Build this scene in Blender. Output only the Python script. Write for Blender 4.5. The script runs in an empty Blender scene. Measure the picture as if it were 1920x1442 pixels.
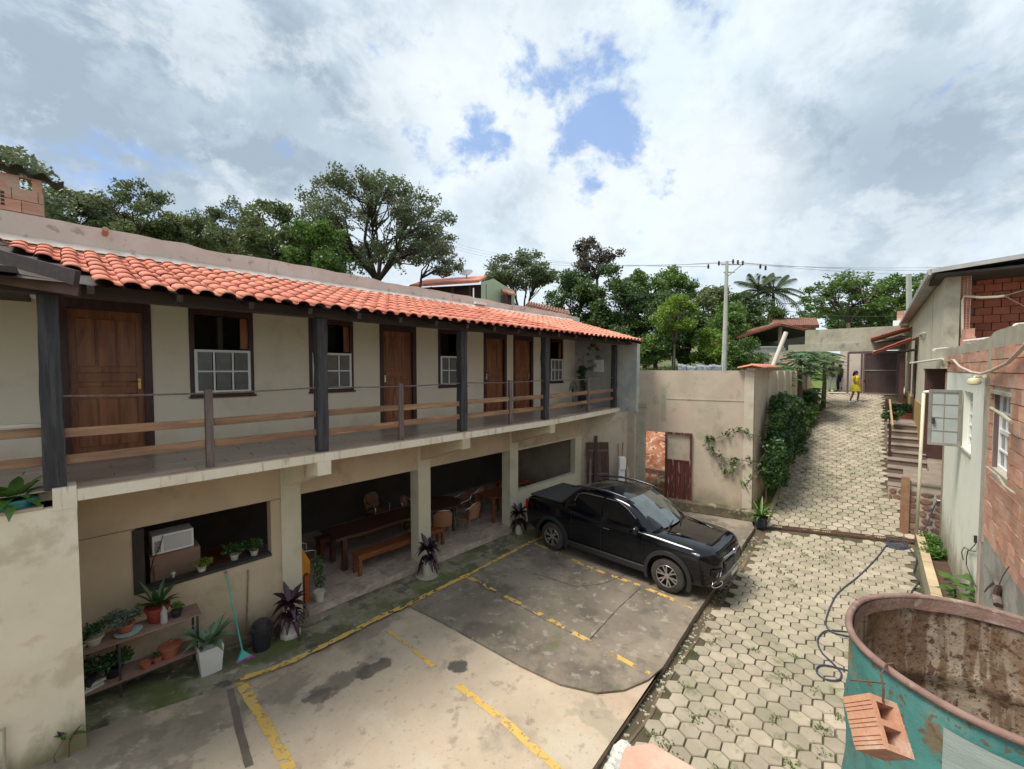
import bpy, bmesh, math, random
import numpy as np
from mathutils import Vector, Matrix, noise as mnoise
random.seed(7); np.random.seed(7)
R = math.radians
scene = bpy.context.scene
# ------------------------------------------------------------------ camera
EYE = Vector((0, 0, 4.645)); TH = R(43.1); TILT = R(2.19); FPX = 785.0
_f = Vector((math.cos(TH), math.sin(TH), 0)); RIGHT = Vector((math.sin(TH), -math.cos(TH), 0)); _z = Vector((0, 0, 1))
FWD = _f * math.cos(TILT) - _z * math.sin(TILT); UP = _f * math.sin(TILT) + _z * math.cos(TILT)
cam = bpy.data.cameras.new('camera'); camo = bpy.data.objects.new('camera', cam); scene.collection.objects.link(camo)
cam.sensor_width = 36; cam.lens = 36 * FPX / 1920; cam.clip_start = .05; cam.clip_end = 2000
m = Matrix.Identity(4)
for i, a in enumerate((RIGHT, UP, -FWD)):
    for j in range(3): m[j][i] = a[j]
m.translation = EYE; camo.matrix_world = m; scene.camera = camo
# ------------------------------------------------------------------ world, sun, exposure
SUN_EL, SUN_AZ = R(62), R(150)          # direction the light comes from, azimuth from +X counter-clockwise
w = bpy.data.worlds.new('World'); scene.world = w; w.use_nodes = True
nt = w.node_tree; nt.nodes.clear()
def N(t, **k):
    n = nt.nodes.new(t)
    for a, b in k.items(): setattr(n, a, b)
    return n
def L(a, b): nt.links.new(a, b)
def math_(op, a, b=None, c=None, clamp=False):
    n = N('ShaderNodeMath', operation=op); n.use_clamp = clamp
    for i, v in enumerate((a, b, c)):
        if v is None: continue
        if isinstance(v, (int, float)): n.inputs[i].default_value = v
        else: L(v, n.inputs[i])
    return n.outputs[0]
def sstep(v, lo, hi):
    n = N('ShaderNodeMapRange', interpolation_type='SMOOTHSTEP'); L(v, n.inputs[0])
    n.inputs[1].default_value = lo; n.inputs[2].default_value = hi
    return n.outputs[0]
def cmix(f, a, b):
    n = N('ShaderNodeMix', data_type='RGBA')
    if isinstance(f, (int, float)): n.inputs[0].default_value = f
    else: L(f, n.inputs[0])
    for i, v in ((6, a), (7, b)):
        if isinstance(v, tuple): n.inputs[i].default_value = (*v, 1)
        else: L(v, n.inputs[i])
    return n.outputs[2]
out = N('ShaderNodeOutputWorld'); bg = N('ShaderNodeBackground'); bg.inputs[1].default_value = .1
sky = N('ShaderNodeTexSky', sky_type='NISHITA'); sky.sun_disc = False
sky.sun_elevation = SUN_EL; sky.sun_rotation = R(90) - SUN_AZ; sky.altitude = 900
tc = N('ShaderNodeTexCoord'); sep = N('ShaderNodeSeparateXYZ'); L(tc.outputs['Generated'], sep.inputs[0])
zz = math_('ADD', math_('MAXIMUM', sep.outputs[2], 0.0), .22)
px_ = math_('DIVIDE', sep.outputs[0], zz); py_ = math_('DIVIDE', sep.outputs[1], zz)
cmb = N('ShaderNodeCombineXYZ'); L(px_, cmb.inputs[0]); L(py_, cmb.inputs[1])
dmap = N('ShaderNodeMapping'); dmap.inputs['Scale'].default_value = (1, 1, 1.35); L(tc.outputs['Generated'], dmap.inputs[0]); DV = dmap.outputs[0]
def nz(scale, detail, rough, off=0.0, dist=0.0, vec=None):
    n = N('ShaderNodeTexNoise'); n.inputs['Scale'].default_value = scale; n.inputs['Detail'].default_value = detail
    n.inputs['Roughness'].default_value = rough; n.inputs['Distortion'].default_value = dist
    mp = N('ShaderNodeMapping'); mp.inputs['Location'].default_value = (off, off * .7, off * .3); L(vec or cmb.outputs[0], mp.inputs[0]); L(mp.outputs[0], n.inputs[0])
    return n.outputs[0]
def bump_dir(px, py, k):                 # soft lobe round a sky direction
    d = (FWD + RIGHT * (px - 960) / FPX + UP * (721 - py) / FPX).normalized()
    n = N('ShaderNodeVectorMath', operation='DOT_PRODUCT'); L(tc.outputs['Generated'], n.inputs[0]); n.inputs[1].default_value = d
    return sstep(n.outputs['Value'], math.cos(k), 1.0)
wob = nz(3.4, 8, .62, 3.1, .15, DV)
wob2 = nz(10., 6, .6, 5.3, .1, DV)
wsum = math_('ADD', math_('MULTIPLY', math_('SUBTRACT', wob, .5), 4.2), math_('MULTIPLY', math_('SUBTRACT', wob2, .5), 2.0))
hole = None
for (a, b, k) in ((990, 190, .22), (1070, 245, .17), (1110, 290, .10), (760, 130, .13), (560, 290, .07)):
    v = bump_dir(a, b, k); hole = v if hole is None else math_('MAXIMUM', hole, v)
holem = sstep(math_('ADD', math_('MULTIPLY', hole, .74), wsum), .44, .98)
gap = sstep(nz(.9, 8, .62, 11.0, .3), .66, .78)
blue = math_('MAXIMUM', math_('MULTIPLY', holem, .88), math_('MULTIPLY', gap, .25))
shade = nz(2.7, 9, .60, 7.7, .1, DV)
dk = None
for (a, b, k, s) in ((250, 90, .62, 1.0), (1500, 390, .30, .8), (60, 210, .40, .75), (1700, 420, .30, .65), (1250, 60, .3, .15)):
    v = math_('MULTIPLY', bump_dir(a, b, k), s); dk = v if dk is None else math_('ADD', dk, v)
sh = math_('ADD', math_('ADD', math_('MULTIPLY', sstep(shade, .42, .62), .62), math_('MULTIPLY', dk, .55)), math_('MULTIPLY', sstep(nz(7.5, 8, .6, 33., .2, DV), .44, .60), .42))
sh = math_('MINIMUM', math_('MULTIPLY', sh, .66), 1.0)
puff = sstep(nz(6.5, 9, .64, 21.0, .2, DV), .46, .60)
lit = None
for (a, b, k) in ((880, 190, .22), (1120, 350, .20), (1030, 250, .10), (860, 110, .12), (1330, 370, .2)):
    v = bump_dir(a, b, k); lit = v if lit is None else math_('MAXIMUM', lit, v)
cl = cmix(sh, (3.75, 4.3, 4.7), (1.8, 2.25, 2.7))
cl = cmix(math_('MULTIPLY', puff, .48), cl, (4.15, 4.45, 4.65))
cl = cmix(math_('MULTIPLY', lit, .6), cl, (4.35, 4.6, 4.75))
bluecol = cmix(.75, sky.outputs[0], (1.35, 2.15, 3.8))
allc = cmix(blue, cl, bluecol)
hz = math_('SUBTRACT', 1.0, sstep(sep.outputs[2], .02, .38)); allc = cmix(math_('MULTIPLY', hz, .55), allc, (3.9, 4.4, 4.7))
below = sstep(sep.outputs[2], -.02, .02)
allc = cmix(below, (2.2, 2.3, 2.1), allc)
L(allc, bg.inputs[0]); L(bg.outputs[0], out.inputs[0])
sl = bpy.data.lights.new('sun', 'SUN'); sl.energy = 1.9; sl.angle = R(20); sl.color = (1, .93, .82)
so = bpy.data.objects.new('sun', sl); scene.collection.objects.link(so)
sd = Vector((math.cos(SUN_AZ) * math.cos(SUN_EL), math.sin(SUN_AZ) * math.cos(SUN_EL), math.sin(SUN_EL)))
so.rotation_euler = sd.to_track_quat('Z', 'Y').to_euler(); so.location = (0, 0, 30)
vs = scene.view_settings; vs.view_transform = 'Standard'; vs.look = 'None'; vs.gamma = 1; vs.exposure = 1.2; vs.use_curve_mapping = False
scene.cycles.max_bounces = 7; scene.cycles.diffuse_bounces = 6; scene.cycles.transparent_max_bounces = 12
# ------------------------------------------------------------------ pixel -> place
def ray(px, py): return FWD + RIGHT * ((px - 960) / FPX) + UP * ((721 - py) / FPX)
def on_y(px, py, Y): r = ray(px, py); return EYE + r * (Y / r.y)
def on_x(px, py, X): r = ray(px, py); return EYE + r * (X / r.x)
def on_z(px, py, Z): r = ray(px, py); return EYE + r * ((Z - EYE.z) / r.z)
def at_d(px, py, D): r = ray(px, py); return EYE + r * (D / r.dot(_f))
# ------------------------------------------------------------------ materials
MATS = {}
def mat(name, c1, c2=None, scale=2.0, detail=6, lo=.35, hi=.65, rough=.85, bump=.0, bscale=25., metal=0., rnd=0., island=0.,
        stain=None, spots=None, vec='pos', stretch=(1, 1, 1), spec=.5, coat=0., alpha=None, layers=(), dist=0.0, trans=0., zband=None, bumpd=.02):
    """noise mix c1/c2 + optional layers (colour, scale, lo, hi, amount[, stretch])"""
    global nt
    if name in MATS: return MATS[name]
    mt = bpy.data.materials.new(name); mt.use_nodes = True; nt = mt.node_tree
    b = nt.nodes['Principled BSDF']
    if vec == 'pos': src = N('ShaderNodeNewGeometry').outputs['Position']
    else: src = N('ShaderNodeTexCoord').outputs['Object']
    def noise(s, st=(1, 1, 1), d=detail, off=0., ds=dist):
        mp = N('ShaderNodeMapping'); mp.inputs['Scale'].default_value = st; mp.inputs['Location'].default_value = (off, off * 1.7, off * .6)
        L(src, mp.inputs[0]); n = N('ShaderNodeTexNoise'); n.inputs['Scale'].default_value = s; n.inputs['Detail'].default_value = d
        n.inputs['Roughness'].default_value = .62; n.inputs['Distortion'].default_value = ds; L(mp.outputs[0], n.inputs[0]); return n.outputs[0]
    col = cmix(sstep(noise(scale, stretch), lo, hi), c1, c2 if c2 else c1)
    for i, l in enumerate(layers):
        f = sstep(noise(l[1], l[5] if len(l) > 5 else (1, 1, 1), 7, 3.3 + 5 * i), .5 + (l[2] - .5) * .62, .5 + (l[3] - .5) * .62)
        col = cmix(math_('MULTIPLY', f, l[4]), col, l[0])
    if zband:      # list of (colour, axis, full, none, amount, noise scale): dirt that fades with distance along an axis
        for i, (cc, ax, z0, z1, am, ns) in enumerate(zband):
            s3 = N('ShaderNodeSeparateXYZ'); L(src, s3.inputs[0])
            v = math_('ADD', s3.outputs[ax], math_('MULTIPLY', math_('SUBTRACT', noise(ns, (1, 1, .5), 6, 9 + i), .5), abs(z1 - z0) * 1.8))
            col = cmix(math_('MULTIPLY', sstep(v, z1, z0) if z1 < z0 else math_('SUBTRACT', 1.0, sstep(v, z0, z1)), am), col, cc)
    if spots:
        wn = noise(4.2, (1, 1, 1), 8, 1.3)
        for (x, y, rx, ry, am, cc) in spots:
            mp = N('ShaderNodeMapping', vector_type='TEXTURE'); mp.inputs['Location'].default_value = (x, y, 0); mp.inputs['Scale'].default_value = (rx, ry, 50)
            L(src, mp.inputs[0]); ln = N('ShaderNodeVectorMath', operation='LENGTH'); L(mp.outputs[0], ln.inputs[0])
            v = math_('ADD', ln.outputs['Value'], math_('MULTIPLY', math_('SUBTRACT', wn, .5), 2.6))
            col = cmix(math_('MULTIPLY', math_('SUBTRACT', 1.0, sstep(v, .65, 1.0)), am), col, cc)
    if rnd or island:
        s = None
        if rnd: s = math_('MULTIPLY_ADD', N('ShaderNodeObjectInfo').outputs['Random'], 2 * rnd, 1 - rnd)
        if island:
            t = math_('MULTIPLY_ADD', N('ShaderNodeNewGeometry').outputs['Random Per Island'], 2 * island, 1 - island)
            s = t if s is None else math_('MULTIPLY', s, t)
        n = N('ShaderNodeVectorMath', operation='SCALE'); L(col, n.inputs[0]); L(s, n.inputs['Scale']); col = n.outputs[0]
    L(col, b.inputs['Base Color'])
    b.inputs['Roughness'].default_value = rough; b.inputs['Metallic'].default_value = metal; b.inputs['Specular IOR Level'].default_value = spec
    b.inputs['Coat Weight'].default_value = coat; b.inputs['Coat Roughness'].default_value = .04; b.inputs['Transmission Weight'].default_value = trans
    if bump:
        bn = N('ShaderNodeBump'); bn.inputs['Strength'].default_value = bump; bn.inputs['Distance'].default_value = bumpd
        L(noise(bscale, stretch, 8, 2.), bn.inputs['Height']); L(bn.outputs[0], b.inputs['Normal'])
    if alpha:
        L(sstep(noise(alpha[0], (1, 1, 1), 8, 5.), alpha[1], alpha[2]), b.inputs['Alpha'])
    MATS[name] = mt
    return mt
def leafmat(name, c1, c2, rough=.55, var=.45, trans=.25):
    global nt
    mt = bpy.data.materials.new(name); mt.use_nodes = True; nt = mt.node_tree
    b = nt.nodes['Principled BSDF']; o = nt.nodes['Material Output']
    g = N('ShaderNodeNewGeometry')
    n = N('ShaderNodeTexNoise'); n.inputs['Scale'].default_value = .55; n.inputs['Detail'].default_value = 3; L(g.outputs['Position'], n.inputs[0])
    f = math_('ADD', math_('MULTIPLY', g.outputs['Random Per Island'], .55), math_('MULTIPLY', sstep(n.outputs[0], .35, .65), .45))
    col = cmix(f, c1, c2)
    L(col, b.inputs['Base Color']); b.inputs['Roughness'].default_value = rough
    tr = N('ShaderNodeBsdfTranslucent'); L(col, tr.inputs[0]); mx = N('ShaderNodeMixShader'); mx.inputs[0].default_value = trans
    L(b.outputs[0], mx.inputs[1]); L(tr.outputs[0], mx.inputs[2]); L(mx.outputs[0], o.inputs[0])
    MATS[name] = mt; return mt
# ------------------------------------------------------------------ mesh builder
COL = scene.collection
ORG = {}
def V(*a): return Vector(a if len(a) > 1 else a[0])
class MB:
    def __init__(s): s.v = []; s.f = []
    def add(s, vs, fs):
        n = len(s.v); s.v += [tuple(v) for v in vs]; s.f += [tuple(i + n for i in f) for f in fs]; return s
    def box(s, x0, x1, y0, y1, z0, z1):
        x0, x1 = sorted((x0, x1)); y0, y1 = sorted((y0, y1)); z0, z1 = sorted((z0, z1))
        return s.add([(x0,y0,z0),(x1,y0,z0),(x1,y1,z0),(x0,y1,z0),(x0,y0,z1),(x1,y0,z1),(x1,y1,z1),(x0,y1,z1)],
                     [(0,3,2,1),(4,5,6,7),(0,1,5,4),(1,2,6,5),(2,3,7,6),(3,0,4,7)])
    def obox(s, c, a, b, d):
        c, a, b, d = map(Vector, (c, a, b, d)); vs = []
        for k in (-1, 1):
            for (i, j) in ((-1,-1),(1,-1),(1,1),(-1,1)): vs.append(c + a * i + b * j + d * k)
        return s.add(vs, [(0,3,2,1),(4,5,6,7),(0,1,5,4),(1,2,6,5),(2,3,7,6),(3,0,4,7)])
    def beam(s, p, q, w, h, up=(0, 0, 1)):
        p, q, up = Vector(p), Vector(q), Vector(up); d = q - p; l = d.length; d.normalize()
        sx = d.cross(up)
        if sx.length < 1e-3: sx = d.cross(Vector((1, 0, 0)))
        sx.normalize(); u = sx.cross(d)
        return s.obox((p + q) / 2, d * l / 2, sx * w / 2, u * h / 2)
    def tube(s, pts, r, n=8, cap=True):
        pts = [Vector(p) for p in pts]; k = len(pts)
        rs = r if isinstance(r, (list, tuple)) else [r] * k
        base = len(s.v); prev = None
        for i, p in enumerate(pts):
            t = (pts[min(i + 1, k - 1)] - pts[max(i - 1, 0)])
            if t.length < 1e-9: t = Vector((0, 0, 1))
            t.normalize()
            if prev is None: a = t.cross(Vector((0, 0, 1)) if abs(t.z) < .9 else Vector((1, 0, 0))).normalized()
            else:
                a = prev - t * prev.dot(t)
                a = a.normalized() if a.length > 1e-6 else t.orthogonal().normalized()
            prev = a; b = t.cross(a)
            for j in range(n):
                an = 2 * math.pi * j / n; s.v.append(tuple(p + (a * math.cos(an) + b * math.sin(an)) * rs[i]))
        for i in range(k - 1):
            for j in range(n):
                a0 = base + i * n + j; a1 = base + i * n + (j + 1) % n
                s.f.append((a0, a1, a1 + n, a0 + n))
        if cap:
            s.f.append(tuple(base + j for j in reversed(range(n)))); s.f.append(tuple(base + (k - 1) * n + j for j in range(n)))
        return s
    def lathe(s, c, prof, n=20, axis=None, cap=True):
        c = Vector(c); base = len(s.v)
        if axis is None: X, Y, Z = Vector((1,0,0)), Vector((0,1,0)), Vector((0,0,1))
        else:
            Z = Vector(axis).normalized(); X = Z.orthogonal().normalized(); Y = Z.cross(X)
        for (r, z) in prof:
            for j in range(n):
                a = 2 * math.pi * j / n; s.v.append(tuple(c + X * (math.cos(a) * r) + Y * (math.sin(a) * r) + Z * z))
        for i in range(len(prof) - 1):
            for j in range(n):
                a0 = base + i * n + j; a1 = base + i * n + (j + 1) % n
                s.f.append((a0, a1, a1 + n, a0 + n))
        if cap:
            s.f.append(tuple(base + j for j in reversed(range(n)))); s.f.append(tuple(base + (len(prof) - 1) * n + j for j in range(n)))
        return s
    def prism(s, pts, z0, z1):
        n = len(pts)
        zz0 = z0 if callable(z0) else (lambda x, y: z0); zz1 = z1 if callable(z1) else (lambda x, y: z1)
        a = sum(pts[i][0] * pts[(i + 1) % n][1] - pts[(i + 1) % n][0] * pts[i][1] for i in range(n))
        if a < 0: pts = list(reversed(pts))
        vs = [(p[0], p[1], zz0(p[0], p[1])) for p in pts] + [(p[0], p[1], zz1(p[0], p[1])) for p in pts]
        fs = [tuple(reversed(range(n))), tuple(range(n, 2 * n))] + [(i, (i + 1) % n, (i + 1) % n + n, i + n) for i in range(n)]
        return s.add(vs, fs)
    def wall(s, x0, x1, z0, z1, y0, y1, holes):
        xs = sorted({x0, x1, *[h[0] for h in holes], *[h[1] for h in holes]}); zs = sorted({z0, z1, *[h[2] for h in holes], *[h[3] for h in holes]})
        xs = [x for x in xs if x0 <= x <= x1]; zs = [z for z in zs if z0 <= z <= z1]
        def solid(i, k):
            if i < 0 or k < 0 or i >= len(xs) - 1 or k >= len(zs) - 1: return False
            cx = (xs[i] + xs[i+1]) / 2; cz = (zs[k] + zs[k+1]) / 2
            return not any(h[0] < cx < h[1] and h[2] < cz < h[3] for h in holes)
        for i in range(len(xs) - 1):
            for k in range(len(zs) - 1):
                if not solid(i, k): continue
                a, b, c, d = xs[i], xs[i+1], zs[k], zs[k+1]
                s.add([(a,y0,c),(b,y0,c),(b,y0,d),(a,y0,d)], [(0,1,2,3)]); s.add([(a,y1,c),(b,y1,c),(b,y1,d),(a,y1,d)], [(3,2,1,0)])
                if not solid(i-1, k): s.add([(a,y0,c),(a,y0,d),(a,y1,d),(a,y1,c)], [(0,1,2,3)])
                if not solid(i+1, k): s.add([(b,y0,c),(b,y0,d),(b,y1,d),(b,y1,c)], [(3,2,1,0)])
                if not solid(i, k-1): s.add([(a,y0,c),(b,y0,c),(b,y1,c),(a,y1,c)], [(3,2,1,0)])
                if not solid(i, k+1): s.add([(a,y0,d),(b,y0,d),(b,y1,d),(a,y1,d)], [(0,1,2,3)])
        return s
    def blade(s, base, out, length, width, rise=1.0, droop=1.0, seg=5, fold=.15, tip=0.0, belly=.45):
        """a curved leaf: out = horizontal unit direction"""
        base = Vector(base); out = Vector(out).normalized(); side = out.cross(Vector((0, 0, 1))).normalized(); b0 = len(s.v)
        for i in range(seg + 1):
            t = i / seg
            c = base + out * (length * (t * .85)) + Vector((0, 0, 1)) * (length * (rise * t - droop * t * t))
            wd = width * (math.sin(math.pi * min(1, (t * (1 - belly * .3) + .12))) ** .8) * .5 if t < 1 else width * tip * .5
            wd = max(wd, .002)
            s.v += [tuple(c - side * wd + Vector((0, 0, fold * wd * 2))), tuple(c), tuple(c + side * wd + Vector((0, 0, fold * wd * 2)))]
        for i in range(seg):
            a = b0 + i * 3
            s.f += [(a, a+1, a+4, a+3), (a+1, a+2, a+5, a+4)]
        return s
    def mesh(s, name, material=None, smooth=False, shift=None):
        me = bpy.data.meshes.new(name)
        vs = s.v if shift is None else [(x - shift[0], y - shift[1], z - shift[2]) for x, y, z in s.v]
        me.from_pydata(vs, [], s.f); me.update()
        if material: me.materials.append(material)
        if smooth:
            for p in me.polygons: p.use_smooth = True
        return me
    def build(s, name, material, parent=None, smooth=False, bevel=0, **props):
        if parent is None:
            a = np.array(s.v); org = Vector(((a[:,0].min() + a[:,0].max()) / 2, (a[:,1].min() + a[:,1].max()) / 2, a[:,2].min()))
        else: org = ORG[parent.name]
        me = s.mesh(name, material, smooth, org)
        o = bpy.data.objects.new(name, me); COL.objects.link(o)
        ORG[o.name] = org
        if parent is None: o.location = org
        else: o.parent = parent
        if smooth == 'auto':
            try: me.set_sharp_from_angle(angle=R(35))
            except Exception: pass
        if bevel:
            bv = o.modifiers.new('bevel', 'BEVEL'); bv.width = bevel; bv.segments = 2; bv.limit_method = 'ANGLE'; bv.harden_normals = False
        for k, v in props.items(): o[k] = v
        return o
def T(o, label, cat, group=None):
    o['label'] = label; o['category'] = cat
    if group: o['group'] = group
    return o
def ST(o): o['kind'] = 'structure'; return o
def STUFF(o, label=None, cat=None):
    o['kind'] = 'stuff'
    if label: o['label'] = label
    if cat: o['category'] = cat
    return o
def thing(name, loc, label, cat, group=None, rz=0.):
    o = bpy.data.objects.new(name, None); COL.objects.link(o); o.empty_display_size = .2
    o.location = Vector(loc); o.rotation_euler = (0, 0, rz); ORG[o.name] = Vector(loc)
    return T(o, label, cat, group)
def local_thing(name, loc, label, cat, group=None, rz=0., rx=0., ry=0.):
    o = thing(name, loc, label, cat, group, rz); o.rotation_euler = (rx, ry, rz); ORG[o.name] = Vector((0, 0, 0)); return o
def inst(name, me, parent, loc, rot=(0, 0, 0), sc=None):
    o = bpy.data.objects.new(name, me); COL.objects.link(o); o.parent = parent; o.location = Vector(loc) - (ORG[parent.name] if parent else V(0, 0, 0)); o.rotation_euler = rot
    if sc: o.scale = sc
    return o
def dup(root, loc, rz=None, label=None, scale=None):
    kids = {}
    for o in list(bpy.data.objects):
        if o.parent: kids.setdefault(o.parent.name, []).append(o)
    def cp(o, par):
        c = o.copy(); COL.objects.link(c); c.parent = par
        for k in kids.get(o.name, []): cp(k, c)
        return c
    c = cp(root, None); c.location = loc
    if rz is not None: c.rotation_euler = (0, 0, rz)
    if label: c['label'] = label
    if scale: c.scale = (scale,) * 3
    return c
def leaf_mesh(name, pts, size, mt, parent=None, flat=0.0, aspect=.55, jitter=.35, up=None):
    """many small leaf quads at pts (n,3)"""
    n = len(pts); pts = np.asarray(pts, float)
    d = np.random.normal(size=(n, 3)); d[:, 2] *= (1 - flat); d /= np.linalg.norm(d, axis=1)[:, None] + 1e-9
    e = np.random.normal(size=(n, 3)); e -= d * (e * d).sum(1)[:, None]; e[:, 2] *= (1 - flat * .7); e /= np.linalg.norm(e, axis=1)[:, None] + 1e-9
    s = size * (1 + jitter * np.random.uniform(-1, 1, n))[:, None]
    a = pts - d * s * .5; b = pts + e * s * aspect * .5 - d * s * .05; c = pts + d * s * .5; dd = pts - e * s * aspect * .5 - d * s * .05
    vs = np.stack([a, b, c, dd], 1).reshape(-1, 3)
    if parent is None: org = Vector((pts[:,0].mean(), pts[:,1].mean(), pts[:,2].min()))
    else: org = ORG[parent.name]
    vs = vs - np.array(org)
    me = bpy.data.meshes.new(name); me.vertices.add(4 * n); me.loops.add(4 * n); me.polygons.add(n)
    me.vertices.foreach_set('co', vs.astype(np.float32).ravel()); me.loops.foreach_set('vertex_index', np.arange(4 * n, dtype=np.int32))
    me.polygons.foreach_set('loop_start', np.arange(0, 4 * n, 4, dtype=np.int32)); me.polygons.foreach_set('loop_total', np.full(n, 4, dtype=np.int32))
    me.update(); me.validate(); me.materials.append(mt)
    o = bpy.data.objects.new(name, me); COL.objects.link(o); ORG[o.name] = org
    if parent is None: o.location = org
    else: o.parent = parent
    return o
def cloud_pts(centers, radii, n):
    k = len(centers); idx = np.random.randint(0, k, n); c = np.array([tuple(c) for c in centers])[idx]
    r = np.array(radii, float)[idx]
    if r.ndim == 1: r = np.stack([r, r, r * .75], 1)
    q = np.random.normal(size=(n, 3)); q /= np.linalg.norm(q, axis=1)[:, None]; q *= (np.random.uniform(0, 1, n) ** .45)[:, None]
    return c + q * r
def clip_x(poly, X, keep_less):
    out = []
    for i in range(len(poly)):
        a, b = poly[i], poly[(i + 1) % len(poly)]
        ia = (a[0] <= X) == keep_less; ib = (b[0] <= X) == keep_less
        if ia: out.append(a)
        if ia != ib:
            t = (X - a[0]) / (b[0] - a[0]); out.append((X, a[1] + t * (b[1] - a[1])))
    return out
# ------------------------------------------------------------------ palette
m_cream = mat('cream_wall', (.84, .74, .59), (.80, .70, .55), scale=1.2, rough=.9, bump=.12, bscale=60, layers=[((.60, .50, .37), 2.2, .56, .8, .3)], zband=[((.55, .42, .28), 2, 3.25, 3.7, .35, 3.)])
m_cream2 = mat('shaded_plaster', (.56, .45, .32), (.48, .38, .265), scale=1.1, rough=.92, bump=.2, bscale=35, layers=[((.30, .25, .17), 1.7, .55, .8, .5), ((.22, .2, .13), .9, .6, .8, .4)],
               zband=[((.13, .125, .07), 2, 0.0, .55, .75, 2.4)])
m_leftwall = mat('stained_cream_wall', (.78, .69, .55), (.72, .63, .48), scale=1.3, rough=.9, bump=.25, bscale=30, layers=[((.42, .34, .22), 1.5, .55, .75, .5), ((.60, .40, .24), 3.1, .64, .8, .4)],
                 zband=[((.14, .13, .035), 2, .28, .75, .85, 2.2)])
m_slabedge = mat('slab_edge', (.72, .63, .49), (.76, .69, .58), scale=2.5, rough=.9, bump=.2, layers=[((.35, .25, .15), 4.0, .58, .72, .55, (2.5, 1, .25)), ((.5, .28, .17), 1.2, .6, .8, .35)])
m_parapet = mat('weathered_parapet', (.64, .57, .50), (.56, .50, .43), scale=2.0, rough=.93, bump=.35, bscale=18, layers=[((.60, .49, .42), .8, .45, .7, .3), ((.26, .22, .18), 5.5, .62, .75, .6), ((.2, .18, .15), 2.2, .66, .8, .55, (2.5, 1, .5))])
m_endwall = mat('rough_yard_wall', (.53, .445, .345), (.46, .385, .295), scale=1.2, rough=.93, bump=.3, bscale=22, layers=[((.54, .40, .32), .7, .48, .72, .7), ((.33, .30, .20), 2.5, .58, .75, .55), ((.26, .23, .17), 1.1, .62, .78, .45, (1, 1, .4))],
                zband=[((.20, .19, .12), 2, .3, .9, .6, 2.0)])
m_fin = mat('patchy_white_wall', (.50, .50, .47), (.38, .39, .39), scale=1.6, lo=.4, hi=.62, rough=.9, bump=.2, layers=[((.24, .18, .12), 1.9, .62, .75, .6), ((.55, .52, .42), .9, .5, .7, .6)])
m_green = mat('pale_green_plaster', (.62, .57, .43), (.54, .50, .37), scale=.9, rough=.9, bump=.12, layers=[((.36, .35, .24), 1.4, .58, .8, .4)])
m_white = mat('white_plaster', (.80, .82, .72), (.75, .78, .67), scale=1.2, rough=.88, bump=.12, layers=[((.50, .48, .38), 3.5, .66, .80, .5, (2.5, 2.5, .45))],
              zband=[((.30, .27, .18), 2, .4, 1.5, .9, 2.8)])
m_greycem = mat('bare_grey_cement', (.26, .25, .22), (.36, .35, .31), scale=2.5, rough=.95, bump=.6, bscale=14, layers=[((.17, .16, .13), 1.6, .55, .75, .6), ((.42, .27, .18), 2.7, .66, .74, .6)])
m_conc = mat('beam_concrete', (.33, .31, .23), (.42, .39, .31), scale=2.2, rough=.93, bump=.4, bscale=20, layers=[((.20, .19, .13), 3.0, .58, .75, .6, (1, 1, .5))])
m_brick = mat('red_hollow_brick', (.50, .235, .155), (.56, .34, .25), scale=3.0, rough=.92, bump=.4, bscale=30, rnd=.22, stretch=(1, 1, 5), layers=[((.45, .36, .27), 2.6, .52, .72, .65)])
m_brickdark = mat('dark_red_brick', (.30, .09, .06), (.37, .13, .085), scale=3.0, rough=.92, bump=.4, rnd=.18, layers=[((.30, .23, .18), 1.1, .60, .75, .5)])
m_mortar = mat('mortar', (.40, .35, .28), (.48, .43, .36), scale=4, rough=.95, bump=.5)
m_tile = mat('clay_roof_tile', (.68, .215, .14), (.73, .275, .185), scale=1.3, rough=.72, bump=.08, rnd=.07, spec=.3, layers=[((.80, .46, .26), 3.3, .62, .78, .35), ((.24, .12, .08), 7.0, .58, .74, .5), ((.50, .30, .22), 1.0, .6, .75, .35)])
m_oldtile = mat('old_roof_tile', (.22, .075, .045), (.32, .17, .12), scale=3, rough=.9, bump=.3, rnd=.2, layers=[((.16, .09, .06), 2.2, .55, .7, .6)])
m_redtile = mat('awning_tile', (.30, .075, .045), (.25, .06, .038), scale=3, rough=.75, rnd=.12)
m_darkwood = mat('charred_post_wood', (.028, .027, .031), (.065, .062, .068), scale=1.2, rough=.75, bump=.7, bscale=2.2, vec='obj', stretch=(14, 14, 1), layers=[((.025, .02, .018), 3, .55, .7, .8, (10, 10, 1))])
m_beamwood = mat('dark_beam_wood', (.028, .018, .016), (.05, .03, .024), scale=2, rough=.6, bump=.3, vec='obj', stretch=(1, 8, 8))
m_rail = mat('rail_plank_wood', (.29, .16, .09), (.20, .105, .06), scale=1.1, rough=.62, bump=.25, bscale=2, rnd=.18, stretch=(1, 9, 9), layers=[((.45, .27, .14), 1.3, .5, .7, .5, (1, 9, 9))])
m_railpost = mat('small_post_wood', (.12, .085, .08), (.2, .145, .13), scale=1.5, rough=.75, bump=.4, bscale=2, stretch=(12, 12, 1))
m_door = mat('varnished_door_wood', (.30, .105, .04), (.19, .062, .026), scale=1.6, rough=.38, bump=.12, bscale=3, stretch=(7, 7, .8), rnd=.14, layers=[((.42, .18, .065), 1.1, .5, .75, .55, (5, 5, .6)), ((.05, .018, .01), 1.9, .62, .75, .5, (4, 4, .8))])
m_frame = mat('dark_door_frame', (.045, .016, .016), (.07, .026, .022), scale=2, rough=.45, stretch=(6, 6, 1))
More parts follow.
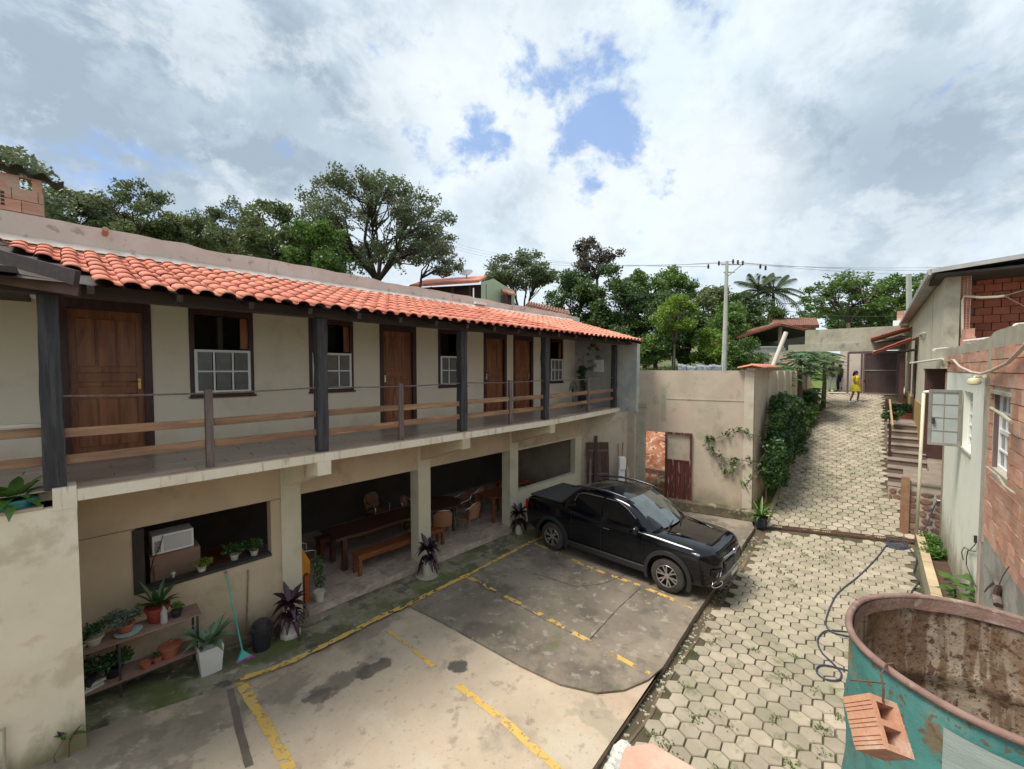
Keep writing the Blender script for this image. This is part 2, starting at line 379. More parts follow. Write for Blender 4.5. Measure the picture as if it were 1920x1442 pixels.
m_benchwood = mat('bench_wood', (.24, .085, .03), (.15, .05, .02), scale=2, rough=.4, vec='obj', stretch=(1, 6, 6))
m_tablewood = mat('dark_table_wood', (.10, .045, .028), (.06, .026, .018), scale=2, rough=.35, vec='obj', stretch=(1, 6, 6))
m_floorwood = mat('wood_look_floor', (.50, .40, .32), (.40, .31, .25), scale=1.3, rough=.3, stretch=(1, 9, 1), rnd=.12, spec=.4)
m_floortile = mat('marbled_floor_tile', (.50, .40, .33), (.34, .27, .22), scale=2.6, lo=.38, hi=.62, rough=.3, dist=1.2, rnd=.1, layers=[((.58, .50, .43), 4.5, .52, .66, .7, (1, 2.4, 1))])
m_grout = mat('grout', (.20, .16, .13), rough=.9)
m_whitewood = mat('white_painted_wood', (.88, .88, .86), (.84, .84, .82), scale=6, rough=.5)
m_pane = mat('dusty_window_pane', (.13, .13, .13), (.17, .165, .16), scale=3, rough=.22, spec=.5)
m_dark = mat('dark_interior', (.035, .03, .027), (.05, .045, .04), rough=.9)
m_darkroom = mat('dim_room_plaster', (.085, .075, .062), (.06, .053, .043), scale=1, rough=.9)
m_pvc = mat('white_pvc', (.82, .80, .76), (.72, .69, .62), scale=4, rough=.4)
m_metal = mat('brushed_metal', (.62, .62, .62), rough=.28, metal=1.)
m_black = mat('black_plastic', (.022, .023, .026), (.03, .03, .034), rough=.32)
m_blackm = mat('black_metal', (.03, .028, .028), (.05, .04, .035), scale=8, rough=.5)
m_brass = mat('brass', (.6, .42, .16), rough=.3, metal=1.)
m_moss = (.075, .085, .022)
# ------------------------------------------------------------------ ground shape
def zc(x, y=0): return max(0., .27 * (1 - x / 2.0))              # the yard rises a little towards the planter wall
def zdrive(x):
    if x < 13.2: return -.10
    if x > 29.4: return 3.27
    t = x - 13.9
    return -.10 + (.218 * t if t > .7 else .218 * (t + .7) ** 2 / 2.8)
def Yl(x): return 2.42 + .042 * (x - 5) if x < 14.2 else 2.86 + .04 * (x - 14.2)
def Yr(x): return -.44 + .04 * (x - 12.4) if x < 15.3 else (-.12 if x < 17.35 else .27 + .035 * (x - 17))
def Ye(x): return 2.55 + .055 * (x - 4.26)                        # kerb edge of the parking slab
def sm(a, b, x): t = min(1, max(0, (x - a) / (b - a))); return t * t * (3 - 2 * t)
def terrain(x, y):
    side = 3.3 + .04 * (x - 14.5)
    if x < 14.52 - .2415 * (y - 3.38) and y < 12.4 and y > side + .2: base = -.45
    elif x < 13.9 and y < 12.4: base = -.45
    elif y > side + .3 and x < 30:
        base = .15 + 4.2 * sm(15.5, 27, x) + .12 * math.sin(x * 1.3 + y * .9) * sm(14, 16, x)
        if x < 13.9: base = 2.6 + 2.2 * sm(12.4, 26, y)
        base = max(base, 2.0 * sm(11.5, 16, y) + 2.2 * sm(12.4, 26, y) if x < 20 else base)
    elif y > side + .3: base = 4.35
    else: base = zdrive(x) - .25
    if x >= 30: base = 3.2 + 1.15 * sm(3.5, 6.5, y)
    hill = 7 * sm(30, 130, math.hypot(x, y)) * sm(-10, 30, y) if y > side else 0
    return base + hill
gx = sorted(set([round(v, 3) for v in list(np.arange(-6, 40, .5)) + list(np.arange(40, 90, 2.5)) + [-400, -200, -80, -40, -20, -12, 110, 140, 200, 300, 500, 900] + list(np.arange(13.5, 15.5, .1))]))
gy = sorted(set([round(v, 3) for v in list(np.arange(-8, 14, .5)) + list(np.arange(14, 60, 2.5)) + [-600, -200, -80, -40, -20, -12, 70, 90, 120, 160, 250, 500, 900] + list(np.arange(3, 5, .12)) + [12.3, 12.5]]))
tv = [(x, y, terrain(x, y)) for x in gx for y in gy]; ny = len(gy)
tf = [(i * ny + j, (i + 1) * ny + j, (i + 1) * ny + j + 1, i * ny + j + 1) for i in range(len(gx) - 1) for j in range(ny - 1)]
m_ground = mat('earth_and_grass_ground', (.10, .13, .035), (.06, .095, .02), scale=.8, rough=.95, bump=.5, bscale=6, layers=[((.20, .12, .06), .35, .52, .66, .6)])
mbt = MB(); mbt.v = tv; mbt.f = tf
ter = bpy.data.objects.new('terrain', mbt.mesh('terrain', m_ground)); COL.objects.link(ter); ST(ter); ORG['terrain'] = V(0, 0, 0)
# ------------------------------------------------------------------ parking yard
def wp(lst, z=0.): return [tuple(on_z(px, py, z))[:2] for px, py in lst]
curve = wp([(767, 1135), (830, 1166), (900, 1205), (975, 1247), (1050, 1282), (1120, 1298), (1170, 1293), (1215, 1274), (1243, 1250)])
stain = (.10, .085, .065); stain2 = (.17, .14, .105)
def W2(px, py): p = on_z(px, py, 0); return p.x, p.y
SP = []
for (px, py, rx, ry, am, cc) in ((640, 1272, .55, .22, .65, stain), (600, 1300, .3, .14, .7, stain), (700, 1250, .35, .14, .8, stain), (862, 1246, .17, .17, 1., (.10, .09, .075)), (330, 1400, .7, .5, .5, stain2),
                                 (700, 1170, .5, .3, .45, stain2), (420, 1330, .5, .6, .55, stain2), (520, 1290, .5, .4, .5, stain2), (1150, 1360, .3, .8, .35, (.2, .19, .13)), (200, 1420, .6, .6, .5, stain2)):
    x, y = W2(px, py); SP.append((x, y, rx, ry, am, cc))
m_beige = mat('worn_beige_concrete', (.52, .42, .315), (.44, .355, .265), scale=.9, rough=.88, bump=.3, bscale=20, spots=SP,
              layers=[((.52, .46, .36), 1.7, .52, .72, .6), ((.24, .20, .15), .8, .58, .78, .55), ((.20, .165, .12), 3.5, .62, .76, .5), ((.16, .135, .10), 14., .66, .76, .35), ((.5, .34, .24), .5, .5, .7, .35)],
              zband=[((.15, .125, .075), 1, 7.6, 6.2, .7, 1.6)])
m_greyslab = mat('worn_grey_concrete', (.175, .145, .112), (.235, .195, .15), scale=.8, rough=.88, bump=.35, bscale=18,
                 layers=[((.32, .265, .20), .55, .50, .68, .65), ((.085, .07, .057), 1.0, .50, .70, .65), ((.38, .35, .28), 5., .62, .72, .5), ((.12, .11, .09), 3., .58, .7, .5), ((.10, .13, .04), 2.2, .66, .8, .5)])
m_walk = mat('mossy_walk_concrete', (.20, .18, .12), (.27, .245, .18), scale=1.3, rough=.93, bump=.5, bscale=16,
             layers=[((.06, .065, .025), 1.4, .45, .62, .75), ((.045, .045, .035), 2.6, .55, .68, .65), ((.42, .39, .31), 6., .66, .74, .6), ((.08, .105, .02), .9, .5, .7, .7)])
yl = wp([(415, 1296), (450, 1280), (553, 1238), (640, 1196), (709, 1160), (767, 1134), (820, 1107), (875, 1080), (940, 1046), (1000, 1015), (1040, 998)])
edge = [(x, Ye(x)) for x in (-3, 1, 4, curve[-1][0])]
poly_b = edge + list(reversed(curve)) + list(reversed(yl[:6])) + [(yl[0][0] - 4.0, yl[0][1] + .35)]
yard = None
for side, nm in ((True, 'near'), (False, 'far')):
    pl = clip_x(poly_b, 2.0, side)
    o = ST(MB().prism(pl, lambda x, y: zc(x) - .3, lambda x, y: zc(x) - .035).build('parking_slab', m_beige))
poly_g = curve[:] + [(x, Ye(x)) for x in (8, 10, 12, 13.6)] + [(14.25, 3.3), (13.85, 5.2), (13.4, 7.6), (11.5, 8.05), (10.5, 7.6)] + list(reversed(yl[5:]))
gslab = ST(MB().prism(poly_g, -.3, 0.).build('parking_slab', m_greyslab))
walkp = [(-3, 8.3), (-3, yl[0][1] + .25)] + yl + [(10.5, 7.6), (11.5, 8.06), (13.4, 7.7), (13.2, 9.0)]
for sd_ in (True, False):
    pl = clip_x([(x, y) for x, y in walkp], 2.0, sd_)
    ST(MB().prism(pl, lambda x, y: zc(x) - .3, lambda x, y: zc(x) + .012).build('building_walk', m_walk))
# painted lines, joints and cracks
m_yel = mat('worn_yellow_paint', (.66, .42, .085), (.52, .36, .12), scale=5, rough=.7, bump=.3, bscale=30, alpha=(5.5, .47, .53))
m_yel2 = mat('yellow_paint', (.68, .43, .09), (.58, .40, .13), scale=4, rough=.7, bump=.4, bscale=30, alpha=(9, .40, .47))
m_crack = mat('dark_joint', (.05, .043, .034), (.09, .08, .06), rough=.95)
def strip(name, pts, wd, zf, mt, parent=None, jag=.0, sub=6):
    pts = [Vector((p[0], p[1], 0)) for p in pts]; dense = []
    for a, b in zip(pts[:-1], pts[1:]):
        for k in range(sub): dense.append(a.lerp(b, k / sub))
    dense.append(pts[-1]); mb = MB(); n = len(dense)
    for i, p in enumerate(dense):
        t = (dense[min(i + 1, n - 1)] - dense[max(0, i - 1)]).normalized(); sd = Vector((-t.y, t.x, 0)); w_ = wd * (1 + jag * random.uniform(-1, 1)); o_ = random.uniform(-1, 1) * jag * wd * .4
        a, b = p + sd * (w_ / 2 + o_), p - sd * (w_ / 2 - o_)
        mb.v += [(a.x, a.y, zf(a.x, a.y)), (b.x, b.y, zf(b.x, b.y))]
    mb.f = [(2 * i, 2 * i + 1, 2 * i + 3, 2 * i + 2) for i in range(n - 1)]
    return mb.build(name, mt, parent)
ST(strip('painted_line', yl[1:], .11, lambda x, y: zc(x) + .018, m_yel2, jag=.22, sub=10))
for pts, wd, gz in (([(450, 1280), (492, 1350), (545, 1446)], .13, -1), ([(728, 1180), (770, 1210), (812, 1246)], .075, -1), ([(858, 1280), (950, 1352), (1056, 1446)], .11, -1),
                    ([(870, 1078), (1000, 1145), (1105, 1203), (1218, 1264)], .10, 0), ([(1002, 1018), (1110, 1066), (1200, 1098), (1312, 1146)], .11, 0)):
    ST(strip('painted_line', wp(pts), wd, (lambda x, y: zc(x) - .030) if gz else (lambda x, y: .004), m_yel2 if gz else m_yel, jag=.15))
for pts, wd, gz in (([(1201, 1102), (1160, 1140), (1105, 1200)], .022, 0), ([(1105, 1200), (1060, 1182), (960, 1128), (840, 1064)], .016, 0), 
                    ([(1000, 1075), (1080, 1100), (1130, 1095), (1240, 1050)], .018, 0)):
    ST(strip('slab_joint', wp(pts), wd, (lambda x, y: zc(x) - .031) if gz else (lambda x, y: .0035), m_crack, jag=.45, sub=14))
ST(strip('slab_joint', wp([(432, 1296), (448, 1370), (468, 1446)]), .085, lambda x, y: zc(x) - .031, mat('joint_filler', (.13, .10, .08), (.18, .14, .11), scale=3, rough=.95), jag=.08, sub=6))
# gutter between slab and paving
m_mud = mat('gutter_mud', (.12, .085, .055), (.19, .14, .09), scale=2.5, rough=.8, bump=.5, bscale=10, layers=[((.3, .27, .2), 9, .64, .7, .6)])
m_pave = mat('concrete_paver', (.41, .355, .275), (.335, .29, .22), scale=2.2, rough=.88, bump=.35, bscale=35, rnd=.17, island=.17,
             layers=[((.28, .265, .18), 1.0, .5, .7, .55), ((.22, .22, .12), 7., .6, .74, .5), ((.14, .15, .07), 2.4, .64, .76, .65)])
m_joint = mat('mossy_joint_soil', (.10, .075, .05), (.06, .06, .026), scale=1.6, rough=.97, bump=.6, bscale=20, layers=[((.19, .145, .09), .7, .5, .65, .7)])
bed = MB(); xs = [-3, 1, 3, 5, 7, 9, 11, 12.5, 13.2, 13.6, 14, 14.4, 15, 15.3] + list(np.arange(16, 30, .7)) + [29.6, 32]
b0 = []
for x in xs: b0 += [(x, Yl(x) + (.62 if x < 14 else .35), zdrive(x) - .028), (x, min(Yr(x), -.3) - (.4 if x < 29 else 1.5), zdrive(x) - .028)]
bed.add(b0, [(2 * i, 2 * i + 1, 2 * i + 3, 2 * i + 2) for i in range(len(xs) - 1)])
drive = ST(bed.build('driveway', m_joint))
DO = ORG[drive.name]
def hexmesh(j):
    mb = MB(); rr = .138; an0 = R(-24 + 30); top = []; bot = []
    for k in range(6):
        a = an0 + R(60) * k; r = rr * (1 + random.uniform(-j, j)); top.append((r * .95 * math.cos(a), r * .95 * math.sin(a), .0)); bot.append((r * math.cos(a), r * math.sin(a), -.012))
    low = [(x, y, -.05) for x, y, z in bot]
    return mb.add(top + bot + low, [tuple(range(6))] + [(i, i + 6, (i + 1) % 6 + 6, (i + 1) % 6) for i in range(6)] + [(i + 6, i + 12, (i + 1) % 6 + 12, (i + 1) % 6 + 6) for i in range(6)])
hxs = [hexmesh(.035) for _ in range(6)]; hms = [h.mesh('paver', m_pave) for h in hxs]
SPC = .2545; e1 = Vector((math.cos(R(-24)), math.sin(R(-24)))) * SPC; e2 = Vector((math.cos(R(-84)), math.sin(R(-84)))) * SPC
org = Vector((5.661, 2.335)); cand = []
for i in range(-90, 130):
    for j in range(-130, 110):
        p = org + e1 * i + e2 * j; x, y = p
        if not (1.5 < x < 29.3): continue
        if abs(x - (14.95 - .3 * (y + .3))) < .17: continue
        if not (Yr(x) + (.13 if x < 15.2 else .05) < y < Yl(x) - .0 - (.04 if x < 14 else -.05)): continue
        v = Vector((x, y, zdrive(x))) - EYE; d = v.dot(FWD)
        if d < .5 or abs(v.dot(RIGHT) / d) > 1.35: continue
        cand.append((v.length, x, y))
cand.sort()
def slope_rot(x):
    s = (zdrive(x + .1) - zdrive(x - .1)) / .2; return math.atan(s)
rest = MB()
for k, (d, x, y) in enumerate(cand):
    z = zdrive(x) + random.uniform(-.004, .004); tl = -slope_rot(x) + random.uniform(-.012, .012); tx = random.uniform(-.012, .012); h = k % 6
    if k < 300: inst('paver', hms[h], drive, (x, y, z), (tx, tl, 0))
    else:
        rm = Matrix.Rotation(tl, 3, 'Y') @ Matrix.Rotation(tx, 3, 'X')
        n = len(rest.v); rest.v += [tuple(rm @ Vector(q) + Vector((x, y, z))) for q in hxs[h].v[:12]]; rest.f += [tuple(i + n for i in f) for f in hxs[h].f[:7]]
STUFF(rest.build('far_pavers', m_pave, drive))
# weeds in the joints
wpt = []
for _ in range(210):
    x = 4.5 + 20 * random.random() ** 1.3; y = Yr(x) + (Yl(x) - Yr(x)) * random.random() ** (.6 if random.random() < .6 else 2.2)
    if mnoise.noise(Vector((x * .8, y * .8, 0))) < -.05 and random.random() < .75: continue
    for _ in range(int(14 + 30 * random.random())): wpt.append((x + random.gauss(0, .05), y + random.gauss(0, .05), zdrive(x) + .012 + abs(random.gauss(0, .012))))
l_weed = leafmat('weed_leaf', (.07, .13, .02), (.13, .2, .035))
STUFF(leaf_mesh('weeds', wpt, .032, l_weed, None, flat=.3), 'small green weeds growing in the joints of the paving', 'weeds')
# gutter strip mesh and kerb drop
gm = MB(); gp = []
for x in list(np.arange(-3, 13.8, .6)): gp += [(x, Ye(x) - .002, -.16), (x, Yl(x) - .02 + random.uniform(-.05, .05), -.115)]
gm.add(gp, [(2 * i, 2 * i + 1, 2 * i + 3, 2 * i + 2) for i in range(len(gp) // 2 - 1)])
ST(gm.build('gutter', m_mud))
# drain grate across the drive
m_rust = mat('rusty_grate', (.16, .085, .05), (.09, .05, .035), scale=9, rough=.85, bump=.4)
gr = thing('drain_grate', (14.2, 1.2, -.1), 'rusty narrow metal drain grate laid across the paved driveway', 'drain grate')
ga, gb = on_z(1450, 990, -.06), on_z(1722, 1031, -.06); dr = (gb - ga).normalized(); sdv = Vector((-dr.y, dr.x, 0))
ga.z = zdrive(ga.x) + .01; gb.z = zdrive(gb.x) + .01
MB().beam(ga - sdv * .1, gb - sdv * .1, .025, .04).build('frame_bar', m_rust, gr); MB().beam(ga + sdv * .1, gb + sdv * .1, .025, .04).build('frame_bar', m_rust, gr)
sl_ = MB(); L_ = (gb - ga).length
for k in range(int(L_ / .05)): c = ga.lerp(gb, (k + .5) / (L_ / .05)); sl_.beam(c - sdv * .09, c + sdv * .09, .014, .02)
STUFF(sl_.build('slats', m_rust, gr))
# ------------------------------------------------------------------ main building
YE, YW, YP = 6.85, 9.2, 8.1       # balcony edge, upper wall face, pillar / lower wall face
ZS, ZB = 3.28, 3.135              # balcony slab top, underside
XE = 13.35
bl = thing('guest_house', (6.5, 9.5, 0), 'long two storey cream building with orange tiled roof and wooden balcony over a dining hall', 'building')
def ub(px, Y=None): return on_y(px, 691, Y or YW).x
def yedge(x): return YE if x < 8.9 else YE + (x - 8.9) * (7.28 - YE) / (XE - 8.9)
# upper wall with openings
doors = [(113, 283), (713.5, 779.5), (907.5, 949.3), (963, 999)]
wins = [(357, 475), (580.5, 662), (822, 873), (1030, 1055)]
ZD, ZT = 5.62, 5.72
holes = []
dx = [(ub(a), ub(b)) for a, b in doors]; wx = [(ub(a), ub(b)) for a, b in wins]
for a, b in dx: holes.append((a, b, ZS, ZD))
WZ0, WZM = 4.20, 4.985
for a, b in wx: holes.append((a, b, WZ0, ZT - .12))
MB().wall(-3.0, XE, ZS, 6.42, YW, YW + .2, holes).build('upper_wall', m_cream, bl)
# parapet, slightly falling, ragged top
pr = MB(); xs = list(np.arange(-3.0, 13.95, .3)); vs = []
for x in xs:
    zt = 6.86 - .2 * max(0, x) / 13.9 + random.uniform(-.012, .012) - (.03 if int(x * 1.3) % 5 == 2 else 0)
    vs += [(x, YW + .1, 6.3), (x, YW + .1, zt), (x, YW + .3, zt + .01), (x, YW + .3, 6.3)]
n_ = len(xs); pr.add(vs, [(4*i+a, 4*i+4+a, 4*i+4+(a+1) % 4, 4*i+(a+1) % 4) for i in range(n_ - 1) for a in range(4)] + [(0, 1, 2, 3), (4*n_-1, 4*n_-2, 4*n_-3, 4*n_-4)])
pr.build('parapet', m_parapet, bl)
pp = on_y(197, 441, YW + .1); cp_ = MB().tube([pp + V(0, .08, -.02), pp + V(0, -.05, .05), pp + V(.0, -.12, .07)], [.045, .04, .04], 10).build('clay_spout', mat('clay_spout', (.5, .33, .16), (.3, .16, .1), rough=.8), bl)
pp = on_y(888, 567, YW + .1)
bx = MB(); bx.tube([pp, pp + V(0, 0, .42)], .018, 6); bx.box(pp.x - .02, pp.x + .42, pp.y - .12, pp.y + .03, pp.z - .05, pp.z + .01); bx.build('vent_pipe', m_pvc, bl)
# slab, floor planks, edge
sp_ = [(-3.0, YE), (8.9, YE), (XE, 7.28), (XE, YW), (-3.0, YW)]
MB().prism([(0.06, YE), (8.9, YE), (XE, 7.28), (XE, 12), (0.06, 12)], ZB, ZS - .012).build('balcony_slab', m_slabedge, bl)
MB().prism([(-3.0, YE + .26), (0.06, YE + .26), (0.06, 12), (-3.0, 12)], ZB, ZS - .012).build('balcony_slab', m_slabedge, bl)
pm = MB().box(-.592, .592, -.123, .123, -.012, .0).mesh('floor_plank', m_floorwood)
for r in range(9):
    for k in range(-2, 12):
        x = k * 1.2 + .6 + (r % 3) * .4; y = YE + .22 + r * .252
        if y > YW - .1 or x > XE - .6 or y < yedge(x + .6) + .13: continue
        inst('floor_plank', pm, bl, (x, y, ZS + .003))
ft = MB().prism([(0.06, YE + .004), (8.9, YE + .004), (XE, 7.284), (XE, 7.4), (8.9, YE + .12), (0.06, YE + .12)], ZS - .012, ZS + .004).build('floor_border', mat('pink_border', (.46, .33, .25), (.38, .27, .2), scale=3, rough=.7), bl)
# brackets, lower beam, pillars
m_brk = m_cream2
pil = [(538, 38), (792, 30), (962, 20)]
pX = [2.75, 5.65, 8.72]; tipX = [on_y(608, 870, YE).x, on_y(874, 820, YE).x, on_y(1036, 800, YE).x]
for k, (X, Xt) in enumerate(zip(pX, tipX)):
    h = .11; y1 = yedge(Xt) - .012
    bk = MB(); vs = []
    prof = [(y1, ZB - .002), (y1, ZB - .225), (y1 + .12, ZB - .225), (YP, ZB - .62), (YP, ZB - .002)]
    for s_ in (-1, 1):
        for (y, z) in prof:
            t = (y - y1) / (YP - y1); xc = Xt + (X - Xt) * t; vs.append((xc + s_ * h, y, z))
    bk.add(vs, [(0,1,2,3,4), (9,8,7,6,5)] + [(i, i+5, (i+1) % 5 + 5, (i+1) % 5) for i in range(5)])
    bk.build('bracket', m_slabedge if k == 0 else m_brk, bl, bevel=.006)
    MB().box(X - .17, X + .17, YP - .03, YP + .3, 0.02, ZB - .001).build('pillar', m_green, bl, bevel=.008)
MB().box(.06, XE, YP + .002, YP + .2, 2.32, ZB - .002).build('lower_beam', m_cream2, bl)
# lower walls with openings
wa = on_y(254, 1050, YP); wb = on_y(508, 980, YP); za = on_y(254, 990, YP).z; zb = on_y(254, 1113, YP).z
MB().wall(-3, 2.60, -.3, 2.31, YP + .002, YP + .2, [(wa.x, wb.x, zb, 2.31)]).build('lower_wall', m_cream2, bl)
lw = MB()
wf = .05
lw.box(wa.x - .03, wa.x + .10, YP - .015, YP + .21, zb - .02, 2.30); lw.box(wa.x + .1, wb.x, YP - .015, YP + .21, zb - .035, zb + .01)
lw.build('opening_frame', m_dark, bl)
w3a, w3b = on_y(970, 900, YP).x, on_y(1078.5, 900, YP).x; z3 = on_y(970, 922, YP).z; z3t = on_y(1078, 822, YP).z
MB().wall(8.86, 12.2, -.3, 2.32, YP + .002, YP + .2, [(w3a, w3b, z3, z3t)]).build('lower_wall', m_green, bl)
ob = MB().prism([(12.2, YP), (XE, 7.0), (XE, 6.72), (XE + .25, 6.72), (XE + .25, 12), (12.2, 12)], -.3, ZB - .0015); ob.build('end_wall', m_endwall, bl)
fin = MB(); fin.add([(XE, 6.66, ZB), (XE + .22, 6.66, ZB), (XE + .22, 9.6, ZB), (XE, 9.6, ZB), (XE, 6.66, 5.52), (XE + .22, 6.66, 5.52), (XE + .22, 9.6, 6.38), (XE, 9.6, 6.38)],
                    [(0,3,2,1),(4,5,6,7),(0,1,5,4),(1,2,6,5),(2,3,7,6),(3,0,4,7)]); fin.build('end_wall', m_fin, bl)
# hall shell
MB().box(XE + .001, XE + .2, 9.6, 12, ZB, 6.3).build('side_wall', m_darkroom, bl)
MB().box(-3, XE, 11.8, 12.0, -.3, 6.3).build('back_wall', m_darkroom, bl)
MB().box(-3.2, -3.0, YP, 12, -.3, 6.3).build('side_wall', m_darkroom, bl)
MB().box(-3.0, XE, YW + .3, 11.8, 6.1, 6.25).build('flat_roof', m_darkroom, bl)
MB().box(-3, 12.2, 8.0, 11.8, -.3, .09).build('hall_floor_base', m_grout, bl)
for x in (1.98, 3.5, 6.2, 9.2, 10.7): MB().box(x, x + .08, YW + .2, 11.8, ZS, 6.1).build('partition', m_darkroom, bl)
# hall floor tiles
tm_ = MB().box(-.274, .274, -.274, .274, -.012, 0).mesh('floor_tile', m_floortile); sm_ = MB().box(-.274, .274, -.006, .006, -.065, .065).mesh('step_tile', m_floortile)
for i in range(17):
    x = 2.98 + .277 + i * .555
    for j in range(7):
        if x > 12: continue
        inst('floor_tile', tm_, bl, (x, 7.98 + .277 + j * .555, .152))
    if x < 8.7: inst('step_tile', sm_, bl, (x, 7.972, .083))
MB().box(2.92, 8.86, 7.985, 8.1, -.2, .14).build('step_core', m_grout, bl)
# posts
post_px = [95, 603, 868, 1034, 1162]; postx = [on_y(p, 720, yedge(0) + .1).x for p in post_px[:3]] + [8.75, 13.1]
def posty(x): return yedge(x) + .13
for k, x in enumerate(postx):
    y = posty(x); wd = .086 if k < 4 else .08
    if k == 0: x += .0
    me = MB(); n = 9
    for i in range(n):
        z = ZS + .004 + (5.46 - ZS) * i / (n - 1); w_ = wd * (1 + random.uniform(-.06, .06)); jx, jy = random.uniform(-.006, .006), random.uniform(-.006, .006)
        me.v += [(x - w_ + jx, y - w_ + jy, z), (x + w_ + jx, y - w_ + jy, z), (x + w_ + jx, y + w_ + jy, z), (x - w_ + jx, y + w_ + jy, z)]
        if i: b = (i - 1) * 4; me.f += [(b + a, b + (a + 1) % 4, b + 4 + (a + 1) % 4, b + 4 + a) for a in range(4)]
    me.f += [(3, 2, 1, 0), (n * 4 - 4, n * 4 - 3, n * 4 - 2, n * 4 - 1)]
    me.build('post', m_darkwood, bl, bevel=.012)
MB().box(-.13, .058, YE - .008, YE + .3, 3.06, ZS + .03).build('post_pedestal', m_slabedge, bl)
# small posts, rails, top cable
sm_px = [391, 752, 958, 1105]; smx = [on_y(391, 720, YE + .1).x, on_y(752, 720, YE + .1).x, on_y(958, 720, YE + .1).x, on_y(1105, 720, 7.15).x]
for x in smx: MB().box(x - .045, x + .045, posty(x) - .045, posty(x) + .045, ZS + .004, 4.36).build('rail_post', m_railpost, bl, bevel=.006)
allx = sorted(postx + smx)
for a, b in zip(allx[:-1], allx[1:]):
    for z in (3.60, 3.90):
        ya, yb = posty(a), posty(b); dz = random.uniform(-.012, .012)
        MB().beam((a + .05, ya, z + dz), (b - .05, yb, z + dz + random.uniform(-.01, .01)), .035, .105).build('rail', m_rail, bl, bevel=.006)
for z in (3.60, 3.93): MB().beam((-2.6, posty(0) + .12, z), (-.1, posty(0) + .08, z), .035, .105).build('rail', m_rail, bl, bevel=.006)
MB().beam((-2.6, posty(0) + .12, 4.02), (-.1, posty(0) + .08, 4.02), .05, .03).build('rail', mat('pale_strip', (.5, .47, .4), rough=.7), bl)
cb = []
for a, b in zip(postx[:-1], postx[1:]):
    for t in range(6): x = a + (b - a) * t / 6; cb.append((x, posty(x) - .02, 4.335 - .03 * math.sin(math.pi * t / 6)))
cb.append((postx[-1], posty(postx[-1]), 4.335)); MB().tube(cb, .013, 6).build('top_cable', m_railpost, bl)
# frames, doors, windows
def door(x0, x1, hinge_left, k):
    fr = MB(); f = .085; y0, y1 = YW - .012, YW + .19
    fr.box(x0 - .02, x0 + f, y0, y1, ZS + .004, ZT); fr.box(x1 - f, x1 + .02, y0, y1, ZS + .004, ZT); fr.box(x0 + f, x1 - f, y0, y1, ZD - .06, ZT)
    fr.build('door_frame', m_frame, bl, bevel=.004)
    a, b = x0 + f, x1 - f; w_ = b - a; yd = YW + .07
    d = MB().box(a, b, yd, yd + .035, ZS + .01, ZD - .062).build('door', m_door, bl)
    def pn(u0, u1, z0, z1, nm='panel'):
        MB().box(a + w_ * u0, a + w_ * u1, yd - .016, yd + .001, z0, z1).build(nm, m_door, d, bevel=.01)
    zh = ZS + 1.03
    for c in range(3): pn(.10 + c * .275, .345 + c * .275, ZS + .14, zh - .14); pn(.10 + c * .275, .345 + c * .275, zh + .36, ZD - .2)
    pn(.10, .895, zh - .08, zh + .05); pn(.10, .895, zh + .12, zh + .27)
    hx = b - .06 if hinge_left else a + .06; s_ = -1 if hinge_left else 1
    hd = MB(); hd.box(hx - .018, hx + .018, yd - .03, yd - .014, zh - .0, zh + .17); hd.tube([(hx, yd - .03, zh + .12), (hx, yd - .06, zh + .12), (hx + s_ * .12, yd - .06, zh + .12)], .009, 6)
    hd.build('handle', m_brass if k == 0 else m_metal, d)
for k, (a, b) in enumerate(dx): door(a, b, k in (0, 3), k)
def window(x0, x1, k):
    f = .07; y0, y1 = YW - .014, YW + .19; fr = MB()
    fr.box(x0 - .01, x0 + f, y0, y1, WZ0 - .05, ZT); fr.box(x1 - f, x1 + .01, y0, y1, WZ0 - .05, ZT); fr.box(x0 + f, x1 - f, y0, y1, ZT - .12, ZT); fr.box(x0 + f, x1 - f, y0, y1, WZ0 - .05, WZ0)
    w = fr.build('window_frame', m_frame, bl, bevel=.004)
    a, b = x0 + .055, x1 - .055; ys = YW - .045; s_ = MB(); t = .045
    s_.box(a, a + t, ys, ys + .03, WZ0, WZM); s_.box(b - t, b, ys, ys + .03, WZ0, WZM); s_.box(a + t, b - t, ys, ys + .03, WZ0, WZ0 + t); s_.box(a + t, b - t, ys, ys + .03, WZM - t, WZM)
    zm = (WZ0 + WZM) / 2; s_.box(a + t, b - t, ys + .003, ys + .027, zm - .015, zm + .015)
    for c in (1, 2): xc = a + (b - a) * c / 3; s_.box(xc - .015, xc + .015, ys + .005, ys + .025, WZ0 + t, WZM - t)
    s_.build('sash', m_whitewood, w, bevel=.003)
    for c in range(3):
        for r in range(2):
            xa = a + (b - a) * c / 3 + .03; xb = a + (b - a) * (c + 1) / 3 - .03; za_ = WZ0 + .04 if r == 0 else zm + .018; zb_ = zm - .018 if r == 0 else WZM - .04
            MB().box(xa, xb, ys + .012, ys + .018, za_, zb_).build('pane', m_pane, w)
    MB().box(x1 - .20, x1 - f - .004, YW + .03, YW + .055, WZM + .03, ZT - .13).build('shutter', m_door, w)
    MB().box(x0 + f, x1 - f, YW + .7, YW + .72, WZ0, ZT).build('unlit_room_sheet', m_dark, w)  # dark sheet stands in for the unlit room behind the window
    MB().box(x0 - .03, x1 + .03, YW - .06, YW - .015, WZ0 - .085, WZ0 - .045).build('sill', m_frame, w)
for k, (a, b) in enumerate(wx): window(a, b, k)
MB().box(-1.2, XE, YW - .02, YW - .002, ZT + .002, 5.98).build('wall_plate', m_beamwood, bl)
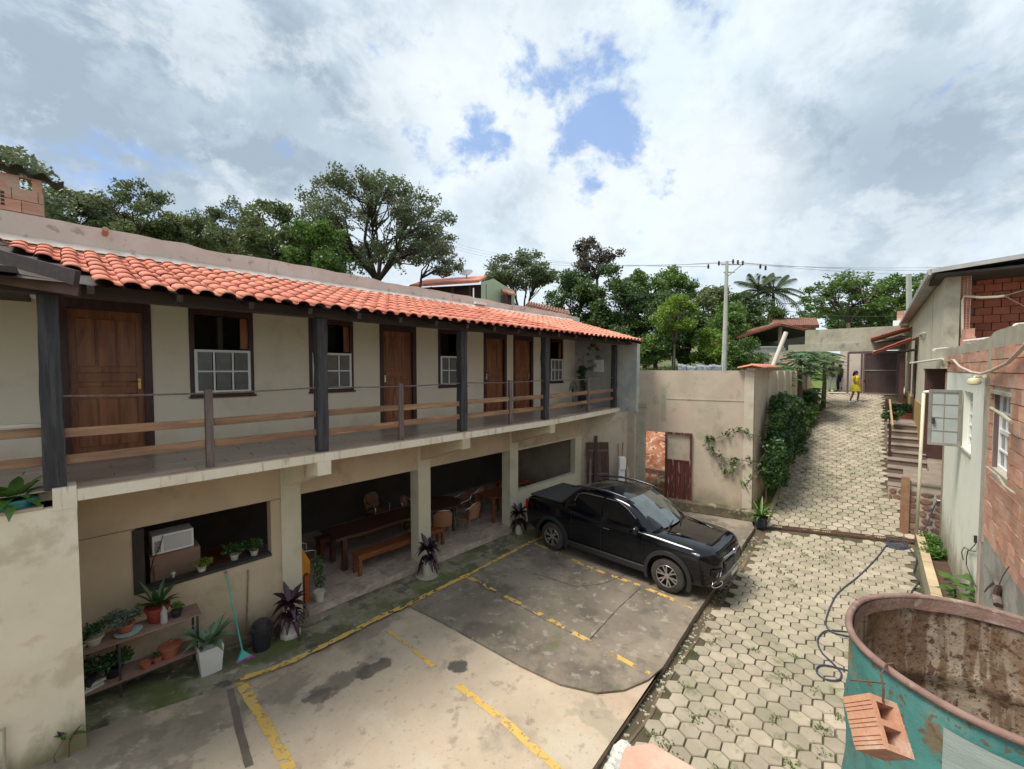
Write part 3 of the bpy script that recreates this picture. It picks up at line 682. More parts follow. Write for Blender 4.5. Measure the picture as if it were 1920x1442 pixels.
# ------------------------------------------------------------------ roof: eave beam, rafters, tiles
def zr(y): return 5.56 + .30 * (y - 6.4)
MB().box(-1.5, XE - .03, YE + .0, YE + .2, 5.462, 5.60).build('eave_beam', m_beamwood, bl)
for k in range(19):
    x = -.55 + k * .77
    MB().beam((x, 6.48, zr(6.48) - .085), (x, YW + .1, zr(YW + .1) - .085), .06, .09).build('rafter', m_beamwood, bl)
MB().add([(-.7, 6.5, zr(6.5) - .035), (XE, 6.5, zr(6.5) - .035), (XE, YW + .1, zr(YW + .1) - .035), (-.7, YW + .1, zr(YW + .1) - .035)], [(0, 3, 2, 1)]).build('roof_underside', m_beamwood, bl)
MB().box(-3.0, -.3, 6.5, YW, 5.60, 5.66).build('side_soffit', m_beamwood, bl)
a = on_y(70, 508, 6.6); MB().beam((-1.7, 7.2, 5.76), (.14, 6.55, 5.49), .07, .13).build('verge_rafter', mat('reddish_rafter', (.10, .05, .04), (.15, .09, .07), rough=.7, scale=3), bl)
MB().beam((-1.4, 8.9, 6.34), (.12, 6.42, 5.60), .05, .16).build('verge_board', m_beamwood, bl)
TW, TL = .2325, .46
def tilemesh(kind):
    mb = MB(); prof = []
    for k in range(7):
        a = math.pi * k / 6; prof.append((-.082 * math.cos(a) - .028, .048 * math.sin(a) + .010))
    prof += [(.075, .004), (.10, .0), (.124, .008)]
    n = len(prof)
    for i, y in enumerate((0, TL)):
        tp = 1.0 if i == 0 else .96; dz = .013 if i == 0 else .003
        for (x, z) in prof: mb.v.append((x * tp, y, z * (1.0 if i == 0 else .95) + dz))
    for k in range(n - 1): mb.f.append((k, k + 1, n + k + 1, n + k))
    for (x, z) in prof: mb.v.append((x, 0.003, z + .013 - .011))
    for k in range(n - 1): mb.f.append((k + 1, k, 2 * n + k, 2 * n + k + 1))
    return mb
tmb = tilemesh(0); tme = tmb.mesh('roof_tile', m_tile)
for p in tme.polygons: p.use_smooth = p.index < 9
pitch = math.atan(.30); rows = 7; step = .405; tiles = []
for c in range(-4, 57):
    x = .02 + c * TW + .1
    if x > XE - .1: continue
    for r in range(rows + 1):
        y = 6.40 + r * step * math.cos(pitch)
        if y > YW - .02: continue
        if x < .35 and y < 6.40 + (.30 - x) * 2.9: continue
        d = (Vector((x, y, 5.8)) - EYE).length; tiles.append((d, x, y, r))
tiles.sort(); restt = MB()
for k, (d, x, y, r) in enumerate(tiles):
    jx, jz, ja = random.uniform(-.006, .006), random.uniform(-.003, .004), random.uniform(-.012, .012)
    loc = (x + jx, y + random.uniform(-.008, .008), zr(y) + jz)
    if k < 300: inst('roof_tile', tme, bl, loc, (pitch - .012, ja * .6, ja))
    else:
        rm = Matrix.Rotation(ja, 3, 'Z') @ Matrix.Rotation(pitch - .012, 3, 'X'); n = len(restt.v)
        restt.v += [tuple(rm @ Vector(q) + Vector(loc)) for q in tmb.v]; restt.f += [tuple(i + n for i in f) for f in tmb.f]
STUFF(restt.build('far_roof_tiles', m_tile, bl))
# mortar fillet where tiles meet parapet
fl = MB(); fv = []
for x in np.arange(-.9, XE, .12):
    fv += [(x, YW + .09, zr(YW) + .13 + random.uniform(0, .02)), (x, YW - .03 + random.uniform(-.02, .01), zr(YW) + .035)]
fl.add(fv, [(2*i, 2*i+1, 2*i+3, 2*i+2) for i in range(len(fv) // 2 - 1)]); fl.build('mortar_fillet', m_parapet, bl)
# ------------------------------------------------------------------ planter wall at the left
pw = thing('planter_wall', (-1, YE, 0), 'tall cream stained wall with planter trough on top below the left end of the balcony', 'wall')
ZP = 3.10
MB().box(-3.2, .055, YE - .001, YE + .10, -.3, ZP).build('wall_face', m_leftwall, pw)
MB().box(-3.2, -.2, YE - .006, YE + .10, ZP, ZP + .035).build('coping', mat('pink_border', (.46, .33, .25)), pw)
MB().box(-3.2, -.21, YE + .10, YE + .255, 2.85, 2.95).build('trough_soil', mat('soil', (.07, .04, .025), (.1, .06, .035), scale=6, rough=.95, bump=.6), pw)
# ------------------------------------------------------------------ yard end wall
EA, EB = V(14.42, 3.38, 0), V(13.62, 6.70, 0); ed = (EB - EA).normalized(); en = V(ed.y, -ed.x, 0)   # en points away (+x)
if en.x < 0: en = -en
def ew(px):   # distance along the end wall under a pixel column
    r = ray(px, 700); r = V(r.x, r.y, 0); d = EA.xy; det = r.x * ed.y - r.y * ed.x
    t = (EA.x * ed.y - EA.y * ed.x) / det; p = r * t; return (p - V(EA.x, EA.y, 0)).dot(ed)
def ewz(px, py):
    s = ew(px); p = EA + ed * s; D = p.dot(_f); return on_D(px, py, D)
def on_D(px, py, D): r = ray(px, py); return (EYE + r * (D / r.dot(_f))).z
ewall = thing('yard_wall', tuple(EA), 'tall rough plastered wall closing the parking yard, with an open doorway and a vine', 'wall')
LW = (EB - EA).length
def epanel(mb, s0, s1, z0, z1, th=.16, off=0.):
    c = EA + ed * ((s0 + s1) / 2) + en * (th / 2 + off); c.z = (z0 + z1) / 2
    return mb.obox(c, ed * (s1 - s0) / 2, en * th / 2, V(0, 0, (z1 - z0) / 2))
s_d0, s_d1 = ew(1249), ew(1203); z_lint = ewz(1225, 809)
mb = MB(); epanel(mb, .22, s_d0, .0, 4.58); epanel(mb, s_d0, LW - .02, z_lint, 4.58); mb.build('wall', m_endwall, ewall)
mb = MB(); epanel(mb, -.04, .22, .0, 4.60, .24, -.05); mb.build('pilaster', mat('pale_pilaster', (.60, .53, .42), (.52, .45, .35), scale=1.5, rough=.92, bump=.3, layers=[((.4, .33, .25), 1.2, .6, .8, .5)]), ewall)
mb = MB(); epanel(mb, LW - .22, LW + .10, .0, ewz(1193, 760), .3, -.14); mb.build('pilaster', m_conc, ewall, bevel=.01)
mb = MB(); epanel(mb, LW - .26, LW + .13, ewz(1193, 762), ewz(1193, 755), .36, -.17); mb.build('pilaster_cap', m_conc, ewall)
mb = MB(); epanel(mb, .22, s_d0, 3.62, 3.655, .02, -.012); mb.build('plaster_ledge', m_endwall, ewall)
mb = MB(); epanel(mb, s_d0 - .0, s_d0 + .13, 2.9, 4.0, .02, -.012); mb.build('plaster_patch', m_conc, ewall)
mb = MB(); epanel(mb, -.35, s_d0 + .1, .0, .30, .36, -.34); mb.build('footing', mat('mossy_footing', (.13, .10, .07), (.2, .17, .11), scale=2, rough=.95, bump=.6, layers=[((.06, .07, .03), 2.5, .5, .65, .7), ((.36, .3, .22), 3.5, .62, .7, .6)]), ewall, bevel=.02)
m_browndoor = mat('peeling_brown_door', (.14, .035, .024), (.09, .025, .018), scale=1.5, rough=.6, stretch=(6, 6, .8), layers=[((.45, .38, .32), 3.0, .66, .72, .8, (5, 5, .7))])
dg = thing('yard_door', tuple(EA + ed * ew(1275)), 'dark brown peeling half plank door in a brown frame against the yard end wall', 'door')
s0, s1 = ew(1300), ew(1249.5); z0, zm_, z1 = ewz(1275, 943), ewz(1275, 862), ewz(1275, 811)
fr = MB(); epanel(fr, s0, s0 + .06, z0, z1, .06, -.07); epanel(fr, s1 - .06, s1, z0, z1, .06, -.07); epanel(fr, s0 + .06, s1 - .06, z1 - .06, z1, .06, -.07); epanel(fr, s0 + .06, s1 - .06, zm_ - .05, zm_, .06, -.07)
fr.build('frame', m_browndoor, dg)
n_ = 5
for k in range(n_):
    a = s0 + .06 + (s1 - s0 - .12) * k / n_; b = s0 + .06 + (s1 - s0 - .12) * (k + 1) / n_
    mb = MB(); epanel(mb, a + .004, b - .004, z0, zm_ - .05, .035, -.06 + random.uniform(0, .008)); mb.build('plank', m_browndoor, dg)
# rebar-stained post in front of the doorway edge
# side wall along the drive bed, with tiled coping at its near end
sw = thing('side_wall', (14.5, 3.25, 0), 'cream boundary wall with pilasters running uphill beside the paved driveway behind the bushes', 'wall')
def sy(x): return 3.30 + .04 * (x - 14.5)
MB().add([(x, sy(x) + dy, z) for x in (14.5, 29.2) for dy in (0, .14) for z in (0, 4.56)], [(0, 1, 3, 2), (4, 6, 7, 5), (0, 4, 5, 1), (2, 3, 7, 6), (1, 5, 7, 3)]).build('wall', m_endwall, sw)
for x in (16.4, 18.0, 19.6, 21.2, 22.8, 25, 27): MB().box(x - .12, x + .12, sy(x) - .07, sy(x) + .01, .1, 4.54).build('pilaster', m_green, sw)
tc_ = MB(); 
cp = thing('tile_coping', (14.3, 3.3, 4.6), 'short row of bright orange tiles capping the corner of the yard wall', 'roof tiles')
for k in range(12):
    x = 14.28 + k * TW
    for r, sgn in ((0, 1), (1, -1)):
        o = inst('roof_tile', tme, cp, (x, sy(x) + .07 - sgn * .40, 4.63), (R(14), 0, 0) if sgn > 0 else (R(14), 0, R(180)))
MB().box(14.3, 17.0, sy(15) - .02, sy(16) + .16, 4.56, 4.66).build('mortar_bed', m_mortar, cp)
# planting bed kerb and soil beside the drive
bd = MB(); bp = []
for x in np.arange(14.55, 29, .6): bp += [(x, Yl(x) + .02, zdrive(x) + .06), (x, sy(x), zdrive(x) + .16)]
bd.add(bp, [(2*i, 2*i+1, 2*i+3, 2*i+2) for i in range(len(bp) // 2 - 1)]); ST(bd.build('planting_bed', m_ground))
kb = MB(); bp = []
for x in np.arange(14.2, 29, .6): bp += [(x, Yl(x) + .0, zdrive(x) - .1), (x, Yl(x) + .0, zdrive(x) + .11), (x, Yl(x) + .09, zdrive(x) + .11), (x, Yl(x) + .09, zdrive(x))]
kb.add(bp, [(4*i+a, 4*i+a+1, 4*i+a+5, 4*i+a+4) for i in range(len(bp) // 4 - 1) for a in range(3)]); ST(kb.build('bed_kerb', m_conc))
# ------------------------------------------------------------------ building site seen through the doorway
m_red = mat('red_earth', (.27, .085, .04), (.40, .19, .11), scale=1.8, rough=.97, bump=.8, bscale=7, layers=[((.55, .42, .30), 5, .54, .62, .75), ((.2, .08, .04), 1.2, .55, .7, .5)])
es = MB(); ev = []; nx_, ny_ = 16, 14
for i in range(nx_):
    for j in range(ny_):
        x = 14.15 + i * .42; y = 3.75 + j * .6
        z = .12 + 2.1 * sm(1.2, 5.2, (i * .42)) + .10 * mnoise.noise(Vector((x * 1.7, y * 1.7, 3))) * (1 if i else 0)
        ev.append((x - .24 * (y - 3.4) + (0), y, z))
es.add(ev, [(i*ny_+j, (i+1)*ny_+j, (i+1)*ny_+j+1, i*ny_+j+1) for i in range(nx_-1) for j in range(ny_-1)]); ST(es.build('red_earth', m_red, smooth=True))
orb = thing('brick_footing', (16.5, 6, 1), 'low orange brick footing in the red earth beyond the open doorway', 'brick wall')
bmm = MB().box(-.14, .14, -.07, .07, -.09, .09).mesh('brick', m_brick)
for r in range(1):
    for k in range(9): inst('brick', bmm, orb, (16.9 + .02 * k + r * .0, 4.9 + k * .30 + (r % 2) * .15, 1.72 + r * .19), (0, 0, R(86)))
for r in range(1):
    for k in range(8): inst('brick', bmm, orb, (15.2, 4.9 + k * .30, .75 + r * .19), (0, 0, R(90)))
RUB = [a_ + ' rubble lump ' + b_ + ' of the heap behind the doorway' for b_ in ('in the front row', 'in the middle row', 'in the back row') for a_ in ('leftmost pale', 'second from left pale', 'central pale', 'second from right pale', 'rightmost pale')]
m_rub = mat('pale_rubble_stone', (.52, .40, .27), (.42, .31, .2), scale=4, rough=.95, bump=.6, rnd=.2)
c0 = on_z(1222, 915, .35); c0 = V(14.95, 6.35, .2)
for k in range(13):
    mb = MB().box(-1, 1, -1, 1, -1, 1); me = mb.mesh('rubble_stone', m_rub)
    for v in me.vertices: v.co *= random.uniform(.75, 1.1)
    o = bpy.data.objects.new('rubble_stone', me); COL.objects.link(o); ORG[o.name] = V(0, 0, 0)
    i, j = k % 5, k // 5
    o.location = (15.0 + j * .2 + random.uniform(-.05, .05), 5.75 + i * .21 + random.uniform(-.05, .05) - (j % 2) * .1, .48 + (.20 if j == 1 and 0 < i < 4 else 0) + .10 * j)
    o.scale = (random.uniform(.10, .17), random.uniform(.13, .20), random.uniform(.08, .12)); o.rotation_euler = (random.uniform(-.5, .5), random.uniform(-.5, .5), random.uniform(0, 3))
    T(o, RUB[k], 'rubble stone', 'rubble heap behind the doorway')
# ------------------------------------------------------------------ right hand building (local frame: x along the wall, wall face at y=0, building at y<0)
RA = R(2.2); RO = V(0, -1.365, 0)
rb = local_thing('workshop_building', RO, 'half plastered brick building with white wall, bare brick wall and sheet roofed upper terrace', 'building', rz=RA)
def RL(p):   # world -> local
    q = Vector(p) - RO; c, s = math.cos(RA), math.sin(RA); return Vector((q.x * c + q.y * s, -q.x * s + q.y * c, q.z))
def on_R(px, py, off=0.):   # pixel -> local point on the plane y=off
    r = ray(px, py); c, s = math.cos(RA), math.sin(RA); ry = -r.x * s + r.y * c; e = RL(EYE); t = (off - e.y) / ry
    return RL(EYE + r * t)
xw0 = on_R(1848, 800).x; xw1 = on_R(1772, 800).x
bw = (on_R(1893.5, 800).x, on_R(1857.5, 800).x, 3.14, 4.27); ww = (on_R(1822, 800).x, on_R(1805.5, 800).x, 3.08, 4.20)
MB().wall(xw0, xw1, -.3, 4.55, -.16, .0, [ww]).build('white_wall', m_white, rb)
MB().wall(-2.5, xw0, 2.0, 4.96, -.18, -.022, [bw]).build('brick_backing', m_mortar, rb)
MB().box(xw0, xw1, -.18, -.022, 4.55, 4.96).build('brick_backing', m_mortar, rb)
MB().box(-2.5, xw0 + .001, -.2, -.004, -.3, 2.02).build('cement_skirt', m_greycem, rb)
tb = MB(); tv_ = []
for i, x in enumerate(np.arange(-2.5, xw1 + .01, .25)):
    z = 5.15 + random.uniform(-.012, .018) + (.05 if x < 10 else -.02); tv_ += [(x, .004, 4.95), (x, .004, z), (x, -.19, z + .01), (x, -.19, 4.95)]
k_ = len(tv_) // 4; tb.add(tv_, [(4*i+a, 4*i+(a+1) % 4, 4*i+4+(a+1) % 4, 4*i+4+a) for i in range(k_ - 1) for a in range(4)] + [(4*k_-1, 4*k_-2, 4*k_-3, 4*k_-4)])
tb.build('ring_beam', m_conc, rb)
MB().box(xw0 - .20, xw0 - .004, -.19, .012, 1.9, 5.1).build('concrete_column', m_conc, rb)
MB().box(xw0 - .004, xw0 + .16, -.03, .008, .8, 4.5).build('plaster_edge', mat('pinkish_plaster', (.50, .38, .33), (.42, .33, .28), scale=3, rough=.9, bump=.3), rb)
bk1 = MB().box(-.142, .142, -.07, .07, -.092, .092).mesh('brick', m_brick)
cnt = 0
def lay(x0, x1, z0, z1, holes=()):
    global cnt
    r = 0; z = z0 + .1
    while z < z1 - .04:
        x = x0 + (.15 if r % 2 else 0.) + .15
        while x < x1 + .1:
            a, b = max(x - .142, x0 + .004), min(x + .142, x1 - .004)
            if b - a > .05:
                segs = [(a, b)]
                for h in holes:
                    if h[2] < z + .05 and h[3] > z - .05:
                        ns = []
                        for (p, q) in segs:
                            if q <= h[0] or p >= h[1]: ns.append((p, q))
                            else:
                                if h[0] - p > .04: ns.append((p, h[0] - .004))
                                if q - h[1] > .04: ns.append((h[1] + .004, q))
                        segs = ns
                for p, q in segs:
                    inst('brick', bk1, rb, ((p + q) / 2, -.065 + random.uniform(-.006, .006), z), (0, 0, random.uniform(-.01, .01)), ((q - p) / .284, 1, 1)); cnt += 1
            x += .30
        z += .197; r += 1
lay(6.6, xw0 - .2, 2.02, 4.96, [bw]); lay(xw0 + .0, xw1, 4.56, 4.95)
def rwin(h, nm, bars, split):
    x0, x1, z0, z1 = h; w = MB(); t = .045; y = -.13
    for (a, b, c, d) in ((x0, x0 + t, z0, z1), (x1 - t, x1, z0, z1), (x0 + t, x1 - t, z0, z0 + t), (x0 + t, x1 - t, z1 - t, z1)): w.box(a, b, y, y + .05, c, d)
    for k in range(1, bars): xc = x0 + (x1 - x0) * k / bars; w.box(xc - .015, xc + .015, y + .008, y + .04, z0 + t, z1 - t)
    for k in range(1, split): zc_ = z0 + (z1 - z0) * k / split; hh = .03 if (split % 2 == 0 and k == split // 2) else .013; w.box(x0 + t, x1 - t, y + .004, y + .045, zc_ - hh, zc_ + hh)
    fr = w.build('window_frame', m_whitewood, rb)
    for i in range(bars):
        for k in range(split):
            MB().box(x0 + (x1 - x0) * i / bars + .016, x0 + (x1 - x0) * (i + 1) / bars - .016, y + .015, y + .02, z0 + (z1 - z0) * k / split + .012, z0 + (z1 - z0) * (k + 1) / split - .012).build('pane', m_pane, fr)
rwin(bw, 'brick', 3, 4); rwin(ww, 'white', 3, 5)
MB().box(bw[0] - .06, bw[1] + .02, -.12, .02, bw[3], bw[3] + .05).build('lintel', m_conc, rb)
MB().box(ww[0] - .05, ww[1] + .05, -.12, .03, ww[2] - .04, ww[2] - .003).build('sill', m_conc, rb)
MB().box(bw[1] - .02, bw[1] + .0, -.17, -.03, bw[2], bw[3]).build('jamb', m_railpost, rb)
# open glazed casement leaf
lx = on_R(1806, 780).x + .02; cl_ = MB(); y1_ = .50
for (a, b, c, d) in ((.02, .07, 3.06, 4.21), (y1_ - .05, y1_, 3.06, 4.21), (.07, y1_ - .05, 3.06, 3.12), (.07, y1_ - .05, 4.15, 4.21)): cl_.box(lx - .02, lx + .02, a, b, c, d)
for k in range(1, 4): z = 3.09 + 1.09 * k / 4; cl_.box(lx - .012, lx + .012, .07, y1_ - .05, z - .008, z + .008)
cl_.box(lx - .01, lx + .01, .26, .275, 3.1, 4.16)
cas = cl_.build('open_casement', mat('grey_metal_frame', (.22, .21, .18), (.3, .29, .25), scale=4, rough=.6), rb, bevel=.003)
MB().box(lx - .003, lx + .003, .07, y1_ - .05, 3.12, 4.15).build('pane', mat('frosted_pane', (.44, .47, .45), (.38, .41, .39), scale=2, rough=.35), cas)
MB().box(lx - .05, lx - .02, .40, .44, 3.5, 3.62).build('latch', m_blackm, cas)
# security lamp
p = on_R(1845, 708, .0); q = on_R(1826, 713, .16)
MB().tube([p, p + V(.0, .10, .02), q + V(0, 0, .03)], .018, 8).lathe(q + V(0, 0, -.08), [(.03, 0), (.075, .02), (.085, .06), (.07, .10), (.02, .12)], 14).build('round_lamp', mat('cream_plastic', (.72, .68, .45), (.6, .56, .36), scale=5, rough=.5), rb, smooth='auto')
# pipes on walls, wire
def RW(px, py, off): return on_R(px, py, off)
MB().tube([RW(1776, 678, .02), RW(1788, 675, .1), RW(1800, 688, .1), RW(1822, 698, .06), RW(1840, 701, .05), RW(1860, 695, .06), RW(1890, 680, .06), RW(1915, 655, .06), RW(1935, 630, .06)], .022, 8).build('conduit', mat('dusty_conduit', (.52, .42, .34), (.6, .5, .42), rough=.7), rb, smooth=True)
MB().tube([RW(1858, 765, .06), RW(1880, 778, .1), RW(1896, 791, .1)], .022, 7).build('iron_bar', m_conc, rb)
MB().tube([RW(1850, 875, .03), RW(1872, 893, .06), RW(1884, 912, .08), RW(1902, 925, .06)], .014, 7).build('iron_bar', m_conc, rb)
MB().tube([RW(1808, 640, -.05), RW(1856, 635, -.05)], .03, 8).build('loose_pipe', m_pvc, rb); MB().tube([RW(1905, 611, -.05), RW(1930, 609, -.05)], .035, 8).build('loose_pipe', m_pvc, rb)
for (a, b, z) in ((0, 0, 0), (.33, .02, 0), (.2, .01, .19)):
    q = RW(1800, 645, -.1); inst('brick', bk1, rb, (q.x - a, q.y - .1, 5.16 + .09 + z), (0, 0, .1 + b))
# upper terrace behind: set back dark brick wall, hollow brick end column, sheet roof
X2 = xw1
MB().box(8, X2 + 1.25, -6, -.19, 4.9, 5.05).build('terrace_slab', m_conc, rb)
MB().box(X2 + 1.2, X2 + 1.35, -6.0, -.35, 5.0, 7.15).build('brick_backing', m_mortar, rb)
bk2 = MB().box(-.07, .07, -.142, .142, -.092, .092).mesh('brick', m_brickdark)
for r in range(11):
    for k in range(13):
        y = -.55 - k * .30 - (r % 2) * .15; inst('brick', bk2, rb, (X2 + 1.145, y, 5.12 + r * .197), (0, 0, random.uniform(-.01, .01)))
MB().box(X2 + 1.0, X2 + 1.12, -3.9, -2.5, 6.75, 7.15).build('dark_gap', m_dark, rb)
hb = MB(); xh = X2 + .08
for r in range(9):
    z0 = 5.16 + r * .2
    for k in range(5): hb.box(xh, xh + .02, -.36, -.17, z0 + k * .0425, z0 + k * .0425 + .010)
    for k in range(4): hb.box(xh + .001, xh + .019, -.36 + k * .0585, -.36 + k * .0585 + .014, z0, z0 + .185)
hb.build('hollow_brick_ends', mat('pink_hollow_brick', (.62, .38, .32), (.5, .28, .22), scale=4, rough=.9), rb)
MB().box(xh + .02, xh + .2, -.36, -.17, 5.15, 6.98).build('hollow_brick_core', m_brickdark, rb)
MB().tube([(xh - .03, -.25, 5.2), (xh - .03, -.23, 5.7), (xh - .04, -.21, 6.3), (xh - .05, -.24, 6.42), (xh - .2, -.5, 6.33), (xh - .2, -.75, 6.32), (xh - .2, -.86, 6.33)], .03, 8).build('bent_pipe', mat('yellowed_pvc', (.62, .54, .42), (.7, .63, .5), rough=.5), rb, smooth=True)
MB().tube([(xh - .2, -.86, 6.33), (xh + .3, -1.6, 6.6)], .012, 5).tube([(xh - .2, -.86, 6.33), (xh + .3, -1.6, 5.8)], .009, 5).build('loose_cable', m_conc, rb)
MB().tube([(xh + .7, -1.55, 5.1), (xh + .7, -1.55, 6.45)], .03, 6).tube([(xh + .8, -1.45, 5.1), (xh + .8, -1.45, 5.9)], .03, 6).build('rebar', m_rust, rb)
# upper side volume over the porch and beyond
xv1 = 20.3; 
MB().box(X2, X2 + 1.36, -.02, .10, 4.64, 6.95).build('upper_volume', m_green, rb); MB().box(X2 + 1.36, xv1 + .01, -3.2, .10, 4.64, 6.95).build('upper_volume', m_green, rb)
MB().box(X2 - .004, X2 + .0, -.17, .10, 4.7, 6.95).build('volume_edge', m_conc, rb)
MB().box(xv1, 31.5, -3.2, .10, -.2, 6.95).build('upper_volume', m_green, rb)
MB().box(X2 + 2.68, X2 + 2.70, .100, .108, 4.64, 6.95).build('joint_strip', m_conc, rb)
rs = MB(); m_sheet = mat('zinc_sheet', (.42, .42, .42), (.34, .33, .33), scale=2, rough=.5, metal=.0, bump=.1)
n_ = 60; rv = []
for i in range(n_ + 1):
    x = X2 - .5 + (31.9 - X2 + .5) * i / n_; z = .02 * (i % 2)
    rv += [(x, .40, 7.0 + z), (x, -6.5, 7.55 + z)]
rs.add(rv, [(2*i, 2*i+1, 2*i+3, 2*i+2) for i in range(n_)]); rs.build('sheet_roof', m_sheet, rb)
MB().box(X2 - .52, 31.9, .38, .44, 6.93, 7.06).build('fascia', m_sheet, rb)
MB().beam((X2 - .5, .40, 7.02), (X2 - .5, -6.5, 7.56), .04, .10).build('fascia', m_sheet, rb)
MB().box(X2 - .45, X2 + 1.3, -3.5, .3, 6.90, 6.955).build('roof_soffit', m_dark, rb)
MB().box(9, X2 + 1.2, -6.1, -5.95, 5.0, 7.3).build('rear_wall', m_brickdark, rb)
# recess with brown column, door shade
mbrown = mat('brown_paint', (.10, .045, .035), (.07, .032, .026), scale=2, rough=.6)
MB().box(X2 + .5, xv1, -3.2, -1.9, 1.5, 4.64).build('porch_back_wall', m_green, rb)
MB().box(xv1 - .5, xv1 - .02, -.55, .06, 1.6, 4.63).build('brown_column', mbrown, rb, bevel=.01)
MB().box(X2 + .9, X2 + 1.6, -1.9, -1.86, 1.6, 3.6).build('dark_door', mbrown, rb)
MB().box(X2 - .04, X2 - .002, -.16, .03, .1, 4.55).build('corner_post', mat('grey_brown', (.25, .2, .15), (.2, .16, .12), rough=.8), rb)
for (px0, py0, px1, py1, xx) in ((1707, 681, 1768, 673, 0), (1751, 656, 1776, 653, 0)):
    MB().tube([on_R(px1, py1, .11), on_R(px0, py0, .45)], .028, 8).build('overflow_pipe', m_pvc, rb)
MB().tube([on_R(1724, 629, .12), on_R(1728, 626, .18), on_R(1736, 624, .11)], .03, 8).build('overflow_pipe', m_pvc, rb)
MB().box(20.35, 31, .10, .125, 1.6, 3.4).build('ochre_dado', mat('ochre_dado', (.34, .22, .06), (.42, .30, .12), scale=2, rough=.9), rb)
# windows further along
for x0 in (23.4, 26.6):
    f = MB().box(x0, x0 + .9, .10, .16, 3.6, 4.9).build('window_frame', m_frame, rb); MB().box(x0 + .08, x0 + .82, .155, .17, 3.7, 4.8).build('pane', m_pane, f)
# ------------------------------------------------------------------ awnings and verandah posts
def awning(x0, x1, z0, z1, y0, y1, lab):
    a = local_thing('tiled_awning', RO, lab, 'awning', 'tiled awnings on the side wall', rz=RA)
    n = int((x1 - x0) / TW); m_ = (y1 - y0); pit = math.atan2(z0 - z1, m_)
    L2 = math.hypot(m_, z0 - z1)
    for i in range(n + 1):
        for r in range(int(L2 / .4)):
            t = (r * .4) / L2; y = y1 - t * m_; z = z1 + t * (z0 - z1)
            o = inst('awning_tile', awt, a, (x0 + i * TW + .1, y, z + .05), (pit - .01, 0, R(180)))
    MB().add([(x0, y0, z0), (x1, y0, z0), (x1, y1, z1), (x0, y1, z1), (x0, y0, z0 + .03), (x1, y0, z0 + .03), (x1, y1, z1 + .03), (x0, y1, z1 + .03)], [(0,3,2,1),(4,5,6,7),(0,1,5,4),(1,2,6,5),(2,3,7,6),(3,0,4,7)]).build('board', m_redtile, a)
    for x in (x0 + .15, x1 - .15):
        MB().beam((x, y0, z0 - .45), (x, y1 - .25, z1 + .02), .04, .05).build('bracket', m_blackm, a)
awt = tmb.mesh('awning_tile', m_redtile)
awning(22.6, 24.9, 5.86, 5.22, .11, 1.45, 'red tiled awning nearest to the camera, on dark brackets')
awning(26.8, 29.6, 6.55, 6.02, .11, 1.55, 'red tiled awning further up the drive, partly behind the nearer one')
def gpost(px, x, z0, z1, lab):
    y = on_x(px, 700, x).y; o = MB().box(x - .09, x + .09, y - .09, y + .09, z0, z1).build('verandah_post', mbrown, None, bevel=.01)
    return T(o, lab, 'post', 'brown verandah posts')
gpost(1720, 23.6, 2.42, 5.6, 'brown square verandah post standing at the edge of the top stair landing')
gpost(1691, 27.6, 3.0, 6.2, 'brown square verandah post nearest to the gate, under the farther awning')
# ------------------------------------------------------------------ stairs, landings, stone walls
m_step = mat('worn_brown_step', (.29, .235, .19), (.23, .185, .15), scale=2, rough=.75, bump=.15, layers=[((.42, .34, .28), 1.5, .55, .75, .5)])
m_riser = mat('dark_riser', (.15, .115, .09), (.19, .145, .115), scale=2, rough=.85, stretch=(1, 1, 5))
m_stone = mat('rubble_stonework', (.20, .115, .085), (.27, .17, .125), scale=3, rough=.9, bump=.6, rnd=.25)
stp = thing('outdoor_stairs', (19, .1, .5), 'brown tiled outdoor stairs climbing beside the driveway to the upper landing', 'stairs')
def ysl(x): return Yr(x) - .02
nst = 9; x0s, x1s = 17.5, 22.3
for k in range(nst):
    xa = x0s + (x1s - x0s) * k / nst; z = 1.02 + .185 * k
    MB().box(xa, xa + (x1s - x0s) / nst + .12, -.62, ysl(xa), z - .3, z - .035).build('riser', m_riser, stp)
    MB().box(xa - .03, xa + (x1s - x0s) / nst + .0, -.62, ysl(xa) + .02, z - .035, z).build('step', m_step, stp, bevel=.008)
MB().box(x0s + .05, x1s + .1, -.6, ysl(18) - .03, -.2, .98).build('stair_base', m_greycem, stp)
MB().box(22.3, 27.8, -.5, .5, .5, 2.52).build('landing', m_step, stp)
def stones(parent, o, u, v, n, W_, H_):
    """irregular stones on a face: origin o, unit axes u,v, normal n"""
    z = 0; r = 0
    while z < H_ - .05:
        h = random.uniform(.13, .21); x = -random.uniform(0, .1)
        while x < W_:
            w_ = random.uniform(.16, .32); a, b = max(0, x + .01), min(W_, x + w_ - .01); hh = min(h, H_ - z) - .02
            if b - a > .05 and hh > .03:
                c = o + u * ((a + b) / 2) + v * (z + hh / 2 + .01); mb = MB(); k = 7; ring = []
                for i in range(k):
                    an = 2 * math.pi * i / k + random.uniform(-.2, .2); rx = (b - a) / 2 * min(1, 1.12 * random.uniform(.9, 1.05)); rz_ = hh / 2 * min(1.1, 1.15 * random.uniform(.85, 1.05))
                    ring.append((math.cos(an) * rx, math.sin(an) * rz_))
                vs = [c + u * p + v * q for p, q in ring] + [c + u * p * .8 + v * q * .8 + n * random.uniform(.02, .035) for p, q in ring]
                mb.add(vs, [tuple(range(k, 2 * k))] + [(i, (i+1) % k, (i+1) % k + k, i + k) for i in range(k)]); mb.build('stone', m_stone, parent)
            x += w_
        z += h; r += 1
MB().box(17.38, 17.44, -.6, ysl(17.4), .2, .98).build('stone_backing', m_mortar, stp)
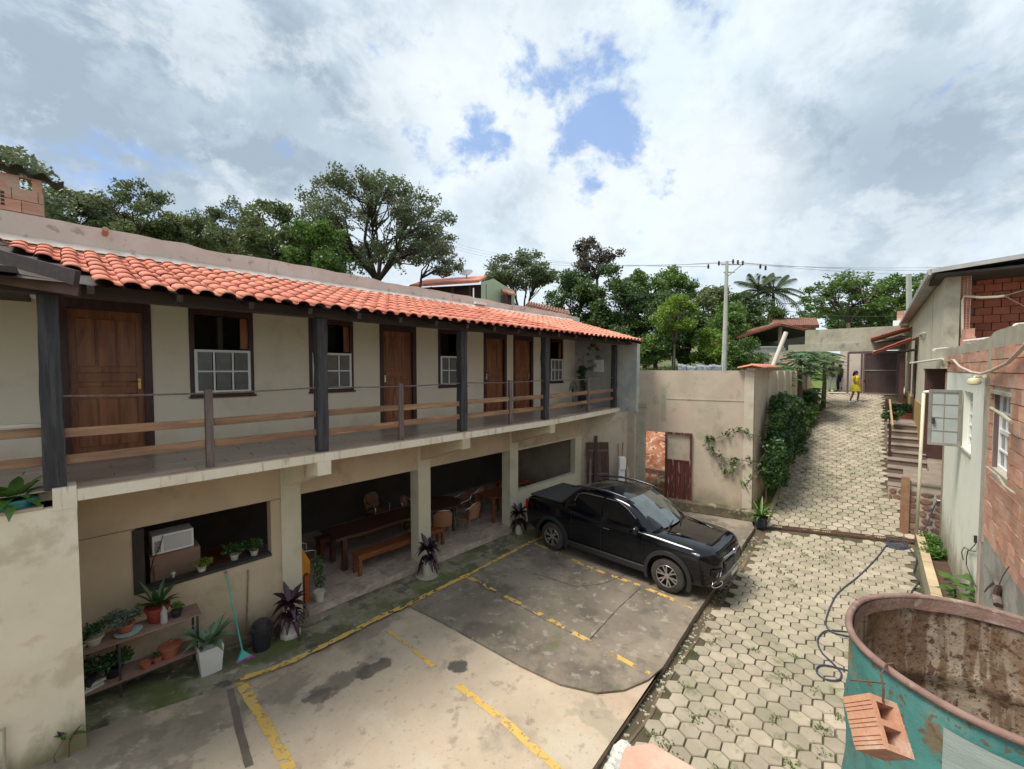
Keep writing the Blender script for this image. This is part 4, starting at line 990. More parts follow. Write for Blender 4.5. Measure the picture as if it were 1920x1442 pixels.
stones(stp, V(17.38, -.60, .45), V(0, 1, 0), V(0, 0, 1), V(-1, 0, 0), .85, .52)
pl = thing('porch_platform', (16.5, -.7, 0), 'raised porch platform with plank look top and irregular stone front below the brown column', 'platform')
MB().box(15.42, 17.37, -.62 - .9, -.06, 1.56, 1.62).build('porch_floor', m_step, pl)
MB().box(17.37, 20.3, -2.6, -.62, 1.56, 1.62).build('porch_floor', m_step, pl)
MB().box(15.46, 17.36, -1.5, -.10, -.3, 1.56).build('core', m_mortar, pl); MB().box(17.36, 20.2, -1.5, -.63, -.3, 1.56).build('core', m_mortar, pl)
stones(pl, V(15.46, -1.42, .0), V(0, 1, 0), V(0, 0, 1), V(-1, 0, 0), 1.32, 1.38)
MB().box(15.38, 15.50, -.2, -.02, .0, 1.72).build('stone_pier', mat('brown_pier', (.24, .12, .07), (.33, .2, .12), scale=3, rough=.9, bump=.5), pl)
stones(pl, V(15.46, -.10, .0), V(1, 0, 0), V(0, 0, 1), V(0, 1, 0), 1.85, 1.5)
# handrail
hr = thing('stair_handrail', (22.2, .5, 2.5), 'short wooden handrail with pale board on two dark posts at the head of the stairs', 'handrail')
a = at_d(1665, 744, 17.4); b = at_d(1672, 788, 14.6); a2 = at_d(1657, 790, 16.6)
p1 = on_x(1668, 838, 19.6); MB().beam((19.6, p1.y, 1.45), (19.6, p1.y, 2.55), .07, .07, (1, 0, 0)).build('post', m_frame, hr)
p2 = on_x(1661, 790, 22.4); MB().beam((22.4, p2.y, 2.4), (22.4, p2.y, 3.42), .08, .08, (1, 0, 0)).build('post', m_frame, hr)
MB().beam((22.5, p2.y - .09, 3.34), (19.5, p1.y - .06, 2.62), .05, .16).build('rail', mat('pale_board', (.45, .31, .19), (.36, .24, .14), scale=2, rough=.6), hr)
# planter along the white wall
pn = thing('long_planter', (12, -.6, 0), 'low concrete planter with buff rim along the foot of the white wall', 'planter')
def pyo(x): return -.44 + .04 * (x - 12.4)
pv = []
for x in (5.5, 15.3): pv += [(x, pyo(x), -.3), (x, pyo(x), .36), (x, pyo(x) - .13, .36), (x, pyo(x) - .13, -.3)]
MB().add(pv, [(0,1,5,4),(1,2,6,5),(2,3,7,6),(4,5,6,7),(0,3,2,1)]).build('kerb_wall', mat('mossy_planter_side', (.30, .28, .19), (.36, .33, .24), scale=2, rough=.95, bump=.5, layers=[((.12, .13, .06), 1.6, .5, .68, .7)]), pn)
for k in range(28):
    x = 5.6 + k * .345; 
    MB().obox((x + .17, pyo(x + .17) - .065, .375 + random.uniform(-.004, .004)), V(.166, .0066, 0), V(0, .078, 0), V(0, 0, .018)).build('rim_block', mat('buff_rim', (.56, .44, .28), (.48, .37, .24), scale=3, rough=.9, bump=.4, rnd=.12), pn)
MB().add([(5.5, pyo(5.5) - .13, .24), (15.3, pyo(15.3) - .13, .24), (15.3, -.78, .24), (5.5, -1.16, .24)], [(0, 3, 2, 1)]).build('soil', mat('soil', (.07, .04, .025)), pn)
# ------------------------------------------------------------------ gate, gate wall
gw = thing('gate_wall', (29.6, 1.5, 3.2), 'weathered concrete beams over the entrance gate at the top of the driveway', 'wall')
XG = 29.8
def gy(px): return on_x(px, 690, XG).y
def gz_(px, py): return on_x(px, py, XG).z
MB().box(XG, XG + .3, gy(1705), gy(1508), gz_(1600, 643), gz_(1600, 615)).build('upper_beam', m_conc, gw)
MB().box(XG - .12, XG + .28, gy(1705), gy(1478), gz_(1600, 657.5), gz_(1600, 643) - .003).build('lower_beam', m_conc, gw)
MB().box(XG + .02, XG + .3, gy(1690), gy(1683) , 3.0, gz_(1600, 658)).build('pier', m_green, gw)
MB().box(XG + .0, XG + .3, gy(1512), gy(1500) + 1.6, 3.0, gz_(1600, 658)).build('pier', m_endwall, gw)
gt = thing('entrance_gate', (XG, 1, 3.25), 'dark brown metal sliding gate with an open pale pedestrian door beside it', 'gate')
mgb = mat('brown_gate_metal', (.10, .065, .062), (.075, .05, .05), scale=3, rough=.5)
zt_, zb_ = gz_(1640, 660), 3.24
ya, yb, yc_, ye_ = gy(1682), gy(1621), gy(1616), gy(1594)
np_ = 22
for k in range(np_):
    a = ya + (yb - ya) * k / np_; b = ya + (yb - ya) * (k + 1) / np_; MB().box(XG - .05, XG - .02, a + .012, b - .012, zb_ + .12, zt_ - .08).build('slat', mgb, gt)
MB().box(XG - .02, XG - .01, ya, yb, zb_ + .12, zt_ - .08).build('panel', mgb, gt)
fr = MB(); fr.box(XG - .08, XG, ya - .05, yb + .02, zb_, zb_ + .12); fr.box(XG - .08, XG, ya - .05, ye_ + .09, zt_ - .08, zt_ + .05)
for y in (ya - .03, yb + .0, yc_, ye_ + .08): fr.box(XG - .09, XG - .001, y - .04, y + .05, zb_, zt_)
fr.build('gate_frame', mat('brown_gate_frame', (.15, .085, .08), (.12, .07, .07), rough=.5), gt)
MB().box(XG - .095, XG - .085, ya, yb, (zb_ + zt_) / 2 + .15, (zb_ + zt_) / 2 + .18).build('rail', mat('pale_rail', (.4, .36, .33), rough=.5), gt)
MB().box(XG + 1.6, XG + 1.7, yc_ - .4, ye_ + .6, 3.2, 6.2).build('pale_door', mat('pale_far_wall', (.62, .55, .50), (.7, .64, .58), scale=.8, rough=.9), gt)
rd = MB().add([(XG - .5, -6, 3.275), (XG - .5, 4.4, 3.275), (XG + 9, 5.2, 3.3), (XG + 9, -6, 3.3)], [(0, 3, 2, 1)]).build('street', mat('pale_street', (.55, .46, .36), (.48, .40, .32), scale=.8, rough=.9)); ST(rd)
gv = MB().add([(XG + 3.0, 2.6, 3.28), (XG + 3.0, 9, 3.3), (XG + 12, 9, 4.3), (XG + 12, 2.6, 4.3)], [(0, 3, 2, 1)]).build('grass_verge', mat('verge_grass', (.10, .16, .03), (.16, .2, .05), scale=3, rough=.95, bump=.6)); ST(gv)
bfw = MB().box(XG + 5, XG + 5.2, 1.6, 2.9, 3.2, 5.6).build('ochre_wall', mat('far_ochre_wall', (.55, .36, .26), (.62, .45, .33), scale=1, rough=.9)); T(bfw, 'sunlit ochre wall seen across the street through the gateway', 'wall')
# loose rubble crumbs on the red earth
random.seed(17); cr = MB()
for _ in range(260):
    i, j = random.uniform(.3, 6), random.uniform(0, 5); x = 14.5 + i; y = 4.2 + j; z = .14 + 2.1 * sm(1.2, 5.2, i + .35); s_ = random.uniform(.02, .07)
    x -= .24 * (y - 3.4); cr.obox((x, y, z + .02), V(s_, random.uniform(-s_, s_) * .4, 0), V(0, s_ * .8, 0), V(0, random.uniform(-.3, .3) * s_, s_ * .6))
STUFF(cr.build('loose_rubble', m_rub), 'small loose rubble scattered over the red earth beyond the doorway', 'rubble')
# gravel crumbs in the gutter
gc_ = MB()
for _ in range(260):
    x = random.uniform(3.5, 13.3); y = Ye(x) + (Yl(x) - Ye(x)) * random.random() + random.uniform(-.02, .06); s_ = random.uniform(.006, .02)
    if y > Ye(x) - .01: y = Ye(x) - .02 - random.random() * .15
    gc_.obox((x, y, -.128), V(s_, s_ * .3, 0), V(-s_ * .3, s_, 0), V(0, 0, s_ * .6))
STUFF(gc_.build('gutter_gravel', m_conc), 'small gravel and crumbs lying in the gutter beside the parking slab', 'gravel')
# ------------------------------------------------------------------ pickup truck
def make_truck():
    t = local_thing('pickup_truck', (0, 0, 0), 'glossy black double cab pickup truck with roof rails parked in the last marked bay', 'pickup truck')
    paint = mat('gloss_black_paint', (.0035, .004, .006), rough=.10, spec=.3, coat=.45)
    trim = mat('dark_grey_trim', (.02, .021, .023), rough=.5); glass = mat('dark_glass', (.004, .005, .006), rough=.04, spec=.4)
    chrome = mat('chrome', (.75, .76, .78), rough=.12, metal=1.); rub = mat('tyre_rubber', (.035, .03, .028), (.06, .05, .042), scale=6, rough=.85)
    # local frame: +x = right side of car seen from behind nose... nose towards -y; side facing camera is -x
    # stations along y from nose
    S = [(-.02, .56, .40, .62, .86, .92), (.05, .72, .32, .60, .92, .99), (.18, .85, .26, .60, .97, 1.055), (.45, .905, .24, .64, 1.01, 1.10), (.95, .925, .26, .70, 1.03, 1.13), (1.40, .92, .26, .70, 1.06, 1.17),
         (1.9, .915, .26, .70, 1.07, 1.13), (2.6, .915, .26, .70, 1.09, 1.13), (3.3, .92, .26, .70, 1.12, 1.16), (3.7, .925, .27, .72, 1.15, 1.21), (4.2, .925, .28, .74, 1.17, 1.235), (4.72, .91, .32, .76, 1.17, 1.23), (4.86, .86, .40, .78, 1.14, 1.19), (4.92, .78, .48, .80, 1.05, 1.10)]
    mb = MB(); ring = []
    for (s, w_, zb, zm_, zs, zt) in S:
        half = [(0, zb), (w_ - .14, zb), (w_ - .03, zb + .10), (w_, zm_), (w_ - .005, (zm_ + zs) / 2 + .02), (w_ - .03, zs), (w_ - .13, zt - .01), (w_ * .5, zt + .012), (0, zt + .02)]
        pts = half + [(-x, z) for x, z in reversed(half[1:-1])]
        ring.append(len(pts)); mb.v += [(x, s, z) for x, z in pts]
    n = ring[0]
    for i in range(len(S) - 1):
        for j in range(n): a = i * n + j; b = i * n + (j + 1) % n; mb.f.append((a, a + n, b + n, b))
    mb.f.append(tuple(range(n))); mb.f.append(tuple((len(S) - 1) * n + j for j in reversed(range(n))))
    me = mb.mesh('body', paint); tmp = bpy.data.objects.new('tmp', me); COL.objects.link(tmp)
    ss = tmp.modifiers.new('s', 'SUBSURF'); ss.levels = 2; ss.render_levels = 2
    cuts = MB()
    for yy in (.97, 3.96):
        for sx in (-1, 1): cuts.lathe((sx * .62, yy, .37), [(.425, 0), (.425, .5 * 1)], 28, axis=(sx, 0, 0))
    cm = cuts.mesh('cut', trim); co = bpy.data.objects.new('cut', cm); COL.objects.link(co)
    bo = tmp.modifiers.new('b', 'BOOLEAN'); bo.operation = 'DIFFERENCE'; bo.object = co; bo.solver = 'EXACT'
    dgp = bpy.context.evaluated_depsgraph_get(); bme = bpy.data.meshes.new_from_object(tmp.evaluated_get(dgp)); bme.name = 'body'
    bpy.data.objects.remove(tmp); bpy.data.objects.remove(co)
    for p in bme.polygons: p.use_smooth = True
    try: bme.set_sharp_from_angle(angle=R(40))
    except Exception: pass
    body = bpy.data.objects.new('body', bme); COL.objects.link(body); body.parent = t; ORG['body'] = V(0, 0, 0)
    P = lambda m, nm, mt_, par=t, **k: m.build(nm, mt_, par, **k)
    # cabin
    cab = MB(); C_ = [(1.14, .80, 1.10, .73, 1.14), (1.40, .82, 1.10, .71, 1.34), (1.86, .845, 1.11, .67, 1.62), (2.22, .85, 1.12, .66, 1.715), (2.75, .85, 1.13, .655, 1.745), (3.15, .845, 1.14, .65, 1.725), (3.42, .84, 1.15, .63, 1.66), (3.60, .85, 1.16, .67, 1.42), (3.84, .87, 1.18, .75, 1.26)]
    for (s, wb_, zb_, wt, zt) in C_:
        zmid = zb_ + (zt - zb_) * .5; wm = (wb_ + wt) / 2 + .022
        half = [(wb_, zb_ - .03), (wm, zmid), (wt + .02, zt - .06 * min(1, (zt - zb_) * 3)), (wt - .09, zt), (0, zt + .03 * min(1, (zt - zb_) * 3))]
        pts = half + [(-x, z) for x, z in reversed(half[:-1])]
        cab.v += [(x, s, z) for x, z in pts]
    n = 9
    for i in range(len(C_) - 1):
        for j in range(n - 1): a = i * n + j; cab.f.append((a, a + n, a + n + 1, a + 1))
    cab.f.append(tuple(range(n))); cab.f.append(tuple((len(C_) - 1) * n + j for j in reversed(range(n))))
    ca = P(cab, 'cabin', paint, smooth=True); sb = ca.modifiers.new('s', 'SUBSURF'); sb.levels = 2; sb.render_levels = 2
    # windscreen (curved, slightly proud)
    ws = MB(); nu, nv = 9, 6
    for j in range(nv):
        v = j / (nv - 1); s = 1.13 + .80 * v; z = 1.175 + .485 * v + .05 * math.sin(math.pi * v)
        for i in range(nu):
            u = -1 + 2 * i / (nu - 1); hw = .735 - .115 * v; ws.v.append((u * hw, s + .16 * u * u * (1 - .35 * v) - .0, z - .02 * u * u + .022))
    ws.f = [(j*nu+i, j*nu+i+1, (j+1)*nu+i+1, (j+1)*nu+i) for j in range(nv-1) for i in range(nu-1)]
    P(ws, 'windscreen', mat('windscreen_glass', (.05, .065, .062), rough=.03, spec=1., coat=1.), smooth=True)
    # side windows: on the tumblehome, both sides
    def side(poly, off, th=.012):
        out = []
        for (s, z) in poly: out.append((s, z, .872 - .30 * (z - 1.13) ** 1.0 * 1.0 + off))
        return out
    for sx in (-1, 1):
        for nm, poly in (('front_window', [(1.55, 1.18), (2.48, 1.19), (2.48, 1.61), (2.16, 1.60), (1.93, 1.50), (1.70, 1.34)]), ('rear_window', [(2.56, 1.19), (3.22, 1.22), (3.33, 1.38), (3.26, 1.55), (3.1, 1.61), (2.56, 1.615)])):
            pp_ = side(poly, .008); k = len(pp_); g = MB(); g.add([(sx * x, s, z) for s, z, x in pp_] + [(sx * (x - .03), s, z) for s, z, x in pp_], [tuple(range(k)), tuple(reversed(range(k, 2*k)))] + [(i, (i+1) % k, (i+1) % k + k, i + k) for i in range(k)])
            wn = P(g, nm, glass)
            cen = [(s, z) for s, z in poly]; top = [q for q in side(poly, .018) if q[1] > 1.3]; P(MB().tube([(sx * x, s, z + .01) for s, z, x in (top if nm[0] == 'r' else top)], .014, 6), 'rain_guard', mat('smoked_guard', (.07, .065, .075), rough=.25), wn)
        # rails, mirror, handles, sills, arches
        P(MB().tube([(sx * .69, 1.82, 1.63), (sx * .69, 2.02, 1.715), (sx * .685, 2.5, 1.775), (sx * .68, 2.9, 1.775), (sx * .67, 3.3, 1.735), (sx * .665, 3.5, 1.68)], [.018, .026, .028, .028, .026, .016], 8), 'roof_rail', mat('blue_black_rail', (.05, .055, .07), rough=.25, metal=.4), smooth=True)
        mm = MB().lathe((sx * 1.04, 1.62, 1.17), [(.02, -.085), (.075, -.06), (.09, 0), (.08, .05), (.03, .085)], 14, axis=(sx, 0, .1)); mi = P(mm, 'mirror', paint, smooth=True)
        P(MB().beam((sx * .88, 1.68, 1.14), (sx * .98, 1.64, 1.14), .06, .05), 'mirror_arm', trim, mi)
        P(MB().add([(sx * 1.11, 1.692, 1.11), (sx * .97, 1.692, 1.11), (sx * .97, 1.692, 1.22), (sx * 1.11, 1.692, 1.22)], [(0, 1, 2, 3)]), 'mirror_glass', chrome, mi)
        for s in (2.38, 3.22): P(MB().beam((sx * .928, s - .08, .985), (sx * .928, s + .08, .985), .02, .022), 'door_handle', chrome if s < 3 else paint, bevel=.004)
        P(MB().beam((sx * .905, 1.42, .345), (sx * .905, 3.52, .345), .06, .14), 'sill_trim', trim, bevel=.02)
        for yy in (.97, 3.96):
            mb = MB(); n_ = 18; vs = []
            for i in range(n_ + 1):
                a = math.pi * (-.12 + 1.24 * i / n_)
                for (r, x) in ((.425, .905), (.425, .945), (.50, .935), (.51, .90)): vs.append((sx * x, yy - math.cos(a) * r, .37 + math.sin(a) * r))
            mb.add(vs, [(4*i+j, 4*i+4+j, 4*i+4+(j+1) % 4, 4*i+(j+1) % 4) for i in range(n_) for j in range(4)]); P(mb, 'wheel_arch', trim, smooth='auto')
        for s, z0, z1 in ((1.50, .45, 1.10), (2.52, .42, 1.12), (3.36, .55, 1.14)):
            P(MB().tube([(sx * .921, s, z0), (sx * .926, s, .75), (sx * .905, s, z1)], .0035, 5), 'door_gap', trim)
        # lights
        P(MB().tube([(sx * .50, .055, .845), (sx * .70, .16, .875), (sx * .84, .42, .915), (sx * .86, .62, .94)], [.012, .03, .028, .008], 8), 'running_light', mat('lamp_glass', (.30, .31, .33), rough=.15, spec=.8, coat=.5), smooth=True)
        hl = P(MB().obox((sx * .70, .085, .66), V(.125, .05 , 0) if sx > 0 else V(.125, -.05, 0), V(0, .05, 0), V(0, .0, .07)), 'headlight', glass, bevel=.02)
        for q in (-.06, .0, .06): P(MB().beam((sx * (.70 + q) - .03, .03 + abs(q) * .4 + (.02 if q > 0 else 0), .615), (sx * (.70 + q) + .03, .03 + abs(q) * .4, .705), .012, .012), 'lamp_fin', mat('lamp_fin', (.4, .42, .45), rough=.3), hl)
        fl_ = []
        for i in range(21): a = 2 * math.pi * i / 20; fl_.append((sx * (.67 + .13 * math.cos(a)), .045 + .45 * max(0, .12 + .13 * math.cos(a)), .415 + .062 * math.sin(a)))
        P(MB().tube(fl_, .011, 6), 'fog_lamp_ring', chrome, smooth=True)
        P(MB().box(sx * .86, sx * .80, 4.70, 4.90, .85, 1.12), 'tail_lamp', mat('red_lamp', (.35, .02, .015), rough=.2), bevel=.015)
    # nose
    P(MB().tube([(-.50, .052, .845), (-.3, .012, .862), (0, -.012, .872), (.3, .012, .862), (.50, .052, .845)], [.014, .024, .034, .024, .014], 8), 'grille_bar', mat('violet_chrome', (.42, .42, .52), rough=.2, metal=1.), smooth=True)
    P(MB().lathe((0, -.03, .875), [(.0, .015), (.05, .01), (.062, 0), (.062, -.02)], 16, axis=(0, -1, 0)), 'badge', mat('badge', (.35, .33, .5), rough=.2, metal=1.), smooth='auto')
    for z in (.77, .705, .64): P(MB().tube([(-.48, .035, z), (0, -.022, z), (.48, .035, z)], .011, 6), 'grille_slat', mat('slat_metal', (.18, .18, .20), rough=.3, metal=.8))
    P(MB().obox((0, .03, .70), V(.5, 0, 0), V(0, .04, 0), V(0, 0, .115)), 'grille', trim, bevel=.02)
    plt = P(MB().obox((0, -.03, .53), V(.20, 0, 0), V(0, .006, 0), V(0, 0, .065)), 'number_plate', mat('plate_white', (.62, .63, .62), rough=.5))
    P(MB().obox((0, -.038, .578), V(.195, 0, 0), V(0, .002, 0), V(0, 0, .013)), 'plate_band', mat('plate_blue', (.05, .10, .35), rough=.5), plt)
    P(MB().obox((0, .10, .33), V(.60, 0, 0), V(0, .05, 0), V(0, 0, .07)), 'lower_bumper', trim, bevel=.03)
    # bonnet creases, wipers, tonneau, antenna
    for sx in (-1, 1): P(MB().tube([(sx * .60, 1.12, 1.175), (sx * .52, .8, 1.147), (sx * .42, .35, 1.065), (sx * .36, .16, .995)], [.008, .02, .02, .006], 8), 'bonnet_crease', paint, smooth=True)
    for a, b in (((-.55, 1.10, 1.205), (.02, 1.21, 1.245)), ((.05, 1.07, 1.205), (.60, 1.24, 1.235))): P(MB().tube([a, b], .011, 5), 'wiper', trim)
    P(MB().box(-.74, .74, 3.80, 4.82, 1.215, 1.262), 'bed_cover', mat('matt_bed_cover', (.045, .046, .048), rough=.75), bevel=.015)
    P(MB().tube([(.3, 3.15, 1.74), (.3, 3.42, 1.97)], .006, 5), 'antenna', trim)
    # wheels
    for yy in (.97, 3.96):
        for sx in (-1, 1):
            c = V(sx * .80, yy, .355); tw = .115
            ty = MB().lathe(c, [(.225, -tw), (.31, -tw), (.345, -tw * .8), (.355, -tw * .3), (.355, tw * .3), (.345, tw * .8), (.31, tw), (.225, tw), (.225, -tw)], 32, axis=(sx, 0, 0), cap=False)
            wh = P(ty, 'wheel', rub, smooth='auto')
            P(MB().lathe(c, [(.0, tw * .2), (.205, tw * .2), (.215, tw * .55), (.235, tw * .95), (.225, tw * 1.02), (.205, tw * .9)], 32, axis=(sx, 0, 0), cap=False), 'rim', mat('dark_rim', (.05, .05, .055), rough=.35, metal=.6), wh, smooth='auto')
            sp2 = MB()
            for k in range(6):
                a0 = 2 * math.pi * k / 6 + .3
                for da in (-.17, .17):
                    a = a0 + da; b = a0 + da * 1.15; p = c + V(sx * tw * .80, math.cos(a0) * .055, math.sin(a0) * .055); q = c + V(sx * tw * .93, math.cos(b) * .215, math.sin(b) * .215)
                    sp2.beam(p, q, .026, .03, (sx, 0, 0))
            sp2.lathe(c + V(sx * tw * .7, 0, 0), [(.06, 0), (.055, .03), (.0, .035)], 14, axis=(sx, 0, 0), cap=False)
            rg = []
            for i in range(33): a = 2 * math.pi * i / 32; rg.append(c + V(sx * tw * .98, math.cos(a) * .219, math.sin(a) * .219))
            sp2.tube(rg, .008, 5)
            P(sp2, 'spokes', mat('rim_silver', (.62, .60, .57), rough=.3, metal=.9), wh, smooth='auto')
    return t
tr = make_truck()
for o in list(bpy.data.objects):
    if o.parent == tr and o.name.split('.')[0] in ('grille_bar', 'badge', 'grille_slat', 'grille', 'number_plate', 'lower_bumper', 'headlight', 'fog_lamp_ring', 'running_light'): o.location.y = -.035; o.location.z = .04 if o.name.split('.')[0] in ('running_light', 'grille_bar', 'badge') else 0
tr.location = (8.38 + .92, 2.50, 0)
# ------------------------------------------------------------------ small builders
m_terra = mat('terracotta_pot', (.38, .12, .06), (.28, .09, .05), scale=5, rough=.8, bump=.2)
m_potw = mat('white_pot', (.58, .55, .47), (.47, .44, .36), scale=3, rough=.75, bump=.2)
m_soil = mat('soil', (.07, .04, .025))
l_purple = leafmat('purple_leaf', (.022, .010, .016), (.055, .018, .032), rough=.3, trans=.1)
l_agave = leafmat('agave_leaf', (.10, .17, .09), (.16, .25, .14), rough=.45, trans=.1)
l_green = leafmat('fresh_leaf', (.05, .13, .02), (.12, .24, .035), rough=.4)
l_dark = leafmat('dark_leaf', (.018, .06, .018), (.07, .15, .035), rough=.35, trans=.15)
l_grey = leafmat('greygreen_leaf', (.10, .15, .10), (.17, .22, .15), rough=.5, trans=.15)
l_yell = leafmat('yellowgreen_leaf', (.12, .18, .02), (.22, .28, .04), rough=.45)
def pot(mb, r0, r1, h, n=16, c=(0, 0, 0), rim=True):
    pr_ = [(r0, 0), (r0 * .4 + r1 * .6, h * .55), (r1, h)]
    if rim: pr_ = [(r0, 0), (r0 + (r1 - r0) * .8, h * .82), (r1 * 1.06, h * .83), (r1 * 1.08, h), (r1 * .93, h), (r1 * .9, h * .9), (0.001, h * .88)]
    return mb.lathe(c, pr_, n, cap=False)
def bladeplant(root, mt_, z, n, ln, wd, rise=(.5, 1.1), droop=(.3, 1.0), tilt0=0, tip=.02, fold=.15, sep=True, belly=.45, rbase=.02):
    for k in range(n):
        a = 2.399 * k + random.uniform(-.2, .2); f = k / max(1, n - 1)
        l = ln * random.uniform(.8, 1.1) * (1 - .25 * f); rs = rise[0] + (rise[1] - rise[0]) * f + random.uniform(-.1, .1); dr_ = droop[1] + (droop[0] - droop[1]) * f
        MB().blade((math.cos(a) * rbase, math.sin(a) * rbase, z + .1 * ln * f), (math.cos(a), math.sin(a), 0), l, wd * random.uniform(.85, 1.15), rs, dr_, 5, fold, tip, belly).build('leaf', mt_, root)
def purple(loc, lab, seed, h, potk='round', sc=1.0):
    random.seed(seed); t = local_thing('purple_cordyline', loc, lab, 'potted plant', 'purple leaved plants in pale pots along the hall'); 
    pm_ = MB()
    if potk == 'oct': pm_.lathe((0, 0, 0), [(.17, 0), (.17, .05), (.14, .07), (.125, .26), (.145, .28), (.145, .31), (.115, .31), (.11, .27), (0.001, .26)], 8, cap=False)
    elif potk == 'bucket': pm_.lathe((0, 0, 0), [(.115, 0), (.14, .34), (.15, .34), (.15, .36), (.13, .36), (.125, .32), (0.001, .31)], 20, cap=False)
    else: pm_.lathe((0, 0, 0), [(.10, 0), (.135, .24), (.15, .25), (.15, .28), (.12, .28), (.11, .25), (0.001, .24)], 14, cap=False)
    pm_.build('pot', m_potw, t, smooth='auto')
    h0 = .31 if potk != 'bucket' else .34
    MB().tube([(0, 0, h0 - .06), (.01, .0, h0 + h)], .016, 6).build('stem', m_frame, t)
    bladeplant(t, l_purple, h0 + .02, 14, .34, .125, (.2, .6), (.8, 1.3), tip=.15, fold=.25, belly=.2)
    bladeplant(t, l_purple, h0 + h, 20, .36, .115, (.3, 1.15), (.15, .9), tip=.12, fold=.25, belly=.2)
    return t
def gz0(p): return V(p.x, p.y, zc(p.x) + .012)
P1 = gz0(on_z(545, 1190, .012)); purple(P1, 'purple leaved plant in a pale octagonal pot beside the black bin', 11, .22, 'oct')
P2 = gz0(on_z(803, 1077, .012)); purple(P2, 'purple leaved plant in a white bucket by the middle pillar', 12, .22, 'bucket')
P3 = gz0(on_z(973, 1000, .012)); purple(P3, 'purple leaved plant in a small pale pot right behind the pickup tailgate', 13, .24, 'round')
sl2 = MB().lathe((P2.x - .03, P2.y, .005), [(.26, 0), (.25, .03), (0.001, .032)], 11, cap=False).build('stone_slab', m_conc); T(sl2, 'flat irregular concrete slab under the white bucket of the purple plant', 'stone slab')
# agave in square white pot
random.seed(5)
A = gz0(on_z(394, 1262, .05)); ag = local_thing('agave_plant', A, 'large pale green agave in a square white pot against the lower wall', 'potted plant')
q = MB(); q.add([(-.125, -.125, 0), (.125, -.125, 0), (.125, .125, 0), (-.125, .125, 0), (-.155, -.155, .40), (.155, -.155, .40), (.155, .155, .40), (-.155, .155, .40), (-.13, -.13, .40), (.13, -.13, .40), (.13, .13, .40), (-.13, .13, .40), (-.12, -.12, .34), (.12, -.12, .34), (.12, .12, .34), (-.12, .12, .34)],
    [(0,3,2,1),(0,1,5,4),(1,2,6,5),(2,3,7,6),(3,0,4,7),(4,5,9,8),(5,6,10,9),(6,7,11,10),(7,4,8,11),(8,9,13,12),(9,10,14,13),(10,11,15,14),(11,8,12,15),(12,13,14,15)]); q.build('pot', mat('square_white_pot', (.66, .65, .62), (.58, .57, .54), scale=3, rough=.6), ag, bevel=.004)
bladeplant(ag, l_agave, .40, 19, .42, .125, (.35, 1.2), (.1, .55), tip=.02, fold=.35, belly=.1, rbase=.03)
# bin
B = gz0(on_z(491, 1215, .012)); bn_ = local_thing('rubbish_bin', B, 'small black plastic bin with a domed lid beside the lower wall', 'bin')
MB().lathe((0, 0, 0), [(.125, 0), (.13, .02), (.155, .30), (.17, .31), (.17, .35), (.15, .36), (0.001, .36)], 24, cap=False).build('body', m_black, bn_, smooth='auto')
MB().lathe((0, 0, .345), [(.172, 0), (.175, .03), (.13, .05), (.125, .10), (.09, .125), (0.001, .13)], 24, cap=False).build('lid', m_black, bn_, smooth='auto')
MB().tube([(-.17, 0, .30), (-.19, 0, .33), (-.17, 0, .36)], .012, 6).tube([(.17, 0, .30), (.19, 0, .33), (.17, 0, .36)], .012, 6).build('handles', m_black, bn_)
# broom and stick
m_turq = mat('turquoise_plastic', (.06, .42, .36), rough=.4); br = thing('broom', (2, 8, 0), 'turquoise broom with magenta bristles leaning on the lower wall', 'broom')
bh = on_z(456, 1228, .10); bt = on_y(424, 1076, YP - .03); MB().tube([bh, bt], .012, 8).build('handle', m_turq, br); MB().tube([bt, bt + (bt - bh).normalized() * .05], .014, 8).build('handle_tip', mat('purple_plastic', (.3, .1, .2), rough=.5), br)
dn = (bh - bt).normalized(); sdx = V(1, .15, 0).normalized()
MB().add([bh + sdx * s * a + dn * b + V(0, c, 0) for (a, b) in ((.02, -.06), (.10, .05)) for s in (-1, 1) for c in (-.025, .025)], [(0,1,3,2),(4,6,7,5),(0,2,6,4),(1,5,7,3),(0,4,5,1),(2,3,7,6)]).build('head', m_turq, br)
fb = MB()
for k in range(46):
    u = (k % 23) / 22 * 2 - 1; c = -.02 + .04 * (k // 23); p = bh + sdx * u * .095 + dn * .045 + V(0, c, 0); qn = bh + sdx * u * .135 + dn * .125 + V(0, c * 1.5, 0); qn.z = max(qn.z, zc(qn.x) + .02); fb.tube([p, qn], .005, 4)
fb.build('bristles', mat('magenta_bristle', (.30, .06, .22), (.42, .12, .33), scale=20, rough=.8), br)
st1 = MB().tube([gz0(on_z(462, 1200, .02)), on_y(465, 1068, YP - .02)], .010, 6).build('wooden_stick', m_rail); T(st1, 'thin brown stick leaning on the wall between the broom and the bin', 'stick')
# iron shelf with pots
sh0 = thing('plant_shelf', (.75, 7.8, .1), 'two tier black iron shelf with worn boards holding potted plants', 'shelf')
SY0, SY1 = 7.58, 7.93; SX0, SX1 = -.25, 1.28; ZL, ZU = .46, 1.0
mboard = mat('worn_board', (.22, .13, .10), (.30, .20, .15), scale=2, rough=.8, stretch=(1, 7, 7), bump=.2)
for x in (-.2, .40, 1.25):
    for y in (SY0, SY1): MB().box(x - .014, x + .014, y - .014, y + .014, zc(x), ZU - .02).build('leg', m_blackm, sh0)
for z, nm in ((ZL, 'lower_board'), (ZU, 'upper_board')): MB().box(SX0, SX1 + .02, SY0 - .03, SY1 + .02, z - .02, z).build(nm, mboard, sh0)
MB().box(SX0, SX1, SY0 - .02, SY0, ZL - .05, ZL - .02).build('rail', m_blackm, sh0)
def on_shelf(px, y, z): p = on_y(px, 1200, y); return V(p.x, y, z)
